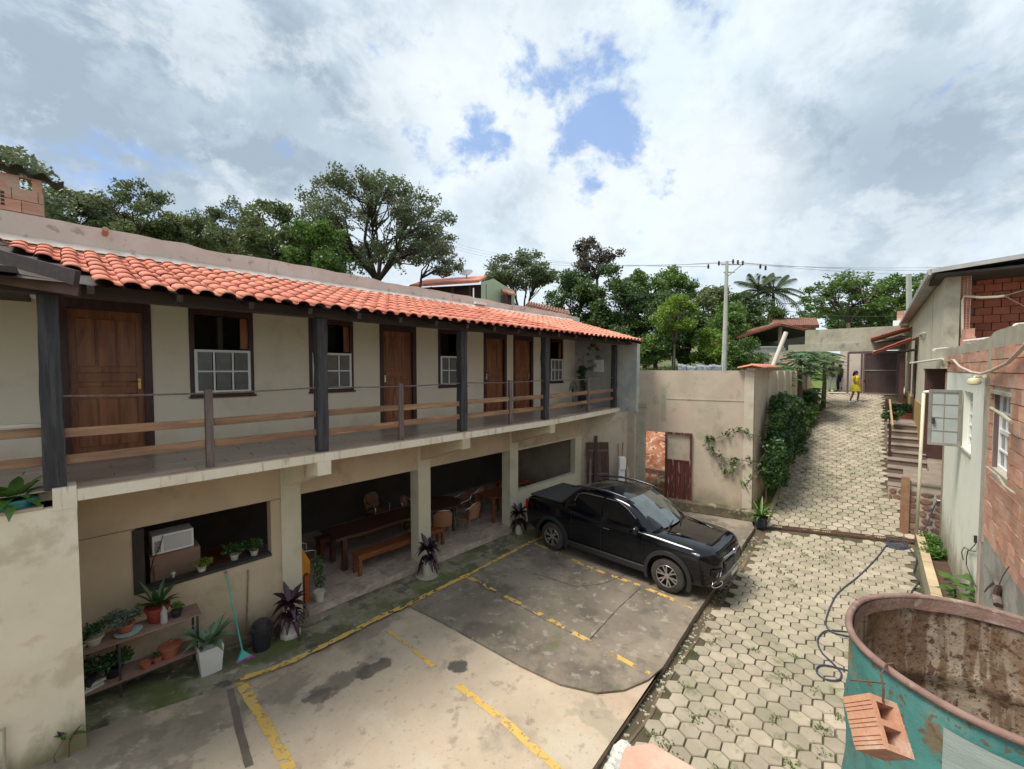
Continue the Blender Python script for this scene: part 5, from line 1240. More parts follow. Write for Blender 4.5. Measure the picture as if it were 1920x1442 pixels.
def bushy(name, loc, lab, cat, pr_, pm, lf, n, rad, size, h, flat=.3, grp=None, shape=None):
    t = local_thing(name, loc, lab, cat, grp); m_ = MB()
    if shape == 'box': m_.box(-pr_[1] * 1.5, pr_[1] * 1.5, -pr_[0], pr_[0], 0, pr_[2])
    else: pot(m_, *pr_)
    m_.build('pot', pm, t, smooth='auto')
    cs = [(random.uniform(-1, 1) * rad * .6, random.uniform(-1, 1) * rad * .6, pr_[2] + h * random.uniform(.3, .75)) for _ in range(9)]
    leaf_mesh('foliage', cloud_pts(cs, [rad * .5] * 9, n), size, lf, t, flat)
    return t
random.seed(21)
bushy('potted_bush', on_shelf(176, 7.72, ZU), 'small round green bush in a whitish trough at the left of the upper shelf', 'potted plant', (.06, .10, .11), m_potw, l_dark, 500, .15, .035, .22)
bushy('potted_succulent', on_shelf(236, 7.76, ZU), 'grey green trailing succulent in a terracotta pot over a pale green saucer', 'potted plant', (.07, .10, .13), m_terra, l_grey, 420, .23, .055, .14)
sc_ = MB().lathe(on_shelf(242, 7.72, ZU + .0), [(.13, 0), (.15, .025), (.14, .025), (0.001, .01)], 20, cap=False).build('saucer', mat('pale_green_plastic', (.35, .5, .45), rough=.5)); T(sc_, 'pale green saucer under the succulent pot on the upper shelf', 'saucer')
rp = local_thing('red_potted_agave', on_shelf(297, 7.80, ZU), 'spiky dark green agave in a big red pot on the right of the upper shelf', 'potted plant'); pot(MB(), .10, .14, .22).build('pot', mat('red_plastic_pot', (.33, .045, .035), (.25, .035, .03), rough=.5), rp, smooth='auto')
bladeplant(rp, l_dark, .20, 16, .34, .075, (.5, 1.3), (.0, .4), tip=.0, fold=.3, belly=.0)
bushy('small_black_pot_plant', on_shelf(333, 7.72, ZU), 'small leafy plant in a black pot at the right end of the upper shelf', 'potted plant', (.05, .07, .10), m_black, l_green, 160, .09, .04, .12)
bt_ = MB().lathe(on_shelf(309, 7.64, ZU), [(.038, 0), (.042, .02), (.042, .17), (.018, .235), (.016, .26), (0.001, .262)], 14, cap=False).build('plastic_bottle', mat('clear_plastic', (.75, .75, .76), rough=.15, trans=.6), None, smooth='auto'); T(bt_, 'clear plastic bottle standing on the upper shelf in front of the red pot', 'bottle')
tpt = local_thing('terracotta_pot', on_shelf(318, 7.70, ZL), 'wide empty terracotta pot on the lower shelf by the right legs', 'pot'); pot(MB(), .09, .13, .17).build('pot', m_terra, tpt, smooth='auto'); MB().tube([(0, 0, .15), (.03, 0, .24)], .008, 5).build('stub', m_rail, tpt)
bushy('tiny_cactus_pot', on_shelf(294, 7.66, ZL), 'tiny terracotta pot with a green tuft on the lower shelf', 'potted plant', (.045, .06, .09), m_terra, l_dark, 120, .06, .03, .08)
t2 = local_thing('small_terracotta_pot', on_shelf(272, 7.65, ZL), 'small bright terracotta pot left of the tiny tufted one on the lower shelf', 'pot'); pot(MB(), .05, .065, .08).build('pot', m_terra, t2, smooth='auto')
bushy('dark_fern_pot', on_shelf(212, 7.75, ZL), 'dark ferny plant in the shade of the lower shelf', 'potted plant', (.07, .10, .14), m_black, l_dark, 600, .2, .05, .2)
bushy('trailing_fern', on_shelf(160, 7.70, ZL + .02), 'dense dark trailing plant at the left end of the lower shelf beside the planter wall', 'potted plant', (.07, .10, .14), m_black, l_dark, 900, .26, .05, .25)
bushy('hanging_fern', on_shelf(146, 7.75, ZU), 'dark plant in a grey bowl at the far left of the upper shelf', 'potted plant', (.08, .12, .08), m_conc, l_dark, 350, .15, .045, .1)
for k, (px, ln_) in enumerate(((170, .22), (176, .2))):
    o = MB().box(-ln_ / 2, ln_ / 2, -.02, .02, 0, .03).build('white_tray', m_potw); o.location = on_shelf(px, 7.62 + .05 * k, ZL + .001 + .032 * k); o.rotation_euler = (0, 0, .3); T(o, 'narrow white tray lying on the lower shelf, ' + ('bottom one' if k == 0 else 'on top of the other tray'), 'tray')
# plant on the planter wall in a teal pot
random.seed(31)
tp = local_thing('peace_lily', on_y(26, 962, YE + .17) * 1.0, 'broad leaved green lily in a teal pot on top of the planter wall', 'potted plant'); tp.location.z = 3.0
MB().lathe((0, 0, 0), [(.13, 0), (.17, .20), (.185, .20), (.185, .235), (.16, .235), (.15, .2), (0.001, .19)], 20, cap=False).build('pot', mat('teal_pot', (.02, .17, .19), rough=.4), tp, smooth='auto')
bladeplant(tp, l_green, .2, 22, .34, .13, (.3, 1.1), (.2, .9), tip=.02, belly=.35)
# sprout at the foot of the planter wall
sprt = local_thing('wall_sprout', V(-.10, YE - .06, .28), 'spindly weed with a broad green leaf at the foot of the planter wall', 'plant')
MB().tube([(0, 0, -.25), (.02, 0, .12), (.06, -.02, .25)], .007, 5).tube([(-.08, 0, -.25), (-.10, 0, .05), (-.02, 0, .2)], .008, 5).build('stem', m_railpost, sprt)
bladeplant(sprt, l_green, .2, 3, .2, .08, (.3, .6), (.3, .6), tip=.05); bladeplant(sprt, l_purple, .16, 2, .16, .05, (1.2, 1.5), (.1, .2))
gf = thing('metal_grid', (-.6, YE - .05, .3), 'grey metal frame leaning on the planter wall at the edge of the picture', 'metal frame')
MB().tube([on_y(8, 1366, YE - .05), on_y(9, 1450, YE - .05)], .014, 6).tube([on_y(8, 1366, YE - .05), on_y(-30, 1380, YE - .05)], .014, 6).tube([on_y(6, 1430, YE - .05), on_y(-30, 1425, YE - .05)], .01, 6).build('frame', m_conc, gf)
# orange stand with vine by the first pillar
osd = local_thing('orange_stand', V(3.22, 8.25, .155), 'orange wooden A-board stand behind the first pillar with a vine growing beside it', 'stand')
mor = mat('orange_paint', (.62, .26, .02), (.5, .19, .02), scale=2, rough=.5); mor2 = mat('orange_wood', (.42, .10, .02), (.3, .07, .02), scale=3, rough=.5, stretch=(6, 6, 1))
MB().add([(-.38, 0, .55), (-.09, 0, .55), (-.09, 0, .78), (-.26, 0, 1.15), (-.38, 0, 1.15), (-.38, .03, .55), (-.09, .03, .55), (-.09, .03, .78), (-.26, .03, 1.15), (-.38, .03, 1.15)], [(0,1,2,3,4), (9,8,7,6,5), (0,5,6,1), (1,6,7,2), (2,7,8,3), (3,8,9,4), (4,9,5,0)]).build('panel', mor, osd)
MB().box(-.20, -.12, -.01, .05, 0, .56).build('leg', mor2, osd); MB().box(-.36, -.29, -.01, .05, 0, .56).build('leg', mor2, osd); MB().box(-.2, -.14, -.02, .0, .54, .58).build('hinge', m_blackm, osd)
vt = local_thing('climbing_plant', V(3.25, 8.14, .155), 'small leafy climber in a white pot next to the orange stand', 'potted plant'); pot(MB(), .07, .1, .2).build('pot', m_potw, vt, smooth='auto')
leaf_mesh('foliage', cloud_pts([(0, 0, .3 + .1 * k) for k in range(6)], [.1] * 6, 260), .055, l_dark, vt)
# ------------------------------------------------------------------ sill of the lower opening
mw = local_thing('microwave_oven', V(0, 0, 0), 'white microwave oven standing on a brown box inside the lower opening', 'microwave')
m0, m1 = on_y(285, 1020, 8.55), on_y(363, 1000, 8.55); cz = on_y(330, 1025, 8.55)
w_ = m1.x - m0.x; zlo = on_y(285, 1043, 8.55).z; zhi = on_y(285, 1007, 8.55).z
mw.location = ((m0.x + m1.x) / 2, 8.72, zlo)
hh = zhi - zlo
MB().box(-w_ / 2, w_ / 2, -.17, .17, 0, hh).build('body', m_whitewood, mw, bevel=.008)
MB().box(-w_ / 2 + .16 * w_ + .06, w_ / 2 - .03, -.182, -.17, .04, hh - .03).build('door', mat('grey_door', (.55, .56, .56), rough=.3), mw, bevel=.004)
MB().box(-w_ / 2 + .03, -w_ / 2 + .20 * w_, -.18, -.17, .04, hh - .09).build('keypad', mat('grey_keypad', (.18, .18, .18), (.4, .4, .4), scale=60, detail=1, rough=.5), mw)
MB().tube([(-w_ / 2 + .13, -.19, hh - .01), (-w_ / 2 + .10, -.2, hh * .5), (-w_ / 2 + .0, -.22, -.05), (-w_ / 2 - .04, -.22, -.25)], .006, 5).build('power_cord', m_black, mw)
b0_, b1_ = on_y(281, 1060, 8.5), on_y(376, 1040, 8.5)
bxx = MB().box(b0_.x, b1_.x, 8.5, 8.95, 1.05, zlo - .003).build('brown_box', mat('brown_cardboard', (.30, .19, .14), (.25, .16, .115), scale=2, rough=.85), None, bevel=.006); T(bxx, 'brown cupboard box under the white microwave in the lower opening', 'box')
pc = MB().box(b0_.x + .05, b0_.x + .09, 8.47, 8.495, 1.1, 1.55).build('wooden_batten', m_rail); T(pc, 'thin brown batten standing against the brown box under the microwave', 'batten')
bott = MB().lathe(on_y(325, 1083, 8.28), [(.04, -.14), (.045, -.1), (.04, -.02), (.02, .0), (.02, .05), (.035, .06), (.02, .09), (0.001, .09)], 12, cap=False).build('spray_bottle', mat('pale_blue_bottle', (.5, .58, .66), (.55, .5, .2), scale=8, rough=.4), None, smooth='auto'); T(bott, 'pale blue and yellow spray bottle standing in front of the brown box', 'bottle')
random.seed(41)
def sillplant(px, y, lab, lf, n, rad, size, h, nm='sill_plant'):
    p = on_y(px, 1050, y); t = bushy(nm, V(p.x, y, zb + .01), lab, 'potted plant', (.05, .065, .09), m_potw, lf, n, rad, size, h)
sillplant(378, 8.2, 'yellow green leafy plant hanging over the sill of the lower opening', l_yell, 260, .17, .045, .10)
sillplant(440, 8.3, 'dark green bush in a white pot, second from the pillar on the sill', l_dark, 420, .19, .045, .2)
sillplant(477, 8.25, 'dark green bush in a white pot at the pillar end of the sill', l_dark, 420, .19, .045, .2)
# ------------------------------------------------------------------ hall furniture
ft_ = thing('long_dining_table', (5.0, 9.3, .155), 'long dark wooden dining table with a live edge inside the open hall', 'table')
ZF = .155
tA = on_z(658, 1000, ZF + .76)
MB().add([(x, y + (.03 * math.sin(x * 5) if y < 9 else 0), z) for x in np.arange(3.95, 6.7, .18) for y in (8.92, 9.75) for z in (ZF + .70, ZF + .76)], [(4*i+a, 4*i+b, 4*i+4+b, 4*i+4+a) for i in range(15) for a, b in ((0, 1), (1, 3), (3, 2), (2, 0))] + [(0, 2, 3, 1), (60, 61, 63, 62)]).build('table_top', m_tablewood, ft_)
for x in (4.15, 6.4):
    for y in (9.0, 9.6): MB().box(x - .05, x + .05, y - .05, y + .05, ZF, ZF + .70).build('leg', m_tablewood, ft_)
def bench(x0, x1, y0, y1, lab):
    b = thing('wooden_bench', ((x0 + x1) / 2, y0, ZF), lab, 'bench', 'wooden benches in the hall'); MB().box(x0, x1, y0, y1, ZF + .40, ZF + .45).build('seat', m_benchwood, b, bevel=.006)
    for x in (x0 + .06, x1 - .06):
        for y in (y0 + .05, y1 - .05): MB().box(x - .035, x + .035, y - .035, y + .035, ZF, ZF + .40).build('leg', m_benchwood, b)
    MB().box(x0 + .03, x1 - .03, y0 + .01, y0 + .03, ZF + .34, ZF + .40).build('apron', m_benchwood, b)
bench(4.2, 6.55, 8.45, 8.78, 'reddish wooden bench on the near side of the long table'); bench(4.0, 6.5, 9.95, 10.25, 'dark wooden bench on the far side of the long table')
def chair(loc, rz, lab):
    c = local_thing('wicker_chair', loc, lab, 'chair', 'wicker armchairs with metal legs in the hall', rz=rz)
    wk = mat('brown_wicker', (.34, .16, .085), (.24, .11, .06), scale=40, rough=.7, bump=.5, bscale=90, vec='obj'); r = .012
    for sx in (-1, 1):
        MB().tube([(sx * .23, -.22, 0), (sx * .24, -.24, .42), (sx * .26, -.25, .62), (sx * .27, -.15, .66), (sx * .27, .12, .70), (sx * .22, .25, .80)], r, 7).build('arm_frame', m_metal, c, smooth=True)
        MB().tube([(sx * .20, .25, 0), (sx * .21, .21, .42)], r, 7).build('leg', m_metal, c)
    MB().box(-.22, .22, -.22, .20, .41, .44).build('seat', wk, c, bevel=.01)
    bk = MB(); vs = []
    for i in range(9):
        a = -1 + 2 * i / 8; x = .235 * a; y = .27 - .07 * a * a
        vs += [(x, y, .46), (x, y + .05, .86 - .10 * a ** 4), (x, y + .03, .46), (x, y + .08, .86 - .10 * a ** 4)]
    bk.add(vs, [(4*i+a, 4*i+4+a, 4*i+4+b, 4*i+b) for i in range(8) for a, b in ((0, 1), (3, 2), (1, 3))]); bk.build('backrest', wk, c, smooth='auto')
    MB().tube([(-.235, .20, .5), (-.235, .24, .78), (-.15, .3, .87), (0, .33, .89), (.15, .3, .87), (.235, .24, .78), (.235, .20, .5)], r, 7).build('back_frame', m_metal, c, smooth=True)
    return c
rt = thing('round_table', (7.1, 9.3, ZF), 'dark round dining table with chairs around it behind the middle pillar', 'table')
MB().lathe((7.1, 9.35, ZF), [(.0, .72), (.55, .72), (.55, .76), (.0, .76)], 28, cap=False).build('table_top', m_tablewood, rt, smooth='auto')
for a in (0.4, 1.97, 3.54, 5.1): MB().tube([(7.1 + .38 * math.cos(a), 9.35 + .38 * math.sin(a), ZF), (7.1 + .36 * math.cos(a), 9.35 + .36 * math.sin(a), ZF + .72)], .035, 8).build('leg', m_tablewood, rt)
c1 = chair((6.62, 8.72, ZF), R(150), 'wicker armchair half hidden behind the middle pillar')
for (x, y, rz, lb) in ((7.42, 8.62, 195, 'wicker armchair with its orange brown back to the yard, right of the middle pillar'), (7.75, 9.35, 262, 'wicker armchair on the right side of the round table'), (6.6, 10.0, 40, 'wicker armchair at the far side of the round table'),
                       (8.5, 9.6, 200, 'wicker armchair deeper in the hall next to the third pillar'), (6.0, 10.9, 10, 'wicker armchair far back in the dark behind the long table'), (3.3, 9.3, 90, 'wicker armchair at the left head of the long table')):
    dup(c1, (x, y, ZF), R(rz), lb)
for (x0, x1, y0, y1, lb) in ((8.35, 9.3, 8.55, 9.3, 'square wooden table just behind the third pillar'), (9.6, 10.6, 9.0, 9.8, 'reddish table seen through the right hand opening'), (1.2, 2.4, 9.6, 10.4, 'dark table deep inside behind the lower opening')):
    tb_ = thing('square_table', ((x0 + x1) / 2, (y0 + y1) / 2, ZF), lb, 'table', 'square tables in the hall')
    MB().box(x0, x1, y0, y1, ZF + .71, ZF + .755).build('table_top', m_benchwood, tb_, bevel=.005)
    for x in (x0 + .07, x1 - .07):
        for y in (y0 + .07, y1 - .07): MB().box(x - .035, x + .035, y - .035, y + .035, ZF, ZF + .71).build('leg', m_benchwood, tb_)
lampd = thing('hanging_lamp', (10.6, 9.2, 2.1), 'small dark pendant lamp inside the right hand opening', 'lamp'); q = on_y(1034, 828, 9.3); MB().lathe(q, [(.02, .1), (.05, .08), (.12, 0), (.11, 0), (.02, .06)], 14, cap=False).build('shade', m_black, lampd); MB().tube([q + V(0, 0, .1), V(q.x, q.y, ZB)], .004, 4).build('cord', m_black, lampd)
# ------------------------------------------------------------------ things on the balcony
random.seed(51)
gc = thing('garden_chair', (11.6, 8.6, ZS), 'black wrought iron chair with a fan shaped back at the end of the balcony', 'chair')
cx, cy = on_y(1078, 740, 8.55).x, 8.55; fn = MB()
for k in range(7):
    a = R(-55 + 110 * k / 6); fn.tube([(cx - .1, cy + .02, ZS + .5), (cx - .1 + math.sin(a) * .16, cy + .02, ZS + .5 + math.cos(a) * .22), (cx - .1 + math.sin(a) * .24, cy, ZS + .5 + math.cos(a) * .38)], .010, 5)
arc = [(cx - .1 + math.sin(R(a)) * .25, cy, ZS + .5 + math.cos(R(a)) * .40) for a in range(-80, 81, 16)]; fn.tube(arc, .012, 5); fn.build('backrest', m_blackm, gc)
MB().lathe((cx + .05, cy - .2, ZS + .44), [(.001, 0), (.24, 0), (.25, .015), (.24, .03), (.001, .03)], 20, cap=False).build('seat', mat('blue_grey_seat', (.05, .06, .09), rough=.5), gc)
for (a, b) in ((-.15, -.38), (.24, -.38), (-.15, .0), (.24, .0)): MB().tube([(cx + a * .8, cy + b * .9, ZS + .44), (cx + a, cy + b, ZS + .004)], .012, 6).build('leg', m_blackm, gc)
bp_ = local_thing('twisted_potted_plant', V(on_y(1092, 760, 8.75).x, 8.75, ZS + .004), 'tall dark leaved plant climbing a stake in a black pot on the balcony', 'potted plant')
pot(MB(), .13, .17, .34).build('pot', m_black, bp_, smooth='auto'); MB().tube([(0, 0, .3), (.02, 0, 1.9)], .012, 6).build('stake', m_rail, bp_)
leaf_mesh('foliage', cloud_pts([(.03 + .08 * math.sin(k * 1.3), .05 * math.cos(k), .42 + .1 * k) for k in range(10)] + [(-.16, 0, 1.05), (-.22, 0, 1.25), (-.12, 0, 1.38), (.06, 0, 1.4)], [.12] * 10 + [.1] * 4, 420), .10, l_dark, bp_)
hp = local_thing('hanging_plant', V(12.55, 8.2, 5.5), 'trailing plant hanging from the balcony roof beside the end wall', 'hanging plant')
q = on_x(1113, 655, XE - .15); hp.location = (XE - .18, q.y, 5.55); MB().lathe((0, 0, -.12), [(.06, 0), (.10, .1), (.001, .1)], 12, cap=False).build('pot', m_frame, hp); MB().tube([(0, 0, -.03), (0, 0, .25)], .004, 4).build('cord', m_black, hp)
leaf_mesh('foliage', cloud_pts([(0, .0, -.05), (0, .15, -.15), (0, -.17, -.2), (0, .18, -.4), (0, -.19, -.5), (0, .12, -.65), (0, -.08, -.8), (0, .14, -.9)], [.11] * 8, 260), .06, l_dark, hp)
q = on_x(1123, 686, XE - .02); wbx = MB().box(XE - .07, XE - .004, q.y - .19, q.y + .19, q.z - .22, q.z + .22).build('meter_box', m_whitewood, None, bevel=.005); T(wbx, 'white square box fixed to the end wall of the balcony', 'wall box')
# ------------------------------------------------------------------ clutter by the yard end
ob_n = V(-(7.0 - YP), 0, 0)
od = (V(XE, 6.72, 0) - V(12.2, YP, 0)).normalized(); on_ = V(-abs(od.y), -abs(od.x), 0)
def obl(px):   # point along the oblique wall for a pixel column
    a, b = V(12.2, YP, 0), V(XE, 7.0, 0); r = ray(px, 700); d = b - a; det = r.x * d.y - r.y * d.x; t = (a.x * d.y - a.y * d.x) / det; p = r * t; return V(p.x, p.y, 0)
pa, pb = obl(1099), obl(1141); dv = (pb - pa); L3 = dv.length; dv.normalize(); nn = V(dv.y, -dv.x, 0); nn = nn if nn.x < 0 else -nn
zt = on_D(1120, 829, pa.dot(_f))
pd = thing('plank_door', tuple(pa), 'old dark ledged plank door leaning in the corner behind the pickup', 'door')
for k in range(6):
    a = pa + dv * (L3 * (k + .5) / 6); c = a + nn * .14; MB().obox(V(c.x, c.y, 0) + nn * .03 + V(0, 0, zt / 2), dv * (L3 / 12 - .004), nn * .014, V(0, 0, zt / 2) - nn * .10).build('plank', mat('old_dark_plank', (.075, .04, .03), (.11, .065, .045), scale=2, rough=.8, stretch=(8, 8, 1), rnd=.25), pd)
for z in (.5, 1.0, zt - .3): c = pa + dv * L3 / 2 + nn * (.14 + .13 - .10 * (2 * z / zt)) ; MB().obox(V(c.x, c.y, z), dv * (L3 / 2 - .05), nn * .014, V(0, 0, .05)).build('ledge', m_railpost, pd)
def lean(px0, py0, px1, py1, wd, mt_, nm, lab, cat, off=.3, thick=None):
    p = obl(px0) + nn * off; D = p.dot(_f); base = V(p.x, p.y, max(0.0, on_D(px0, py0, D))); p2 = obl(px1) + nn * .03; top = V(p2.x, p2.y, on_D(px1, py1, p2.dot(_f)))
    o = MB().beam(base, top, wd, thick or wd * .5, tuple(nn)).build(nm, mt_); T(o, lab, cat); return o
lean(1112, 935, 1118, 817, .10, m_beamwood, 'wooden_post', 'dark thick timber leaning on top of the old plank door', 'timber', .36)
lean(1102, 930, 1108, 840, .07, m_railpost, 'grey_timber', 'grey brown timber leaning at the left of the old plank door', 'timber', .42)
lean(1160, 925, 1160, 832, .025, m_rail, 'iron_rod', 'thin brown rod, left one of the two rods behind the white foam piece', 'rod', .15)
lean(1164, 925, 1169, 830, .025, m_rail, 'iron_rod', 'thin brown rod, right one of the two rods behind the white foam piece', 'rod', .15)
fm = thing('white_foam_profile', tuple(obl(1163)), 'bright white L shaped foam profile leaning upright beside the concrete pilaster', 'foam piece')
p = obl(1163) + nn * .25; D = p.dot(_f); zt2 = on_D(1166, 856, D); MB().obox(V(p.x, p.y, zt2 / 2), dv * .11, nn * .03, V(0, 0, zt2 / 2)).build('panel', m_whitewood, fm)
MB().obox(V(p.x, p.y, zt2 - .22) + nn * .07, dv * .11, nn * .05, V(0, 0, .20)).build('lip', m_whitewood, fm)
lean(1177, 935, 1178, 874, .09, mat('pale_post', (.5, .42, .28), rough=.8), 'pale_stake', 'short pale stake leaning by the concrete pilaster', 'stake', .15)
# ------------------------------------------------------------------ water tank, hanging brick, terrace edge
random.seed(61)
tz = 4.645 - 1.0; tcx = 1.375 * math.cos(TH) + 1.686 * math.sin(TH); tcy = 1.375 * math.sin(TH) - 1.686 * math.cos(TH)
RT = .430
m_teal = mat('flaking_teal_paint', (.055, .215, .20), (.095, .285, .26), scale=2.2, rough=.6, bump=.3, bscale=14,
             layers=[((.26, .40, .36), 2.6, .48, .70, .65, (1, 1, .3)), ((.03, .16, .15), 4, .55, .7, .5, (1, 1, .4)), ((.20, .12, .06), 5.5, .58, .68, .8, (1, 1, .6)), ((.16, .08, .04), 30, .62, .67, .8), ((.30, .25, .15), 2.3, .60, .72, .6)])
m_tin = mat('rusty_tank_inside', (.31, .24, .18), (.39, .32, .245), scale=2.5, rough=.88, bump=.5, bscale=18,
            layers=[((.13, .065, .03), 9, .52, .62, .75, (1, 1, .12)), ((.09, .04, .02), 26, .60, .66, .85), ((.20, .11, .055), 4, .52, .68, .7, (1, 1, .35)), ((.42, .35, .27), 5, .58, .72, .55), ((.06, .035, .02), 60, .62, .68, .8)])
m_rim = mat('rusty_rim', (.20, .12, .095), (.27, .17, .14), scale=12, rough=.75, bump=.4, layers=[((.42, .33, .28), 18, .64, .72, .6)])
tk = thing('water_tank', (tcx, tcy, tz - .95), 'open rusty teal metal tank in the foreground at the right', 'tank')
def dent(a): return 1 + .012 * math.sin(3 * a + 1) + .006 * math.sin(7 * a)
def tring(r, z, n=96): return [(tcx + r * dent(2 * math.pi * k / n) * math.cos(2 * math.pi * k / n), tcy + r * dent(2 * math.pi * k / n) * math.sin(2 * math.pi * k / n), z) for k in range(n)]
def shell(levels, flip=False):
    mb = MB(); n = 96
    for r, z in levels: mb.v += tring(r, z)
    for i in range(len(levels) - 1):
        for k in range(n):
            f = (i*n+k, i*n+(k+1) % n, (i+1)*n+(k+1) % n, (i+1)*n+k); mb.f.append(f if not flip else tuple(reversed(f)))
    return mb
out_ = [(RT, tz - .95)] + [(RT + (.012 if k in (3, 6) else 0), tz - .95 + k * .105) for k in range(1, 9)] + [(RT, tz - .01)]
shell(out_).build('outer_shell', m_teal, tk, smooth=True)
inn = [(.001, tz - .90), (RT - .012, tz - .90)] + [(RT - .012 - (.014 if k in (9, 10, 19, 20) else .004 if k % 9 == 4 else 0), tz - .90 + k * .03) for k in range(1, 30)] + [(RT - .006, tz - .01)]
shell(inn, True).build('inner_shell', m_tin, tk, smooth=True)
rr = [Vector(p) for p in tring(RT + .002, tz)]; MB().tube(rr + [rr[0], rr[1]], .0125, 8, cap=False).build('rim', m_rim, tk, smooth=True)
fl2 = MB(); n = 96
for k in range(n + 1):
    a = 2 * math.pi * k / n; r = (RT - .016) * dent(a); d = .045 + .012 * mnoise.noise(Vector((math.cos(a) * 4, math.sin(a) * 4, 1))); fl2.v += [(tcx + r * math.cos(a), tcy + r * math.sin(a), tz), (tcx + (r - .004) * math.cos(a), tcy + (r - .004) * math.sin(a), tz - d)]
fl2.f = [(2*k, 2*k+1, 2*k+3, 2*k+2) for k in range(n)]; fl2.build('inner_lip', m_rim, tk, smooth=True)
# pale repaired patch on the outside
def onT(px, py, off):   # pixel -> point on the cylinder radius RT+off, near side
    r = ray(px, py); ox, oy = EYE.x - tcx, EYE.y - tcy; a = r.x ** 2 + r.y ** 2; b = 2 * (ox * r.x + oy * r.y); c = ox ** 2 + oy ** 2 - (RT + off) ** 2
    t = (-b - math.sqrt(max(0, b * b - 4 * a * c))) / (2 * a); return EYE + r * t
pt = MB(); rows_ = 8; cols = 14; c0_, c1_ = onT(1771, 1400, .0), onT(1925, 1480, .0)
a0 = math.atan2(c0_.y - tcy, c0_.x - tcx); a1 = a0 + .75 if (math.atan2(c1_.y - tcy, c1_.x - tcx) - a0 + math.pi) % (2 * math.pi) - math.pi > 0 else a0 - .75
zt3 = onT(1771, 1362, .004).z
for i in range(rows_ + 1):
    for j in range(cols + 1):
        a = a0 + (a1 - a0) * j / cols; pt.v.append((tcx + (RT + .009) * dent(a) * math.cos(a), tcy + (RT + .009) * dent(a) * math.sin(a), zt3 - .36 * i / rows_))
pt.f = [(i*(cols+1)+j, i*(cols+1)+j+1, (i+1)*(cols+1)+j+1, (i+1)*(cols+1)+j) for i in range(rows_) for j in range(cols)]
pt.build('pale_patch', mat('pale_grey_patch', (.36, .42, .39), (.30, .36, .34), scale=4, rough=.7, bump=.2, stretch=(1, 1, 6)), tk, smooth=True)
# hanging hollow brick on a wire
hb_ = thing('hanging_brick', (1.5, .3, 3.4), 'two hole hollow clay brick hanging on a wire against the teal tank', 'brick')
m_hb = mat('light_clay_brick', (.50, .25, .15), (.56, .32, .21), scale=8, rough=.9, bump=.3, bscale=60, vec='obj', layers=[((.60, .45, .36), 6, .56, .7, .6)])
m_hole = mat('brick_hole', (.20, .05, .025), (.28, .08, .04), scale=4, rough=.95)
at_r = lambda px, py, d: EYE + ray(px, py).normalized() * d
E0, E1, E2 = at_r(1630, 1299, 1.69), at_r(1660, 1404, 1.66), at_r(1676, 1303, 1.75)
upb = (E0 - E1); H = upb.length; upb.normalize(); thk = (E2 - E0); thk -= upb * thk.dot(upb); Tk = .078; thk.normalize()
lng = upb.cross(thk).normalized()
if lng.dot(FWD) < 0: lng = -lng
Ln = .088; C0 = (E0 + E1) / 2 + thk * Tk / 2; tg = thk; ax = -lng
def BP(l, u, t): return C0 + lng * l + upb * u + thk * t
sgn = 1 if thk.dot(FWD) < 0 else -1
mb = MB(); w1 = .014
def bbox(l0, l1, u0, u1, t0, t1):
    mb.add([BP(l, u, t) for t in (t0, t1) for (l, u) in ((l0, u0), (l1, u0), (l1, u1), (l0, u1))], [(0,3,2,1),(4,5,6,7),(0,1,5,4),(1,2,6,5),(2,3,7,6),(3,0,4,7)])
bbox(0, Ln, -H/2, -H/2 + w1, -Tk/2, Tk/2); bbox(0, Ln, H/2 - w1, H/2, -Tk/2, Tk/2); bbox(0, Ln, -w1/2, w1/2, -Tk/2, Tk/2)
bbox(0, Ln, -H/2 + w1, -w1/2, -Tk/2, -Tk/2 + w1); bbox(0, Ln, w1/2, H/2 - w1, -Tk/2, -Tk/2 + w1); bbox(0, Ln, -H/2 + w1, -w1/2, Tk/2 - w1, Tk/2); bbox(0, Ln, w1/2, H/2 - w1, Tk/2 - w1, Tk/2)
mb.build('clay_shell', m_hb, hb_)
mb = MB(); bbox(Ln * .5, Ln * .53, -H/2 + w1, H/2 - w1, -Tk/2 + w1, Tk/2 - w1); mb.build('hole_shade', m_hole, hb_)  # dark plate inside the brick puts the shade of its holes into the colour
for side_ in (-1, 1):
    for g in (-.075, -.06, -.045, -.015, 0, .015, .045, .06, .075):
        c = BP(Ln / 2, g * H / .19, side_ * Tk / 2); MB().obox(c, lng * (Ln / 2 - .001), upb * .0035, thk * .0025).build('rib', m_hb, hb_)
top = BP(Ln * .1, H / 2 - .02, 0); rimp = onT(1662, 1249, .008); axo = (rimp - V(tcx, tcy, rimp.z)); axo.z = 0; axo.normalize(); rimp.z = tz + .014
MB().tube([top, top + V(0, 0, .05), (top + rimp) / 2 + V(.004, .01, .02), rimp, rimp - axo * .02 + V(0, 0, .004), rimp - axo * .04 - V(0, 0, .03)], .0028, 6).tube([(top + rimp) / 2, (top + rimp) / 2 - tg * .05 + V(0, 0, -.015) + ax * .01, (top + rimp) / 2 - tg * .11 + V(0, 0, -.03)], .0025, 5).build('wire', m_rust, hb_)
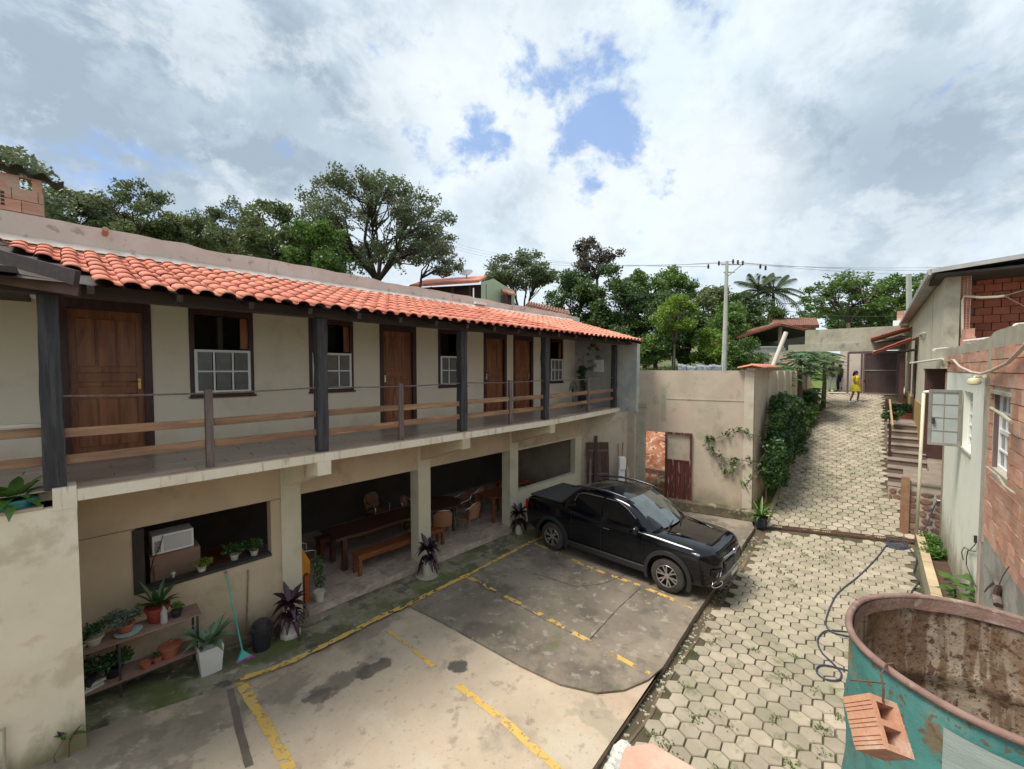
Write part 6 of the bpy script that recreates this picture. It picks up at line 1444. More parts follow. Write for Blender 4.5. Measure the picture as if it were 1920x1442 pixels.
# terrace edge under the camera
TE = lambda lat, D, z: V(D * math.cos(TH) + lat * math.sin(TH), D * math.sin(TH) - lat * math.cos(TH), z)
tr_ = thing('lookout_terrace', (0, 0, 0), 'rough block terrace below the viewpoint carrying the teal tank', 'terrace')
pl_ = [TE(-1.6, -2.6, 0), TE(-1.6, .80, 0), TE(.9, .80, 0), TE(1.28, 1.15, 0), TE(1.45, 1.66, 0), TE(2.3, 1.72, 0), TE(3.2, .4, 0), TE(3.2, -2.6, 0)]
pl_ = [(p.x, p.y) for p in pl_]; MB().prism(pl_, -.4, tz - .952).build('terrace_block', m_greycem, tr_)
fbk = thing('foreground_brick', tuple(TE(.33, .8, 3.8)), 'pink hollow brick with a lump of pale mortar at the bottom edge of the view', 'brick')
zbk = 3.79
q0, q1, q2, q3 = (on_z(px, py, zbk) for px, py in ((1171, 1398), (1222, 1390), (1330, 1452), (1120, 1560)))
poly = [q0, q1, q2, on_z(1330, 1560, zbk), on_z(1150, 1560, zbk), on_z(1160, 1440, zbk)]
MB().prism([(p.x, p.y) for p in poly], zbk - .09, zbk).build('clay_block', mat('pink_clay', (.68, .38, .28), (.60, .30, .22), scale=5, rough=.85, bump=.25, bscale=80, layers=[((.66, .46, .36), 9, .5, .66, .5)]), fbk, bevel=.006)
ml = MB(); cs_ = [(1163, 1405), (1170, 1399), (1160, 1418), (1154, 1432), (1153, 1448), (1148, 1440)]
for k, (px, py) in enumerate(cs_): p = on_z(px, py, zbk - .012); ml.lathe(p - V(0, 0, .05), [(.001, 0), (.02, .015), (.024, .03), (.016, .052), (.001, .058)], 7, cap=False)
ml.build('mortar_lump', mat('pale_mortar', (.62, .62, .55), (.5, .5, .44), scale=20, rough=.95, bump=.6), fbk)
MB().prism([(p.x, p.y) for p in (TE(.05, .62, 0), TE(.05, .80, 0), TE(.9, .80, 0), TE(.9, .62, 0))], tz - .955, zbk - .095).build('edge_wall', m_brick, tr_)
# ------------------------------------------------------------------ hoses and pipes in the drive
hs = thing('garden_hose', (13, .5, 0), 'dark blue garden hose lying coiled over the drain grate and trailing down the paving', 'hose')
mh = mat('blue_black_hose', (.035, .045, .085), (.06, .07, .10), scale=5, rough=.45)
def hose(pts, r=.011):
    w3 = []
    for px, py in pts:
        z = 0.
        for _ in range(12): p = on_z(px, py, z + .02); z = zdrive(p.x)
        w3.append(V(p.x, p.y, zdrive(p.x) + .022))
    dense = []
    for i in range(len(w3) - 1):
        p0, p1, p2, p3 = w3[max(0, i-1)], w3[i], w3[i+1], w3[min(len(w3)-1, i+2)]
        for k in range(5):
            t = k / 5; dense.append(.5 * ((2*p1) + (p2-p0)*t + (2*p0-5*p1+4*p2-p3)*t*t + (3*p1-p0-3*p2+p3)*t**3))
    dense.append(w3[-1]); return dense
lst = hose([(1700, 1024), (1690, 1014), (1672, 1012), (1665, 1017), (1660, 1025), (1640, 1050), (1610, 1080), (1575, 1108), (1560, 1130), (1548, 1165), (1556, 1182), (1575, 1190), (1596, 1194)])
MB().tube(lst, .012, 7).build('hose_run', mh, hs, smooth=True)
lst = hose([(1600, 1186), (1570, 1183), (1546, 1184), (1533, 1200), (1540, 1222), (1560, 1242), (1577, 1262), (1572, 1275), (1550, 1274), (1532, 1262), (1534, 1250), (1552, 1248), (1600, 1260)]); MB().tube(lst, .012, 7).build('hose_loop', mh, hs, smooth=True)
for k in range(4):
    lst = hose([(1702, 1020 + k * 2), (1690, 1010 + k * 4), (1668, 1011 + k * 3), (1664, 1018 + k * 2), (1690, 1024 + k * 2), (1708, 1026)]); MB().tube(lst, .011, 6).build('coil', mh, hs, smooth=True)
lst = hose([(1706, 1030), (1718, 1048), (1713, 1075), (1722, 1090), (1710, 1108), (1706, 1125)]); MB().tube(lst, .012, 7).build('hose_run', mh, hs, smooth=True)
p0 = on_x(1757, 938, 15.4); MB().tube([p0, p0 + V(0, .05, -.2), on_x(1745, 965, 15.35), on_x(1738, 985, 15.2), on_x(1722, 1000, 15.1), on_x(1710, 1020, 14.9)], .014, 7).build('hose_drop', mat('violet_hose', (.06, .05, .12), rough=.5), hs, smooth=True)
MB().tube([p0, p0 + V(0, -.2, .0)], .018, 8).build('tap', m_pvc, hs)
dpp = thing('leaning_pvc_pipe', (15, -.2, 0), 'cream PVC downpipe leaning out from the open casement down to the drain', 'pipe')
b_ = on_z(1717, 1030, -.02); tpx = on_x(1732, 737, 15.0); MB().tube([b_, tpx], .035, 10).build('pipe', mat('cream_pvc', (.66, .62, .47), (.58, .54, .4), scale=3, rough=.5), dpp, smooth=True)
MB().tube([tpx, tpx + V(0, -.02, .03), on_x(1750, 734, 15.0)], .036, 10).build('elbow', m_pvc, dpp, smooth=True)
# plants at the white wall and around
random.seed(71)
def grd(x, y): return .25
gp1 = local_thing('ground_fern', V(14.3, -.62, .25), 'low ferny green ground plant at the far end of the long planter', 'plant'); leaf_mesh('foliage', cloud_pts([(random.uniform(-.7, .7), random.uniform(-.13, .13), .12) for _ in range(14)], [.17] * 14, 1500), .06, l_green, gp1, .6)
fp = on_y(1797, 1095, -.78); fig = local_thing('broad_leaf_plant', V(fp.x, -.78, .25), 'broad leaved fig like plant growing in the middle of the long planter', 'plant')
MB().tube([(0, 0, 0), (.02, .02, .35), (.0, .04, .6)], .014, 6).build('stem', m_frame, fig)
def lobed(root, base, dirv, size, mt_, lobes=5, tilt=.2):
    dirv = Vector(dirv).normalized(); sd = dirv.cross(V(0, 0, 1)).normalized(); nr = sd.cross(dirv).normalized(); mb = MB(); c = Vector(base); pts = []
    k = lobes * 2 + 1
    for i in range(k):
        a = R(-140 + 280 * i / (k - 1)); rr2 = size * (.5 if i % 2 == 0 else 1.0) * (1 - .25 * abs(a) / 2.4)
        if i in (0, k - 1): rr2 = size * .35
        pts.append(c + dirv * (math.cos(a) * rr2 + size * .3) + sd * math.sin(a) * rr2 - nr * (.12 * rr2 * rr2 / size))
    mb.add([c] + pts, [(0, i + 1, i + 2) for i in range(k - 1)]); return mb
for k in range(20):
    a = 2.4 * k; h = .18 + .62 * k / 20; d = V(math.cos(a), math.sin(a) * .8, .25 - .3 * (1 - k / 20)); b = V(0, 0, h) + d * random.uniform(.06, .14)
    lobed(fig, b, d, random.uniform(.15, .22), l_green, 4).build('leaf', l_green, fig)
MB().tube([V(0, 0, .1), V(.1, .05, .3)], .006, 5).build('twig', m_frame, fig)
dv_ = thing('dead_vine', (9.9, -1.0, .2), 'dry grey vine stump on the cement skirt below the brick wall', 'vine')
bq = on_R(1868, 1100, .03); 
def Rw(p): c, s = math.cos(RA), math.sin(RA); return V(p.x * c - p.y * s, p.x * s + p.y * c, p.z) + RO
stem_ = [Rw(on_R(x, y, .04)) for x, y in ((1872, 1135), (1868, 1115), (1872, 1098), (1866, 1090), (1852, 1102), (1846, 1110))]; MB().tube(stem_, [.05, .045, .03, .02, .012, .008], 7).build('stem', m_railpost, dv_)
for xs_ in (((1872, 1100), (1880, 1080), (1892, 1062)), ((1868, 1094), (1860, 1078), (1846, 1060))): MB().tube([Rw(on_R(x, y, .03)) for x, y in xs_], .006, 5).build('tendril', m_railpost, dv_)
wl = thing('wall_wires', (12, -.9, 1), 'small tangle of dark cable coming out of the white wall above the planter', 'cable')
MB().tube([Rw(on_R(x, y, .03)) for x, y in ((1828, 1005), (1829, 1020), (1818, 1032), (1808, 1026), (1803, 1035), (1806, 1050))], .008, 5).tube([Rw(on_R(x, y, .03)) for x, y in ((1829, 1034), (1815, 1032), (1812, 1045), (1812, 1060), (1820, 1080), (1830, 1100))], .008, 5).tube([Rw(on_R(x, y, .04)) for x, y in ((1829, 1004), (1829, 1018))], .02, 6).build('cable', m_black, wl)
prp = local_thing('dark_foliage_plant', V(16.6, -1.25, 1.625), 'dark reddish leaved plant on the porch platform in front of the brown column', 'plant'); bladeplant(prp, l_purple, .1, 22, .35, .08, (.2, 1.0), (.3, 1.1), tip=.1)
# plants round the stairs
tro = local_thing('trough_fern', V(24.6, .12, 2.525), 'bushy fern in a terracotta trough on the upper landing', 'potted plant')
MB().box(-.35, .35, -.42, .42, 0, .26).build('trough', m_terra, tro, bevel=.02); leaf_mesh('foliage', cloud_pts([(random.uniform(-.3, .3), random.uniform(-.4, .4), .42) for _ in range(12)], [.25] * 12, 1600), .09, l_dark, tro, .4)
for (px, py, x, lab) in ((1668, 779, 21.6, 'small dark plant tied to the foot of the stair handrail'),):
    q = on_x(px, py, x); o = local_thing('rail_plant', V(x, q.y, zdrive(x)), lab, 'plant'); hz_ = q.z - zdrive(x); MB().tube([(0, 0, 0), (0, 0, hz_)], .02, 5).build('stem', m_frame, o); leaf_mesh('foliage', cloud_pts([(0, random.uniform(-.35, .3), hz_ + random.uniform(-.15, .15)) for _ in range(6)], [.16] * 6, 420), .10, l_dark, o)
sp3 = local_thing('strap_leaf_plant', on_z(1426, 987, 0.0), 'green strap leaved plant in a dark blue pot at the yard wall pilaster', 'potted plant'); pot(MB(), .14, .18, .30).build('pot', mat('dark_blue_pot', (.02, .025, .05), rough=.4), sp3, smooth='auto'); bladeplant(sp3, l_green, .26, 24, .5, .07, (.4, 1.4), (.1, .7), tip=.05); 
sp4 = local_thing('strap_leaf_plant', V(14.9, 3.15, .15), 'light green strap leaved plant in the bed right of the dark blue pot', 'plant'); bladeplant(sp4, l_yell, .0, 26, .5, .06, (.4, 1.3), (.3, .9), tip=.05)
# bush mass along the side wall
random.seed(81); np.random.seed(81)
bm = thing('creeper_bush', (16, 3.1, 0), 'dense dark green creeper bush spilling over the side wall along the driveway', 'bush')
cs = []; rs_ = []
for _ in range(90):
    x = random.uniform(14.9, 20.5); hmax = 3.6 - .28 * max(0, x - 17) - max(0, 15.8 - x) * 1.5; z = zdrive(x) + random.uniform(.1, 1) ** .8 * (hmax - zdrive(x) * .6)
    cs.append((x, sy(x) - .28 - .30 * random.random() * (1 - .5 * z / 4), z)); rs_.append((.42, .26, .36))
leaf_mesh('foliage', cloud_pts(cs, rs_, 21000), .115, l_dark, bm, .25)
MB().tube([(15.1, 3.1, .1), (15.3, 3.15, 1.2), (15.8, 3.2, 2.2)], .03, 6).tube([(17, 3.1, .5), (17.2, 3.2, 1.8)], .03, 6).build('stem', m_railpost, bm)
l_vine = leafmat('vine_leaf', (.05, .11, .035), (.13, .21, .06), rough=.4)
bm2 = thing('bed_undergrowth', (22, 3.1, 2), 'leafy undergrowth below the papaya trees at the left edge of the driveway', 'bush')
cs = [(random.uniform(20, 26), 0, 0) for _ in range(40)]; cs = [(x, sy(x) - random.uniform(.05, .5), zdrive(x) + random.uniform(.1, .9)) for x, _, _ in cs]; leaf_mesh('foliage', cloud_pts(cs, [.38] * 40, 5000), .16, l_vine, bm2, .3)
# vine on the yard wall
vn = thing('wall_vine', tuple(EA), 'sprawling vine with dark leaves looping over the yard end wall', 'vine')
def ewp(px, py, off): p = EA + ed * ew(px) - en * off; return V(p.x, p.y, ewz(px, py))
vp = []
for path in (((1437, 850), (1425, 872), (1400, 862), (1380, 862), (1362, 858), (1345, 850), (1332, 838), (1328, 822), (1342, 820)), ((1440, 845), (1420, 815), (1400, 812), (1385, 800), (1370, 812), (1345, 822), (1330, 822)), ((1385, 862), (1378, 880), (1368, 885), (1360, 870)), ((1432, 880), (1410, 900), (1400, 910))):
    w3 = [ewp(px, py, .05) for px, py in path]; MB().tube(w3, .010, 5).build('stem', m_railpost, vn)
    for a, b in zip(w3[:-1], w3[1:]):
        for k in range(9): t = random.random(); p = a.lerp(b, t); vp.append((p.x - .06 * random.random(), p.y + random.gauss(0, .07), p.z + random.gauss(0, .07)))
leaf_mesh('foliage', vp, .13, l_vine, vn, .2)
# white pipe leaning behind the side wall, blocks on the hill
pw_ = MB().tube([at_d(1447, 692, 17.5), at_d(1474, 623, 17.5)], .085, 12).build('leaning_white_pipe', mat('beige_pipe', (.62, .57, .50), rough=.6), None, smooth='auto'); T(pw_, 'thick pale pipe leaning up behind the orange tile coping', 'pipe')
rbp = MB(); q = at_d(1312, 693, 21)
for k in range(14): c = q + V(random.uniform(-.3, .3), random.uniform(-.9, .9), random.uniform(-.1, .12)); rbp.obox(c, V(.2, .05, .05), V(-.05, .18, .03), V(0, .02, .12))
o = rbp.build('rubbish_heap', mat('grey_rubbish', (.3, .32, .35), (.12, .13, .15), scale=6, rough=.8)); STUFF(o, 'grey heap of rubbish on the grass behind the yard wall', 'rubbish')
q = at_d(1327, 692, 21); o = MB().box(q.x - .25, q.x + .25, q.y - .35, q.y + .35, q.z - .5, q.z + .08).build('concrete_box', m_conc, None, bevel=.01); T(o, 'small square concrete box on the grass left of the utility pole', 'box')
# ------------------------------------------------------------------ people
def skinbody(name, parent, joints, edges, radii, mt_, sub=2):
    me = bpy.data.meshes.new(name); me.from_pydata([tuple(j) for j in joints], edges, []); me.update(); me.materials.append(mt_)
    o = bpy.data.objects.new(name, me); COL.objects.link(o); o.parent = parent; ORG[o.name] = V(0, 0, 0)
    sk = o.modifiers.new('skin', 'SKIN'); 
    for i, r in enumerate(radii):
        r2 = r if isinstance(r, tuple) else (r, r); me.skin_vertices[0].data[i].radius = r2; me.skin_vertices[0].data[i].use_root = (i == 0)
    sb_ = o.modifiers.new('sub', 'SUBSURF'); sb_.levels = sub; sb_.render_levels = sub
    sk.use_smooth_shade = True; return o
m_skin = mat('brown_skin', (.30, .15, .09), rough=.55); m_hair = mat('black_hair', (.012, .009, .008), rough=.45)
def person(loc, rz, lab, h, top, bottom, dress=False, phone=False, hair_long=False, shoes=None):
    t = local_thing('person', loc, lab, 'person', rz=rz); k = h / 1.70     # faces -y
    sw_ = .10 if dress else .05
    J = [(0, 0, .95), (0, .0, 1.15), (0, .01, 1.36), (0, 0, 1.47), (0, -.01, 1.55), (0, -.02, 1.63),
         (.17, 0, 1.39), (.22, -.01, 1.13), (.13 if phone else .24, -.22 if phone else -.03, 1.12 if phone else .88), (-.17, 0, 1.39), (-.22, -.01, 1.13), (-.12 if phone else -.25, -.22 if phone else -.03, 1.14 if phone else .88),
         (.09, 0, .92), (.10, -sw_, .50), (.10, -sw_ * .6, .09), (.11, -.12 - sw_ * .6, .035), (-.09, 0, .92), (-.10, sw_ * .6, .50), (-.10, sw_ * 1.9, .10), (-.11, sw_ * 1.5 - .10, .04)]
    E = [(0, 1), (1, 2), (2, 3), (3, 4), (4, 5), (2, 6), (6, 7), (7, 8), (2, 9), (9, 10), (10, 11), (0, 12), (12, 13), (13, 14), (14, 15), (0, 16), (16, 17), (17, 18), (18, 19)]
    rad = [(.125, .10), (.11, .085), (.13, .09), (.05, .05), (.075, .085), (.075, .09), .052, .042, .03, .052, .042, .03, .085, .055, .04, .03, .085, .055, .04, .03]
    J = [tuple(c * k for c in j) for j in J]; rad = [tuple(q * k for q in r) if isinstance(r, tuple) else r * k for r in rad]
    skinbody('body', t, J, E, rad, m_skin)
    # face
    fc = MB().lathe((0, -.105 * k, 1.585 * k), [(.001, .02), (.012, 0)], 6, axis=(0, -1, 0), cap=False); fc.build('nose', m_skin, t)
    ey = MB()
    for sx in (-1, 1): ey.lathe((sx * .03 * k, -.092 * k, 1.61 * k), [(.001, .008), (.009, .002)], 6, axis=(0, -1, 0), cap=False)
    ey.build('eyes', m_hair, t); MB().obox((0, -.098 * k, 1.545 * k), V(.02, 0, 0), V(0, .004, 0), V(0, 0, .004)).build('mouth', mat('lips', (.22, .06, .05), rough=.5), t)
    # hair
    hm = MB().lathe((0, .015 * k, 1.615 * k), [(.001, .115 * k), (.06 * k, .10 * k), (.092 * k, .055 * k), (.10 * k, .0), (.085 * k, -.05 * k)], 16, cap=False)
    if hair_long: hm.lathe((0, .06 * k, 1.60 * k), [(.09 * k, 0), (.085 * k, -.12 * k), (.075 * k, -.25 * k), (.04 * k, -.34 * k), (.001, -.36 * k)], 12, cap=False)
    hm.build('hair', m_hair, t, smooth=True)
    def leg_tube(s, a, b, c, mt_, nm, r): MB().tube([a, b, c], r, 12).build(nm, mt_, t, smooth=True)
    if dress:
        MB().lathe((0, 0, 0), [(.25 * k, .62 * k), (.235 * k, .75 * k), (.17 * k, .98 * k), (.142 * k, 1.10 * k), (.165 * k, 1.30 * k), (.15 * k, 1.40 * k), (.07 * k, 1.455 * k)], 20, cap=False).build('dress', top, t, smooth=True)
    else:
        MB().lathe((0, 0, 0), [(.165 * k, .88 * k), (.15 * k, 1.05 * k), (.175 * k, 1.30 * k), (.165 * k, 1.40 * k), (.075 * k, 1.47 * k)], 18, cap=False).build('shirt', top, t, smooth=True)
        for i in (12, 16):
            a, b, c = V(J[i]), V(J[i + 1]), V(J[i + 2]); MB().tube([a + V(0, 0, .04), (a + b) / 2, b, (b + c) / 2, c + V(0, 0, .02)], [.105 * k, .098 * k, .08 * k, .075 * k, .07 * k], 12).build('trouser_leg', bottom, t, smooth=True)
        for i in (6, 9): MB().tube([V(J[i]) + V(0, 0, .01), (V(J[i]) + V(J[i + 1])) / 2], [.068 * k, .062 * k], 10).build('sleeve', top, t, smooth=True)
    for i in (15, 19): p = V(J[i]); MB().obox(p + V(0, .06, -.002), V(.042, 0, 0), V(0, .12, 0), V(0, 0, .034)).build('shoe', shoes or m_whitewood, t, bevel=.02)
    for i in (8, 11):
        p = V(J[i]); hd = MB(); d = V(0, -1, 0) if phone else V(0, 0, -1); sx = 1 if i == 8 else -1
        hd.obox(p + d * .03, V(.012, 0, 0) , d * .045, d.cross(V(1, 0, 0)) * .035)
        for f in range(4): o_ = d.cross(V(1, 0, 0)) * (-.028 + .018 * f); hd.tube([p + d * .07 + o_, p + d * .10 + o_ - V(sx * .008, 0, 0), p + d * .12 + o_ - V(sx * .022, 0, 0)], [.009, .008, .006], 6)
        hd.tube([p + d * .02 + d.cross(V(1, 0, 0)) * .03, p + d * .05 + d.cross(V(1, 0, 0)) * .055 - V(sx * .01, 0, 0)], [.010, .007], 6); hd.build('hand', m_skin, t, smooth='auto')
    if phone: o = MB().obox((0, -.37 * k, 1.17 * k), V(.04, 0, 0), V(0, .006, .004), V(0, -.01, .07)).build('phone', m_black, t)
    return t
XPn = 27.6; q = on_x(1604, 738, XPn)
person(V(XPn, q.y, zdrive(XPn) + .012), R(-20), 'woman in a bright yellow dress with long dark hair holding a phone by the gate', 1.62, mat('yellow_dress', (.66, .58, .03), (.58, .5, .03), scale=5, rough=.8), None, dress=True, phone=True, hair_long=True)
q = on_x(1560, 728, 30.9); person(V(30.9, q.y, 3.28), R(-60), 'person in a dark shirt and pale patterned trousers beyond the gateway', 1.72, m_black, mat('pale_print_trousers', (.62, .66, .66), (.30, .36, .38), scale=22, rough=.8), shoes=m_black)
q = on_x(1574, 725, 31.4); person(V(31.4, q.y, 3.29), R(160), 'person all in black standing beside the one in pale trousers beyond the gateway', 1.60, m_black, mat('navy_trousers', (.012, .015, .03), rough=.8), shoes=m_black)
# ------------------------------------------------------------------ trees and far houses
random.seed(91); np.random.seed(91)
m_bark = mat('grey_bark', (.11, .085, .065), (.17, .14, .11), scale=2, rough=.95, bump=.6, stretch=(3, 3, 1))
m_barkd = mat('dark_bark', (.045, .035, .028), (.08, .065, .05), scale=2, rough=.95, bump=.6)
l_olive = leafmat('olive_leaf', (.09, .125, .042), (.21, .25, .10), rough=.5)
l_olive2 = leafmat('grey_olive_leaf', (.10, .135, .07), (.22, .255, .135), rough=.5)
l_deep = leafmat('deep_green_leaf', (.035, .07, .02), (.105, .175, .045), rough=.45)
l_fresh = leafmat('bright_leaf', (.10, .18, .018), (.24, .36, .045), rough=.5, trans=.35)
l_mid = leafmat('mid_green_leaf', (.06, .13, .022), (.16, .26, .055), rough=.5, trans=.3)
l_red = leafmat('reddish_leaf', (.07, .055, .04), (.13, .11, .08), rough=.6)
def tree(px0, px1, py0, py1, D, lab, leafm, n=6000, size=.22, clumps=34, cr=.26, dens=.5, bark=None, trunk=.18, hollow=.35, zmin=-2, flat=.15, group=None, base_px=None, name='tree', limbs=True, forks=5, low=.25, zsq=1.0, twigs=0, nlimb=999):
    bark = bark or m_bark; n = int(n * 1.35); c = at_d((px0 + px1) / 2, (py0 + py1) / 2, D); rx = (px1 - px0) / 2 / FPX * D; rz = (py1 - py0) / 2 / FPX * D
    bp = at_d(base_px, 690, D) if base_px else c; zb_ = terrain(bp.x, bp.y)
    if bp.y > 12 and bp.x < 14: zb_ = min(zb_, 4.2)
    base = V(bp.x, bp.y, zb_ - .2); t = thing(name, tuple(base), lab, 'tree', group)
    cs = []; rs = []
    for k in range(clumps):
        q = np.random.normal(size=3); q /= np.linalg.norm(q); r = random.uniform(hollow, 1) ** .6
        if q[2] < 0: q[2] *= .75
        q[2] = max(q[2], zmin)
        p = V(c.x + q[0] * rx * r * .88, c.y + q[1] * rx * r * .88, c.z + q[2] * rz * r * .9); cs.append(p)
        s_ = random.uniform(.7, 1.25) * cr; rs.append((rx * s_, rx * s_, min(rx, rz) * s_ * .75 * zsq))
    fork = V(base.x * .6 + c.x * .4, base.y * .6 + c.y * .4, max(base.z + .5, c.z - rz * 1.02 + low * rz))
    tb_ = MB(); tb_.tube([base, base.lerp(fork, .5) + V(random.uniform(-.15, .15), 0, 0), fork], [trunk, trunk * .8, trunk * .7], 9)
    if limbs:
        mains = []
        for k in range(forks):
            a = 2 * math.pi * k / forks + random.uniform(-.4, .4); e = V(c.x + math.cos(a) * rx * .42, c.y + math.sin(a) * rx * .42, c.z + rz * random.uniform(-.2, .25)); mains.append(e)
            mid = fork.lerp(e, .5) + V(0, 0, rz * .06) + V(random.gauss(0, .05), random.gauss(0, .05), 0) * rx; tb_.tube([fork, mid, e], [trunk * .55, trunk * .42, trunk * .28], 7)
        for k, p in enumerate(cs[:nlimb]):
            e = min(mains, key=lambda q: (q - p).length); st = fork.lerp(e, random.uniform(.55, 1.0)); mid = st.lerp(p, .5) + V(random.gauss(0, .06), random.gauss(0, .06), random.gauss(0, .05)) * rx
            tb_.tube([st, mid, p], [trunk * .24, trunk * .15, trunk * .05], 5)
            for _ in range(twigs):
                q = p + V(random.gauss(0, 1), random.gauss(0, 1), random.gauss(.2, .8)) * rx * cr * .38; tb_.tube([mid.lerp(p, random.random()), q], [trunk * .08, trunk * .03], 4)
    tb_.build('trunk', bark, t, smooth=True)
    # sub-clumping: leaves sit in little tufts
    nt_ = max(30, n // 22); tufts = cloud_pts(cs, rs, nt_); tr2 = size * 2.1
    pts = cloud_pts([tuple(p) for p in tufts], [tr2] * nt_, n)
    leaf_mesh('crown', pts, size, leafm, t, flat, aspect=.6); return t
G1 = 'tree line behind the guest house'
tree(-90, 95, 268, 430, 19, 'pale leafed tree rising behind the brick chimney at the left edge', l_olive2, 4200, .20, 26, .26, group=G1, trunk=.14)
for (a, b, c_, d, D, lf, nm, nn_) in ((60, 200, 345, 460, 27, l_olive2, 'low olive tree just right of the brick chimney', 6000), (170, 320, 338, 480, 29, l_olive, 'olive tree with a pointed top, second right of the chimney', 8000),
        (285, 410, 388, 500, 31, l_olive, 'low rounded olive tree in the middle of the tree line', 6500), (385, 500, 380, 500, 30, l_olive2, 'grey olive tree left of the leaning bushy one', 6500),
        (455, 600, 372, 540, 27, l_olive, 'bushy olive tree left of the big spreading tree', 9000), (540, 660, 400, 560, 25, l_mid, 'brighter green shrubby tree under the big spreading tree', 7000)):
    tree(a, b, c_, d, D, nm, lf, nn_, .19, 34, .28, group=G1, bark=m_barkd, trunk=.16, zsq=.9)
for (a, b, c_, d, D, nm) in ((0, 260, 400, 520, 33, 'dark backing tree behind the chimney end of the tree line'), (240, 470, 410, 520, 35, 'dark backing tree behind the middle of the tree line'), (430, 700, 430, 560, 36, 'dark backing tree behind the bushy end of the tree line')):
    tree(a, b, c_, d, D, nm, l_olive, 7500, .26, 40, .25, group=G1, bark=m_barkd, trunk=.18)
tree(535, 872, 335, 530, 31, 'big spreading tree with bare dark limbs showing through a thin round crown', l_olive2, 19000, .19, 190, .115, hollow=.5, bark=m_barkd, trunk=.25, forks=9, low=.05, base_px=712, twigs=3)
tree(770, 872, 455, 530, 30, 'small leafy low bough tree at the right foot of the big spreading tree', l_olive2, 1500, .18, 30, .16, bark=m_barkd, trunk=.12, base_px=770, twigs=3)
tree(900, 1048, 470, 580, 44, 'umbrella shaped tree with a pale green dome over bare branches', l_olive2, 9000, .26, 70, .17, hollow=.8, zmin=.05, bark=m_barkd, trunk=.22, low=-.5, forks=7, base_px=985, zsq=.7, flat=.3)
tree(1062, 1172, 438, 535, 40, 'tall sparse reddish tree poking out of the dark grove', l_red, 2600, .24, 46, .14, hollow=.3, bark=m_barkd, trunk=.18, twigs=3, base_px=1120)
G2 = 'dark grove behind the parking yard'
for (a, b, c_, d, D, lf, nm, nn_) in ((1020, 1130, 490, 660, 38, l_deep, 'dark dense tree at the left end of the grove', 9000), (1085, 1215, 487, 680, 36, l_deep, 'largest dark tree of the grove under the sparse reddish crown', 12000),
        (1165, 1255, 500, 600, 42, l_mid, 'bright topped tree in the middle of the grove', 6000), (1225, 1305, 492, 600, 44, l_mid, 'lighter tree with a yellowish top left of the utility pole', 5500),
        (1160, 1300, 545, 700, 35, l_deep, 'shadowy tree filling the middle of the grove', 11000), (1285, 1375, 527, 640, 41, l_olive, 'round topped olive tree behind the utility pole', 7500),
        (1240, 1330, 560, 700, 36, l_deep, 'dark tree low between the bright tree and the pole', 8000), (1370, 1450, 590, 690, 37, l_deep, 'dark low tree between pole and pavilion', 6000), (1330, 1400, 560, 700, 34, l_mid, 'mid green tree low behind the utility pole', 7000),
        (1350, 1420, 540, 650, 39, l_deep, 'dark tree right of the utility pole under the palms', 6000), (1400, 1470, 560, 660, 45, l_mid, 'green tree below the palm crowns', 4500)):
    tree(a, b, c_, d, D, nm, lf, nn_, .24, 44, .26, group=G2, bark=m_barkd, trunk=.2)
tree(1218, 1318, 553, 640, 27, 'young bright green tree with a thin pale trunk in front of the grove', l_fresh, 5200, .15, 34, .24, bark=m_bark, trunk=.09, base_px=1262, low=-.1)
G3 = 'bright shrubs on the slope behind the yard'
for (a, b, c_, d, D, lf, nm) in ((1195, 1255, 625, 700, 28, l_mid, 'green shrub at the left below the young bright tree'), (1300, 1370, 610, 700, 27, l_fresh, 'bright yellow green shrub left of the utility pole base'), (1365, 1430, 630, 705, 25, l_mid, 'green shrub right of the utility pole base'),
                                 (1040, 1120, 600, 680, 30, l_deep, 'dark shrub just above the end of the parapet'), (1100, 1200, 610, 700, 29, l_deep, 'dark shrub behind the roof corner'), (1330, 1400, 580, 660, 31, l_mid, 'taller green shrub behind the utility pole')):
    tree(a, b, c_, d, D, nm, lf, 4200, .16, 30, .3, group=G3, trunk=.06, name='shrub', limbs=False, low=.6)
G4 = 'trees beyond the entrance gate'
tree(1505, 1680, 500, 618, 36, 'wide airy tree with layered foliage left above the gate', l_mid, 6500, .22, 75, .15, hollow=.3, bark=m_bark, trunk=.2, group=G4, flat=.55, zsq=.5, twigs=2)
tree(1635, 1775, 498, 630, 34, 'airy tree with layered foliage above the roof edge right of the gate', l_mid, 6500, .22, 75, .15, hollow=.3, bark=m_bark, trunk=.2, group=G4, flat=.55, zsq=.5, twigs=2)
tree(1560, 1690, 570, 640, 42, 'low dark tree behind the gate beams', l_deep, 6000, .26, 40, .28, bark=m_barkd, group=G4)
tree(1480, 1560, 555, 610, 60, 'small distant tree between the palms and the gate trees', l_mid, 1500, .26, 20, .2, bark=m_barkd, group=G4)
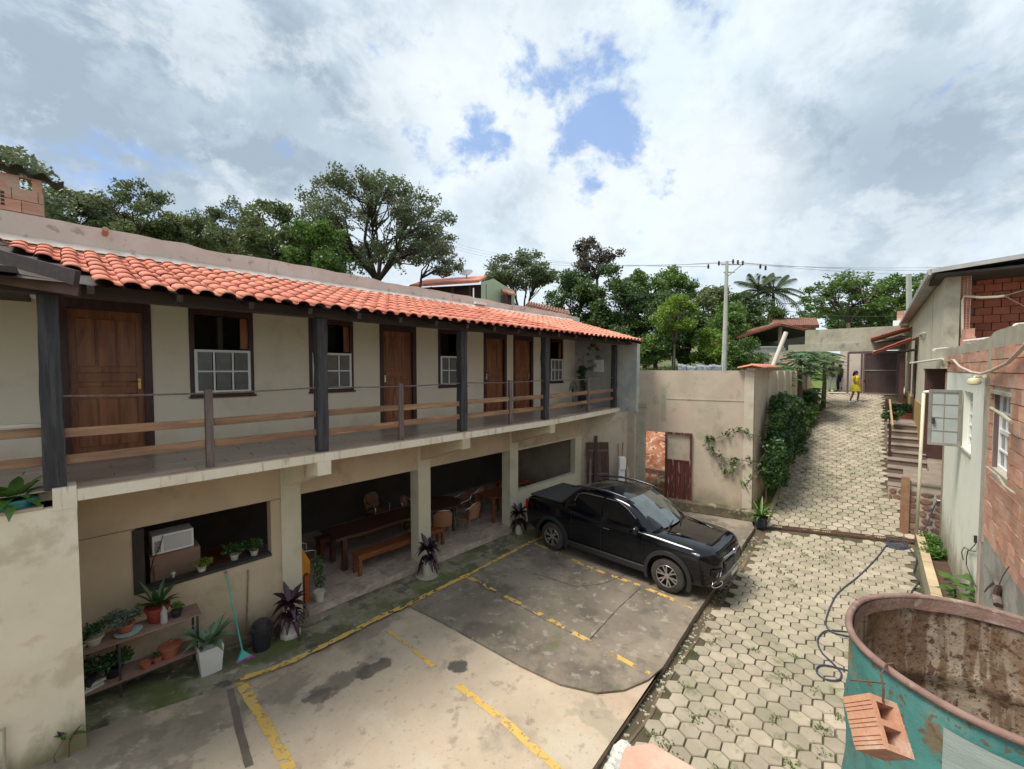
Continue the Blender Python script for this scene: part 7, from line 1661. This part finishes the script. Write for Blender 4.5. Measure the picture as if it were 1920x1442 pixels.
# palms
def palm(px, py, D, lab, seed, n=20, L_=3.2):
    random.seed(seed); c = at_d(px, py, D); zb_ = terrain(c.x, c.y); t = thing('palm_tree', (c.x, c.y, zb_), lab, 'palm', 'pair of palms behind the pavilion'); n_ = 9
    MB().tube([(c.x + .1 * math.sin(i), c.y, zb_ + (c.z - zb_) * i / n_) for i in range(n_ + 1)], [.17 - .006 * i for i in range(n_ + 1)], 9).build('trunk', m_bark, t, smooth=True)
    MB().lathe(c + V(0, 0, -1.5), [(.12, 0), (.17, .4), (.15, 1.2), (.08, 1.5)], 10).build('crownshaft', mat('crownshaft', (.12, .16, .05), rough=.6), t)
    for k in range(n):
        a = 2.4 * k; el = R(80 - 95 * k / n); d = V(math.cos(a), math.sin(a), 0); mb = MB(); pts = []
        for i in range(11): u = i / 10; pts.append(c + d * (L_ * math.cos(el) * u + .25 * u) + V(0, 0, L_ * (math.sin(el) * u * 1.05 - .55 * u * u * (1.2 if el < .6 else .8))))
        mb.tube(pts, [.035 - .0028 * i for i in range(11)], 4); sd = d.cross(V(0, 0, 1))
        for i in range(1, 11):
            for s in (-1, 1):
                for h in (0, .5):
                    if i + h > 10: continue
                    p = pts[i] if h == 0 else pts[i].lerp(pts[min(10, i + 1)], .5); l = .85 * math.sin(math.pi * (i + h) / 11.5) + .12; q = p + sd * s * l * .72 + d * l * .42 + V(0, 0, -l * .5); w_ = d * .085
                    mb.add([p - w_, p + w_, q], [(0, 1, 2)])
        mb.build('frond', l_palm, t)
l_palm = leafmat('palm_leaf', (.035, .065, .02), (.10, .13, .05), rough=.45)
palm(1422, 545, 46, 'left palm of the pair, with a tall upright spear leaf', 3); palm(1450, 548, 47, 'right palm of the pair, with drooping yellowish fronds', 8)
for (px, py, lab) in ((1424, 600, 'brown dead frond skirt on the lower left palm stem'), (1446, 602, 'brown dead frond skirt on the lower right palm stem')):
    c = at_d(px, py, 44.5); s_ = MB().lathe(c + V(0, 0, -1.2), [(.2, -.2), (.55, .2), (.75, .9), (.6, 1.4), (.2, 1.7)], 14, cap=False).build('frond_skirt', mat('dead_frond', (.16, .12, .06), (.1, .08, .04), scale=6, rough=.95, bump=1.), None); T(s_, lab, 'palm skirt', 'dead frond skirts')
# papaya trees
random.seed(101)
l_pap = leafmat('papaya_leaf', (.04, .10, .03), (.10, .19, .05), rough=.4)
def papaya(x, y, zt, lab, n, spread):
    zb_ = zdrive(x) + .05; t = thing('papaya_tree', (x, y, zb_), lab, 'papaya tree', 'papaya trees beside the driveway')
    MB().tube([(x, y, zb_), (x + .05, y - .03, (zb_ + zt) / 2), (x, y, zt)], [.11, .09, .06], 9).build('trunk', m_bark, t, smooth=True)
    for k in range(n):
        a = 2.4 * k; f = k / n; d = V(math.cos(a), math.sin(a), .9 - 1.9 * f); l = spread * random.uniform(.6, 1.05) * (.55 + .45 * f); d.normalize(); p = V(x, y, zt - .2 * f); e = p + d * l
        pt_ = MB().tube([p, p.lerp(e, .5) + V(0, 0, .06), e], .014, 4); lf_ = lobed(t, e, V(d.x, d.y, -.25), random.uniform(.30, .42), l_pap, 6)
        n0 = len(pt_.v); pt_.v += lf_.v; pt_.f += [tuple(i + n0 for i in f2) for f2 in lf_.f]; pt_.build('leaf', l_pap, t)
pq = on_x(1500, 700, 23.8); papaya(23.8, pq.y, 5.1, 'large papaya tree whose crown hangs over the side wall left of the gateway', 64, 1.15)
pq = on_x(1545, 700, 26.2); papaya(26.2, pq.y, 5.15, 'second papaya tree closer to the gate, covering the standing people', 38, 1.0)
pq = on_x(1475, 700, 21.8); papaya(21.8, pq.y + .3, 4.6, 'smaller papaya tree at the left behind the orange coping', 22, .75)
pq = on_x(1528, 740, 25.0); papaya(25.0, pq.y, 3.5, 'low papaya sapling at the foot of the larger papaya trees', 18, .55)
# ------------------------------------------------------------------ utility poles and wires
up = thing('utility_pole', tuple(at_d(1358, 700, 24)), 'grey concrete utility pole with cross arms, insulators and many wires', 'utility pole')
m_pole = mat('pole_concrete', (.46, .47, .42), (.38, .39, .34), scale=3, rough=.9, bump=.2)
a, b = at_d(1357, 705, 24), at_d(1363, 490, 24); a.z = 4.0
MB().tube([a, b], [.155, .085], 8).build('pole', m_pole, up); tpz = b
arm = MB(); 
for dz, w_ in ((-.18, .8), (-.62, .45)): arm.beam(tpz + V(0, 0, dz) - RIGHT * w_ * .4, tpz + V(0, 0, dz) + RIGHT * w_, .05, .06)
arm.beam(tpz + V(0, 0, -.9), tpz + RIGHT * .85 + V(0, 0, -.2), .04, .04); arm.build('cross_arm', m_pole, up)
ins = []
for k, (dx_, dz) in enumerate(((-1.05, -.30), (-.45, -.12), (.35, -.02), (.62, -.06), (.9, -.10), (1.9, -.3), (2.2, -.38))):
    p = tpz + RIGHT * dx_ + V(0, 0, dz); MB().lathe(p, [(.03, -.12), (.07, -.06), (.035, -.03), (.075, .02), (.035, .05), (.06, .10), (.02, .14)], 10).build('insulator', m_blackm, up); ins.append(p)
MB().box(tpz.x - .12, tpz.x + .12, tpz.y - .12, tpz.y + .12, b.z - 3.65, b.z - 3.4).build('clamp', m_conc, up)
def wire(a, b, sag, lab, r=.009, grp='overhead wires'):
    pts = [a.lerp(b, k / 16) - V(0, 0, sag * 4 * (k / 16) * (1 - k / 16)) for k in range(17)]; o = MB().tube(pts, r, 4).build('overhead_wire', m_wire); T(o, lab, 'wire', grp)
m_wire = mat('wire_grey', (.05, .05, .055), rough=.6)
Lf = [at_d(840, 452, 60), at_d(840, 457, 60), at_d(840, 462, 60)]; Rt = [at_d(1990, 486, 40), at_d(1990, 492, 40), at_d(1990, 500, 40)]
nm3 = ('highest', 'middle', 'lowest')
for k in range(3):
    wire(ins[(1, 3, 4)[k]], Rt[k], .5 + .1 * k, nm3[k] + ' of the three thin wires running right from the utility pole'); wire(Lf[k], ins[(0, 1, 2)[k]], .9 + .15 * k, nm3[k] + ' of the three thin wires running left from the utility pole')
wire(at_d(1036, 536, 44), tpz + V(0, 0, -1.65), .55, 'thicker pale service cable from the dark grove to the utility pole', .018); wire(tpz + V(0, 0, -1.65), at_d(1560, 556, 38), .7, 'service cable running from the utility pole past the palms', .022)
wire(tpz + V(0, 0, -2.2), at_d(1900, 560, 26), 1.0, 'lower service cable running from the utility pole to the right hand roof', .012)
p2 = thing('far_utility_pole', tuple(at_d(1705, 640, 26)), 'plain grey square pole standing behind the roof edge right of the gate', 'utility pole')
a, b = at_d(1705, 640, 26), at_d(1704, 514, 26); MB().beam(a, b, .22, .16, tuple(FWD)).build('pole', m_pole, p2)
q = at_d(1694, 594, 25); ch = thing('small_chimney', tuple(q), 'little stack of orange bricks with a white ledge behind the gate beam', 'chimney')
for r in range(3):
    for k in range(2): inst('brick', bmm, ch, (q.x, q.y - .14 + k * .29, q.z - .12 + r * .19), (0, 0, R(90)))
MB().box(q.x - .3, q.x + .3, q.y - .45, q.y + .45, q.z - .62, q.z - .22).build('ledge', m_whitewood, ch)
# brick tower at the far left
ct = thing('brick_chimney_tower', (-1.1, 11, 6.2), 'small square tower of hollow clay bricks with a corrugated cap behind the parapet', 'tower')
YT = 10.6; l_, r_ = on_y(-30, 360, YT).x, on_y(80, 360, YT).x; zt_ = on_y(80, 338, YT).z; zb2 = 6.2
wv = (on_y(36, 350, YT).x, on_y(60, 350, YT).x, on_y(50, 361, YT).z, on_y(50, 334, YT).z)
MB().wall(l_, r_ - .005, zb2, zt_ - .01, YT + .012, YT + .13, [wv]).build('backing', m_brick, ct); MB().box(r_ - .12, r_ - .004, YT + .132, YT + 1.2, zb2, zt_).build('side', m_brick, ct)
r = 0; z = zb2 + .1
while z < zt_ - .05:
    x = l_ + .1 * (r % 2)
    while x < r_ - .02:
        a_, b_ = x, min(x + .275, r_)
        if not (wv[2] < z + .05 and wv[3] > z - .05 and b_ > wv[0] and a_ < wv[1]): inst('brick', bk1, ct, ((a_ + b_) / 2, YT + .06, z), (0, 0, 0), ((b_ - a_) / .284, 1, 1))
        x += .285
    z += .197; r += 1
hv = MB(); q0 = on_y(2, 372, YT)
for i in range(2):
    for j in range(4): hv.box(q0.x - .06 + i * .055, q0.x - .02 + i * .055, YT - .014, YT - .008, q0.z - .10 + j * .06, q0.z - .06 + j * .06)
hv.build('vent_holes', m_dark, ct)
cpv = MB(); vs = []
for k in range(26):
    u = k / 25; x = l_ - .2 + (r_ - l_ + .45) * u; zz = zt_ + .10 - .22 * max(0, u - .5) + .045 * math.sin(k * 1.05)
    vs += [(x, YT - .18, zz - .02), (x, YT + .8, zz + .14)]
cpv.add(vs, [(2*i, 2*i+1, 2*i+3, 2*i+2) for i in range(25)]); cpv.build('corrugated_cap', mat('dark_cap', (.035, .022, .02), (.06, .04, .035), scale=5, rough=.9), ct, smooth=True)
# ------------------------------------------------------------------ far houses
def gable_roof(mb, p0, p1, p2, p3, th=.08):
    mb.add([p0, p1, p2, p3] + [p - V(0, 0, th) for p in (p0, p1, p2, p3)], [(0,1,2,3),(7,6,5,4),(0,4,5,1),(1,5,6,2),(2,6,7,3),(3,7,4,0)])
def ribs_on(parent, p0, p1, p2, p3, n, mt_, r=.07):
    mb = MB()
    for k in range(n): t = (k + .5) / n; mb.tube([p0.lerp(p1, t) + V(0, 0, .02), p3.lerp(p2, t) + V(0, 0, .02)], r, 6)
    STUFF(mb.build('tile_rows', mt_, parent))
h1 = thing('far_house', tuple(at_d(870, 600, 34)), 'far house with an orange roof, dark verandah and pale green gable wall behind the parapet', 'house')
D1 = 34
e0, e1 = at_d(768, 537, 31), at_d(897, 528, 30); r0_, r1_ = at_d(800, 526, 36), at_d(912, 519, 35)
mb = MB(); gable_roof(mb, e0, e1, r1_, r0_); mb.build('roof', m_tile, h1); ribs_on(h1, e0, e1, r1_, r0_, 42, m_tile, .10)
w0, w1_ = at_d(775, 540, 32.5), at_d(912, 533, 31.5)
MB().add([w0, w1_, V(w1_.x, w1_.y, 4.2), V(w0.x, w0.y, 4.2)], [(0, 1, 2, 3)]).add([w0 + FWD * .2, w1_ + FWD * .2, V(w1_.x, w1_.y, 4.2) + FWD * .2, V(w0.x, w0.y, 4.2) + FWD * .2], [(3, 2, 1, 0)]).build('verandah_wall', mat('deep_verandah', (.05, .035, .035), (.07, .05, .045), rough=.9), h1)
for px in (808, 848, 880): a_ = at_d(px, 538, 31); MB().box(a_.x - .06, a_.x + .06, a_.y - .06, a_.y + .06, 4.2, a_.z).build('post', m_frame, h1)
a_, b_ = at_d(902, 530, 31.2), at_d(965, 545, 33)
g = MB(); P_ = [a_, at_d(925, 522, 32), at_d(945, 535, 32.6), b_]; g.add([*P_, V(b_.x, b_.y, 4.2), V(a_.x, a_.y, 4.2)], [(0, 1, 2, 3, 4, 5)]); g.add([p + FWD * .25 for p in [*P_, V(b_.x, b_.y, 4.2), V(a_.x, a_.y, 4.2)]], [(5, 4, 3, 2, 1, 0)]); g.build('gable_wall', mat('pale_green_house', (.50, .56, .38), (.42, .48, .33), scale=.6, rough=.9), h1)
pr0, pr1, pr2, pr3 = at_d(943, 545, 31.5), at_d(967, 552, 31.0), at_d(962, 546, 33), at_d(940, 538, 33); mb = MB(); gable_roof(mb, pr0, pr1, pr2, pr3, .12); mb.build('porch_roof', m_oldtile, h1); a_ = at_d(950, 552, 31.4); MB().box(a_.x - .08, a_.x + .08, a_.y - .08, a_.y + .08, 4.2, a_.z).build('porch_post', m_frame, h1)
a_ = at_d(949, 566, 32); MB().obox(a_, RIGHT * .4, FWD * .04, V(0, 0, .5)).build('window', m_frame, h1)
sdh = thing('satellite_dish', tuple(at_d(873, 520, 33)), 'grey satellite dish on the ridge of the far house', 'satellite dish'); q = at_d(875, 514, 33)
MB().lathe(q, [(.001, .0), (.35, .05), (.52, .16)], 16, axis=(-.5, -.3, .8), cap=False).build('dish', mat('dish_grey', (.35, .36, .37), rough=.5), sdh, smooth=True); MB().tube([q, q + V(0, 0, -.6)], .05, 6).build('mast', m_pole, sdh)
# roof edge seen past the end of the parapet
lr = thing('tile_scrap_roof', tuple(at_d(1030, 578, 24)), 'low old tiled roof edge peeping over the end of the parapet', 'roof'); p0, p1, p2, p3 = at_d(985, 572, 24), at_d(1070, 592, 22), at_d(1068, 584, 24), at_d(990, 566, 26)
mb = MB(); gable_roof(mb, p0, p1, p2, p3, .1); mb.build('roof', m_oldtile, lr); ribs_on(lr, p0, p1, p2, p3, 16, m_oldtile, .06)
# pavilion and house beyond
pv_ = thing('pavilion', tuple(at_d(1460, 690, 30)), 'open sided pavilion with a shallow red tiled gable roof and block half wall', 'pavilion')
Dp = 30; ap = at_d(1464, 607, Dp); l0 = at_d(1381, 633, Dp); r0_ = at_d(1532, 622, Dp); bk = FWD * 6
mb = MB(); gable_roof(mb, l0, ap, ap + bk, l0 + bk, .12); gable_roof(mb, ap, r0_, r0_ + bk, ap + bk, .12); mb.build('roof', m_oldtile, pv_); ribs_on(pv_, l0 + V(0, 0, .06), l0 + bk + V(0, 0, .06), ap + bk + V(0, 0, .06), ap + V(0, 0, .06), 16, m_oldtile)
MB().tube([l0, ap, r0_], .05, 6).build('verge', m_redtile, pv_)
mb = MB(); dz_ = V(0, 0, -.16); gable_roof(mb, l0 + dz_ + FWD * .1, ap + dz_ + FWD * .1, ap + bk + dz_, l0 + bk + dz_, .02); gable_roof(mb, ap + dz_ + FWD * .1, r0_ + dz_ + FWD * .1, r0_ + bk + dz_, ap + bk + dz_, .02); mb.build('roof_underside', m_dark, pv_)  # dark sheet added under the tiles; the roof's shade put into the colour
bw0, bw1 = at_d(1385, 640, Dp + 5), at_d(1530, 625, Dp + 5); MB().add([bw0, at_d(1462, 612, Dp + 5), bw1, V(bw1.x, bw1.y, 4), V(bw0.x, bw0.y, 4)], [(0, 1, 2, 3, 4)]).build('dark_back_wall', m_dark, pv_)
for px in (1395, 1463, 1525): a_ = at_d(px, 630 if px != 1463 else 612, Dp + .2); MB().box(a_.x - .1, a_.x + .1, a_.y - .1, a_.y + .1, 4.2, a_.z).build('post', mat('mossy_post', (.12, .12, .08), rough=.9), pv_)
w0, w1_ = at_d(1393, 652, Dp), at_d(1468, 652, Dp); m_block = mat('grey_block_wall', (.36, .37, .35), (.28, .30, .28), scale=2.2, rough=.95, bump=.5, layers=[((.22, .24, .21), 5, .5, .6, .6)])
nb = 9; blk = MB().box(-.195, .195, -.07, .07, -.095, .095).mesh('block', m_block); dw = (w1_ - w0); dw.z = 0; Lw = dw.length; rzb = math.atan2(dw.y, dw.x)
MB().add([w0 + FWD * .09, w1_ + FWD * .09, V(w1_.x, w1_.y, 4) + FWD * .09, V(w0.x, w0.y, 4) + FWD * .09], [(0, 1, 2, 3)]).build('mortar_core', m_mortar, pv_)
for r in range(8):
    for k in range(int(Lw / .40) + 1): p = w0 + dw.normalized() * (k * .40 + .2 * (r % 2)); inst('block', blk, pv_, (p.x, p.y, w0.z - .1 - r * .2), (0, 0, rzb))
MB().beam(w0 + V(0, 0, .05), w1_ + V(0, 0, .05), .2, .1).build('capping', m_pole, pv_)
h2 = thing('tiled_roof_house', tuple(at_d(1490, 620, 42)), 'house with a long faded clay tile roof behind the pavilion', 'house'); p0, p1, p2, p3 = at_d(1438, 612, 40), at_d(1536, 611, 40), at_d(1530, 597, 45), at_d(1455, 598, 45)
mb = MB(); gable_roof(mb, p0, p1, p2, p3, .2); mb.build('roof', m_oldtile, h2); ribs_on(h2, p0, p1, p2, p3, 26, m_oldtile, .10)
a_, b_ = at_d(1445, 612, 41), at_d(1530, 611, 41); MB().add([a_, b_, V(b_.x, b_.y, 4), V(a_.x, a_.y, 4)], [(0, 1, 2, 3)]).build('wall', m_endwall, h2)
# meadow grass on the slope above the yard wall
random.seed(7); np.random.seed(8)
gpts = []
for _ in range(16000):
    x = random.uniform(18, 30); y = random.uniform(4.2, 17); z = terrain(x, y)
    if z > 2.2: gpts.append((x, y, z + abs(random.gauss(0, .12))))
gg = leaf_mesh('meadow_grass', gpts, .22, leafmat('grass_blade', (.07, .13, .02), (.16, .22, .05), rough=.6, trans=.3), None, -.0, aspect=.25); STUFF(gg, 'tall grass growing on the slope behind the yard wall', 'grass')
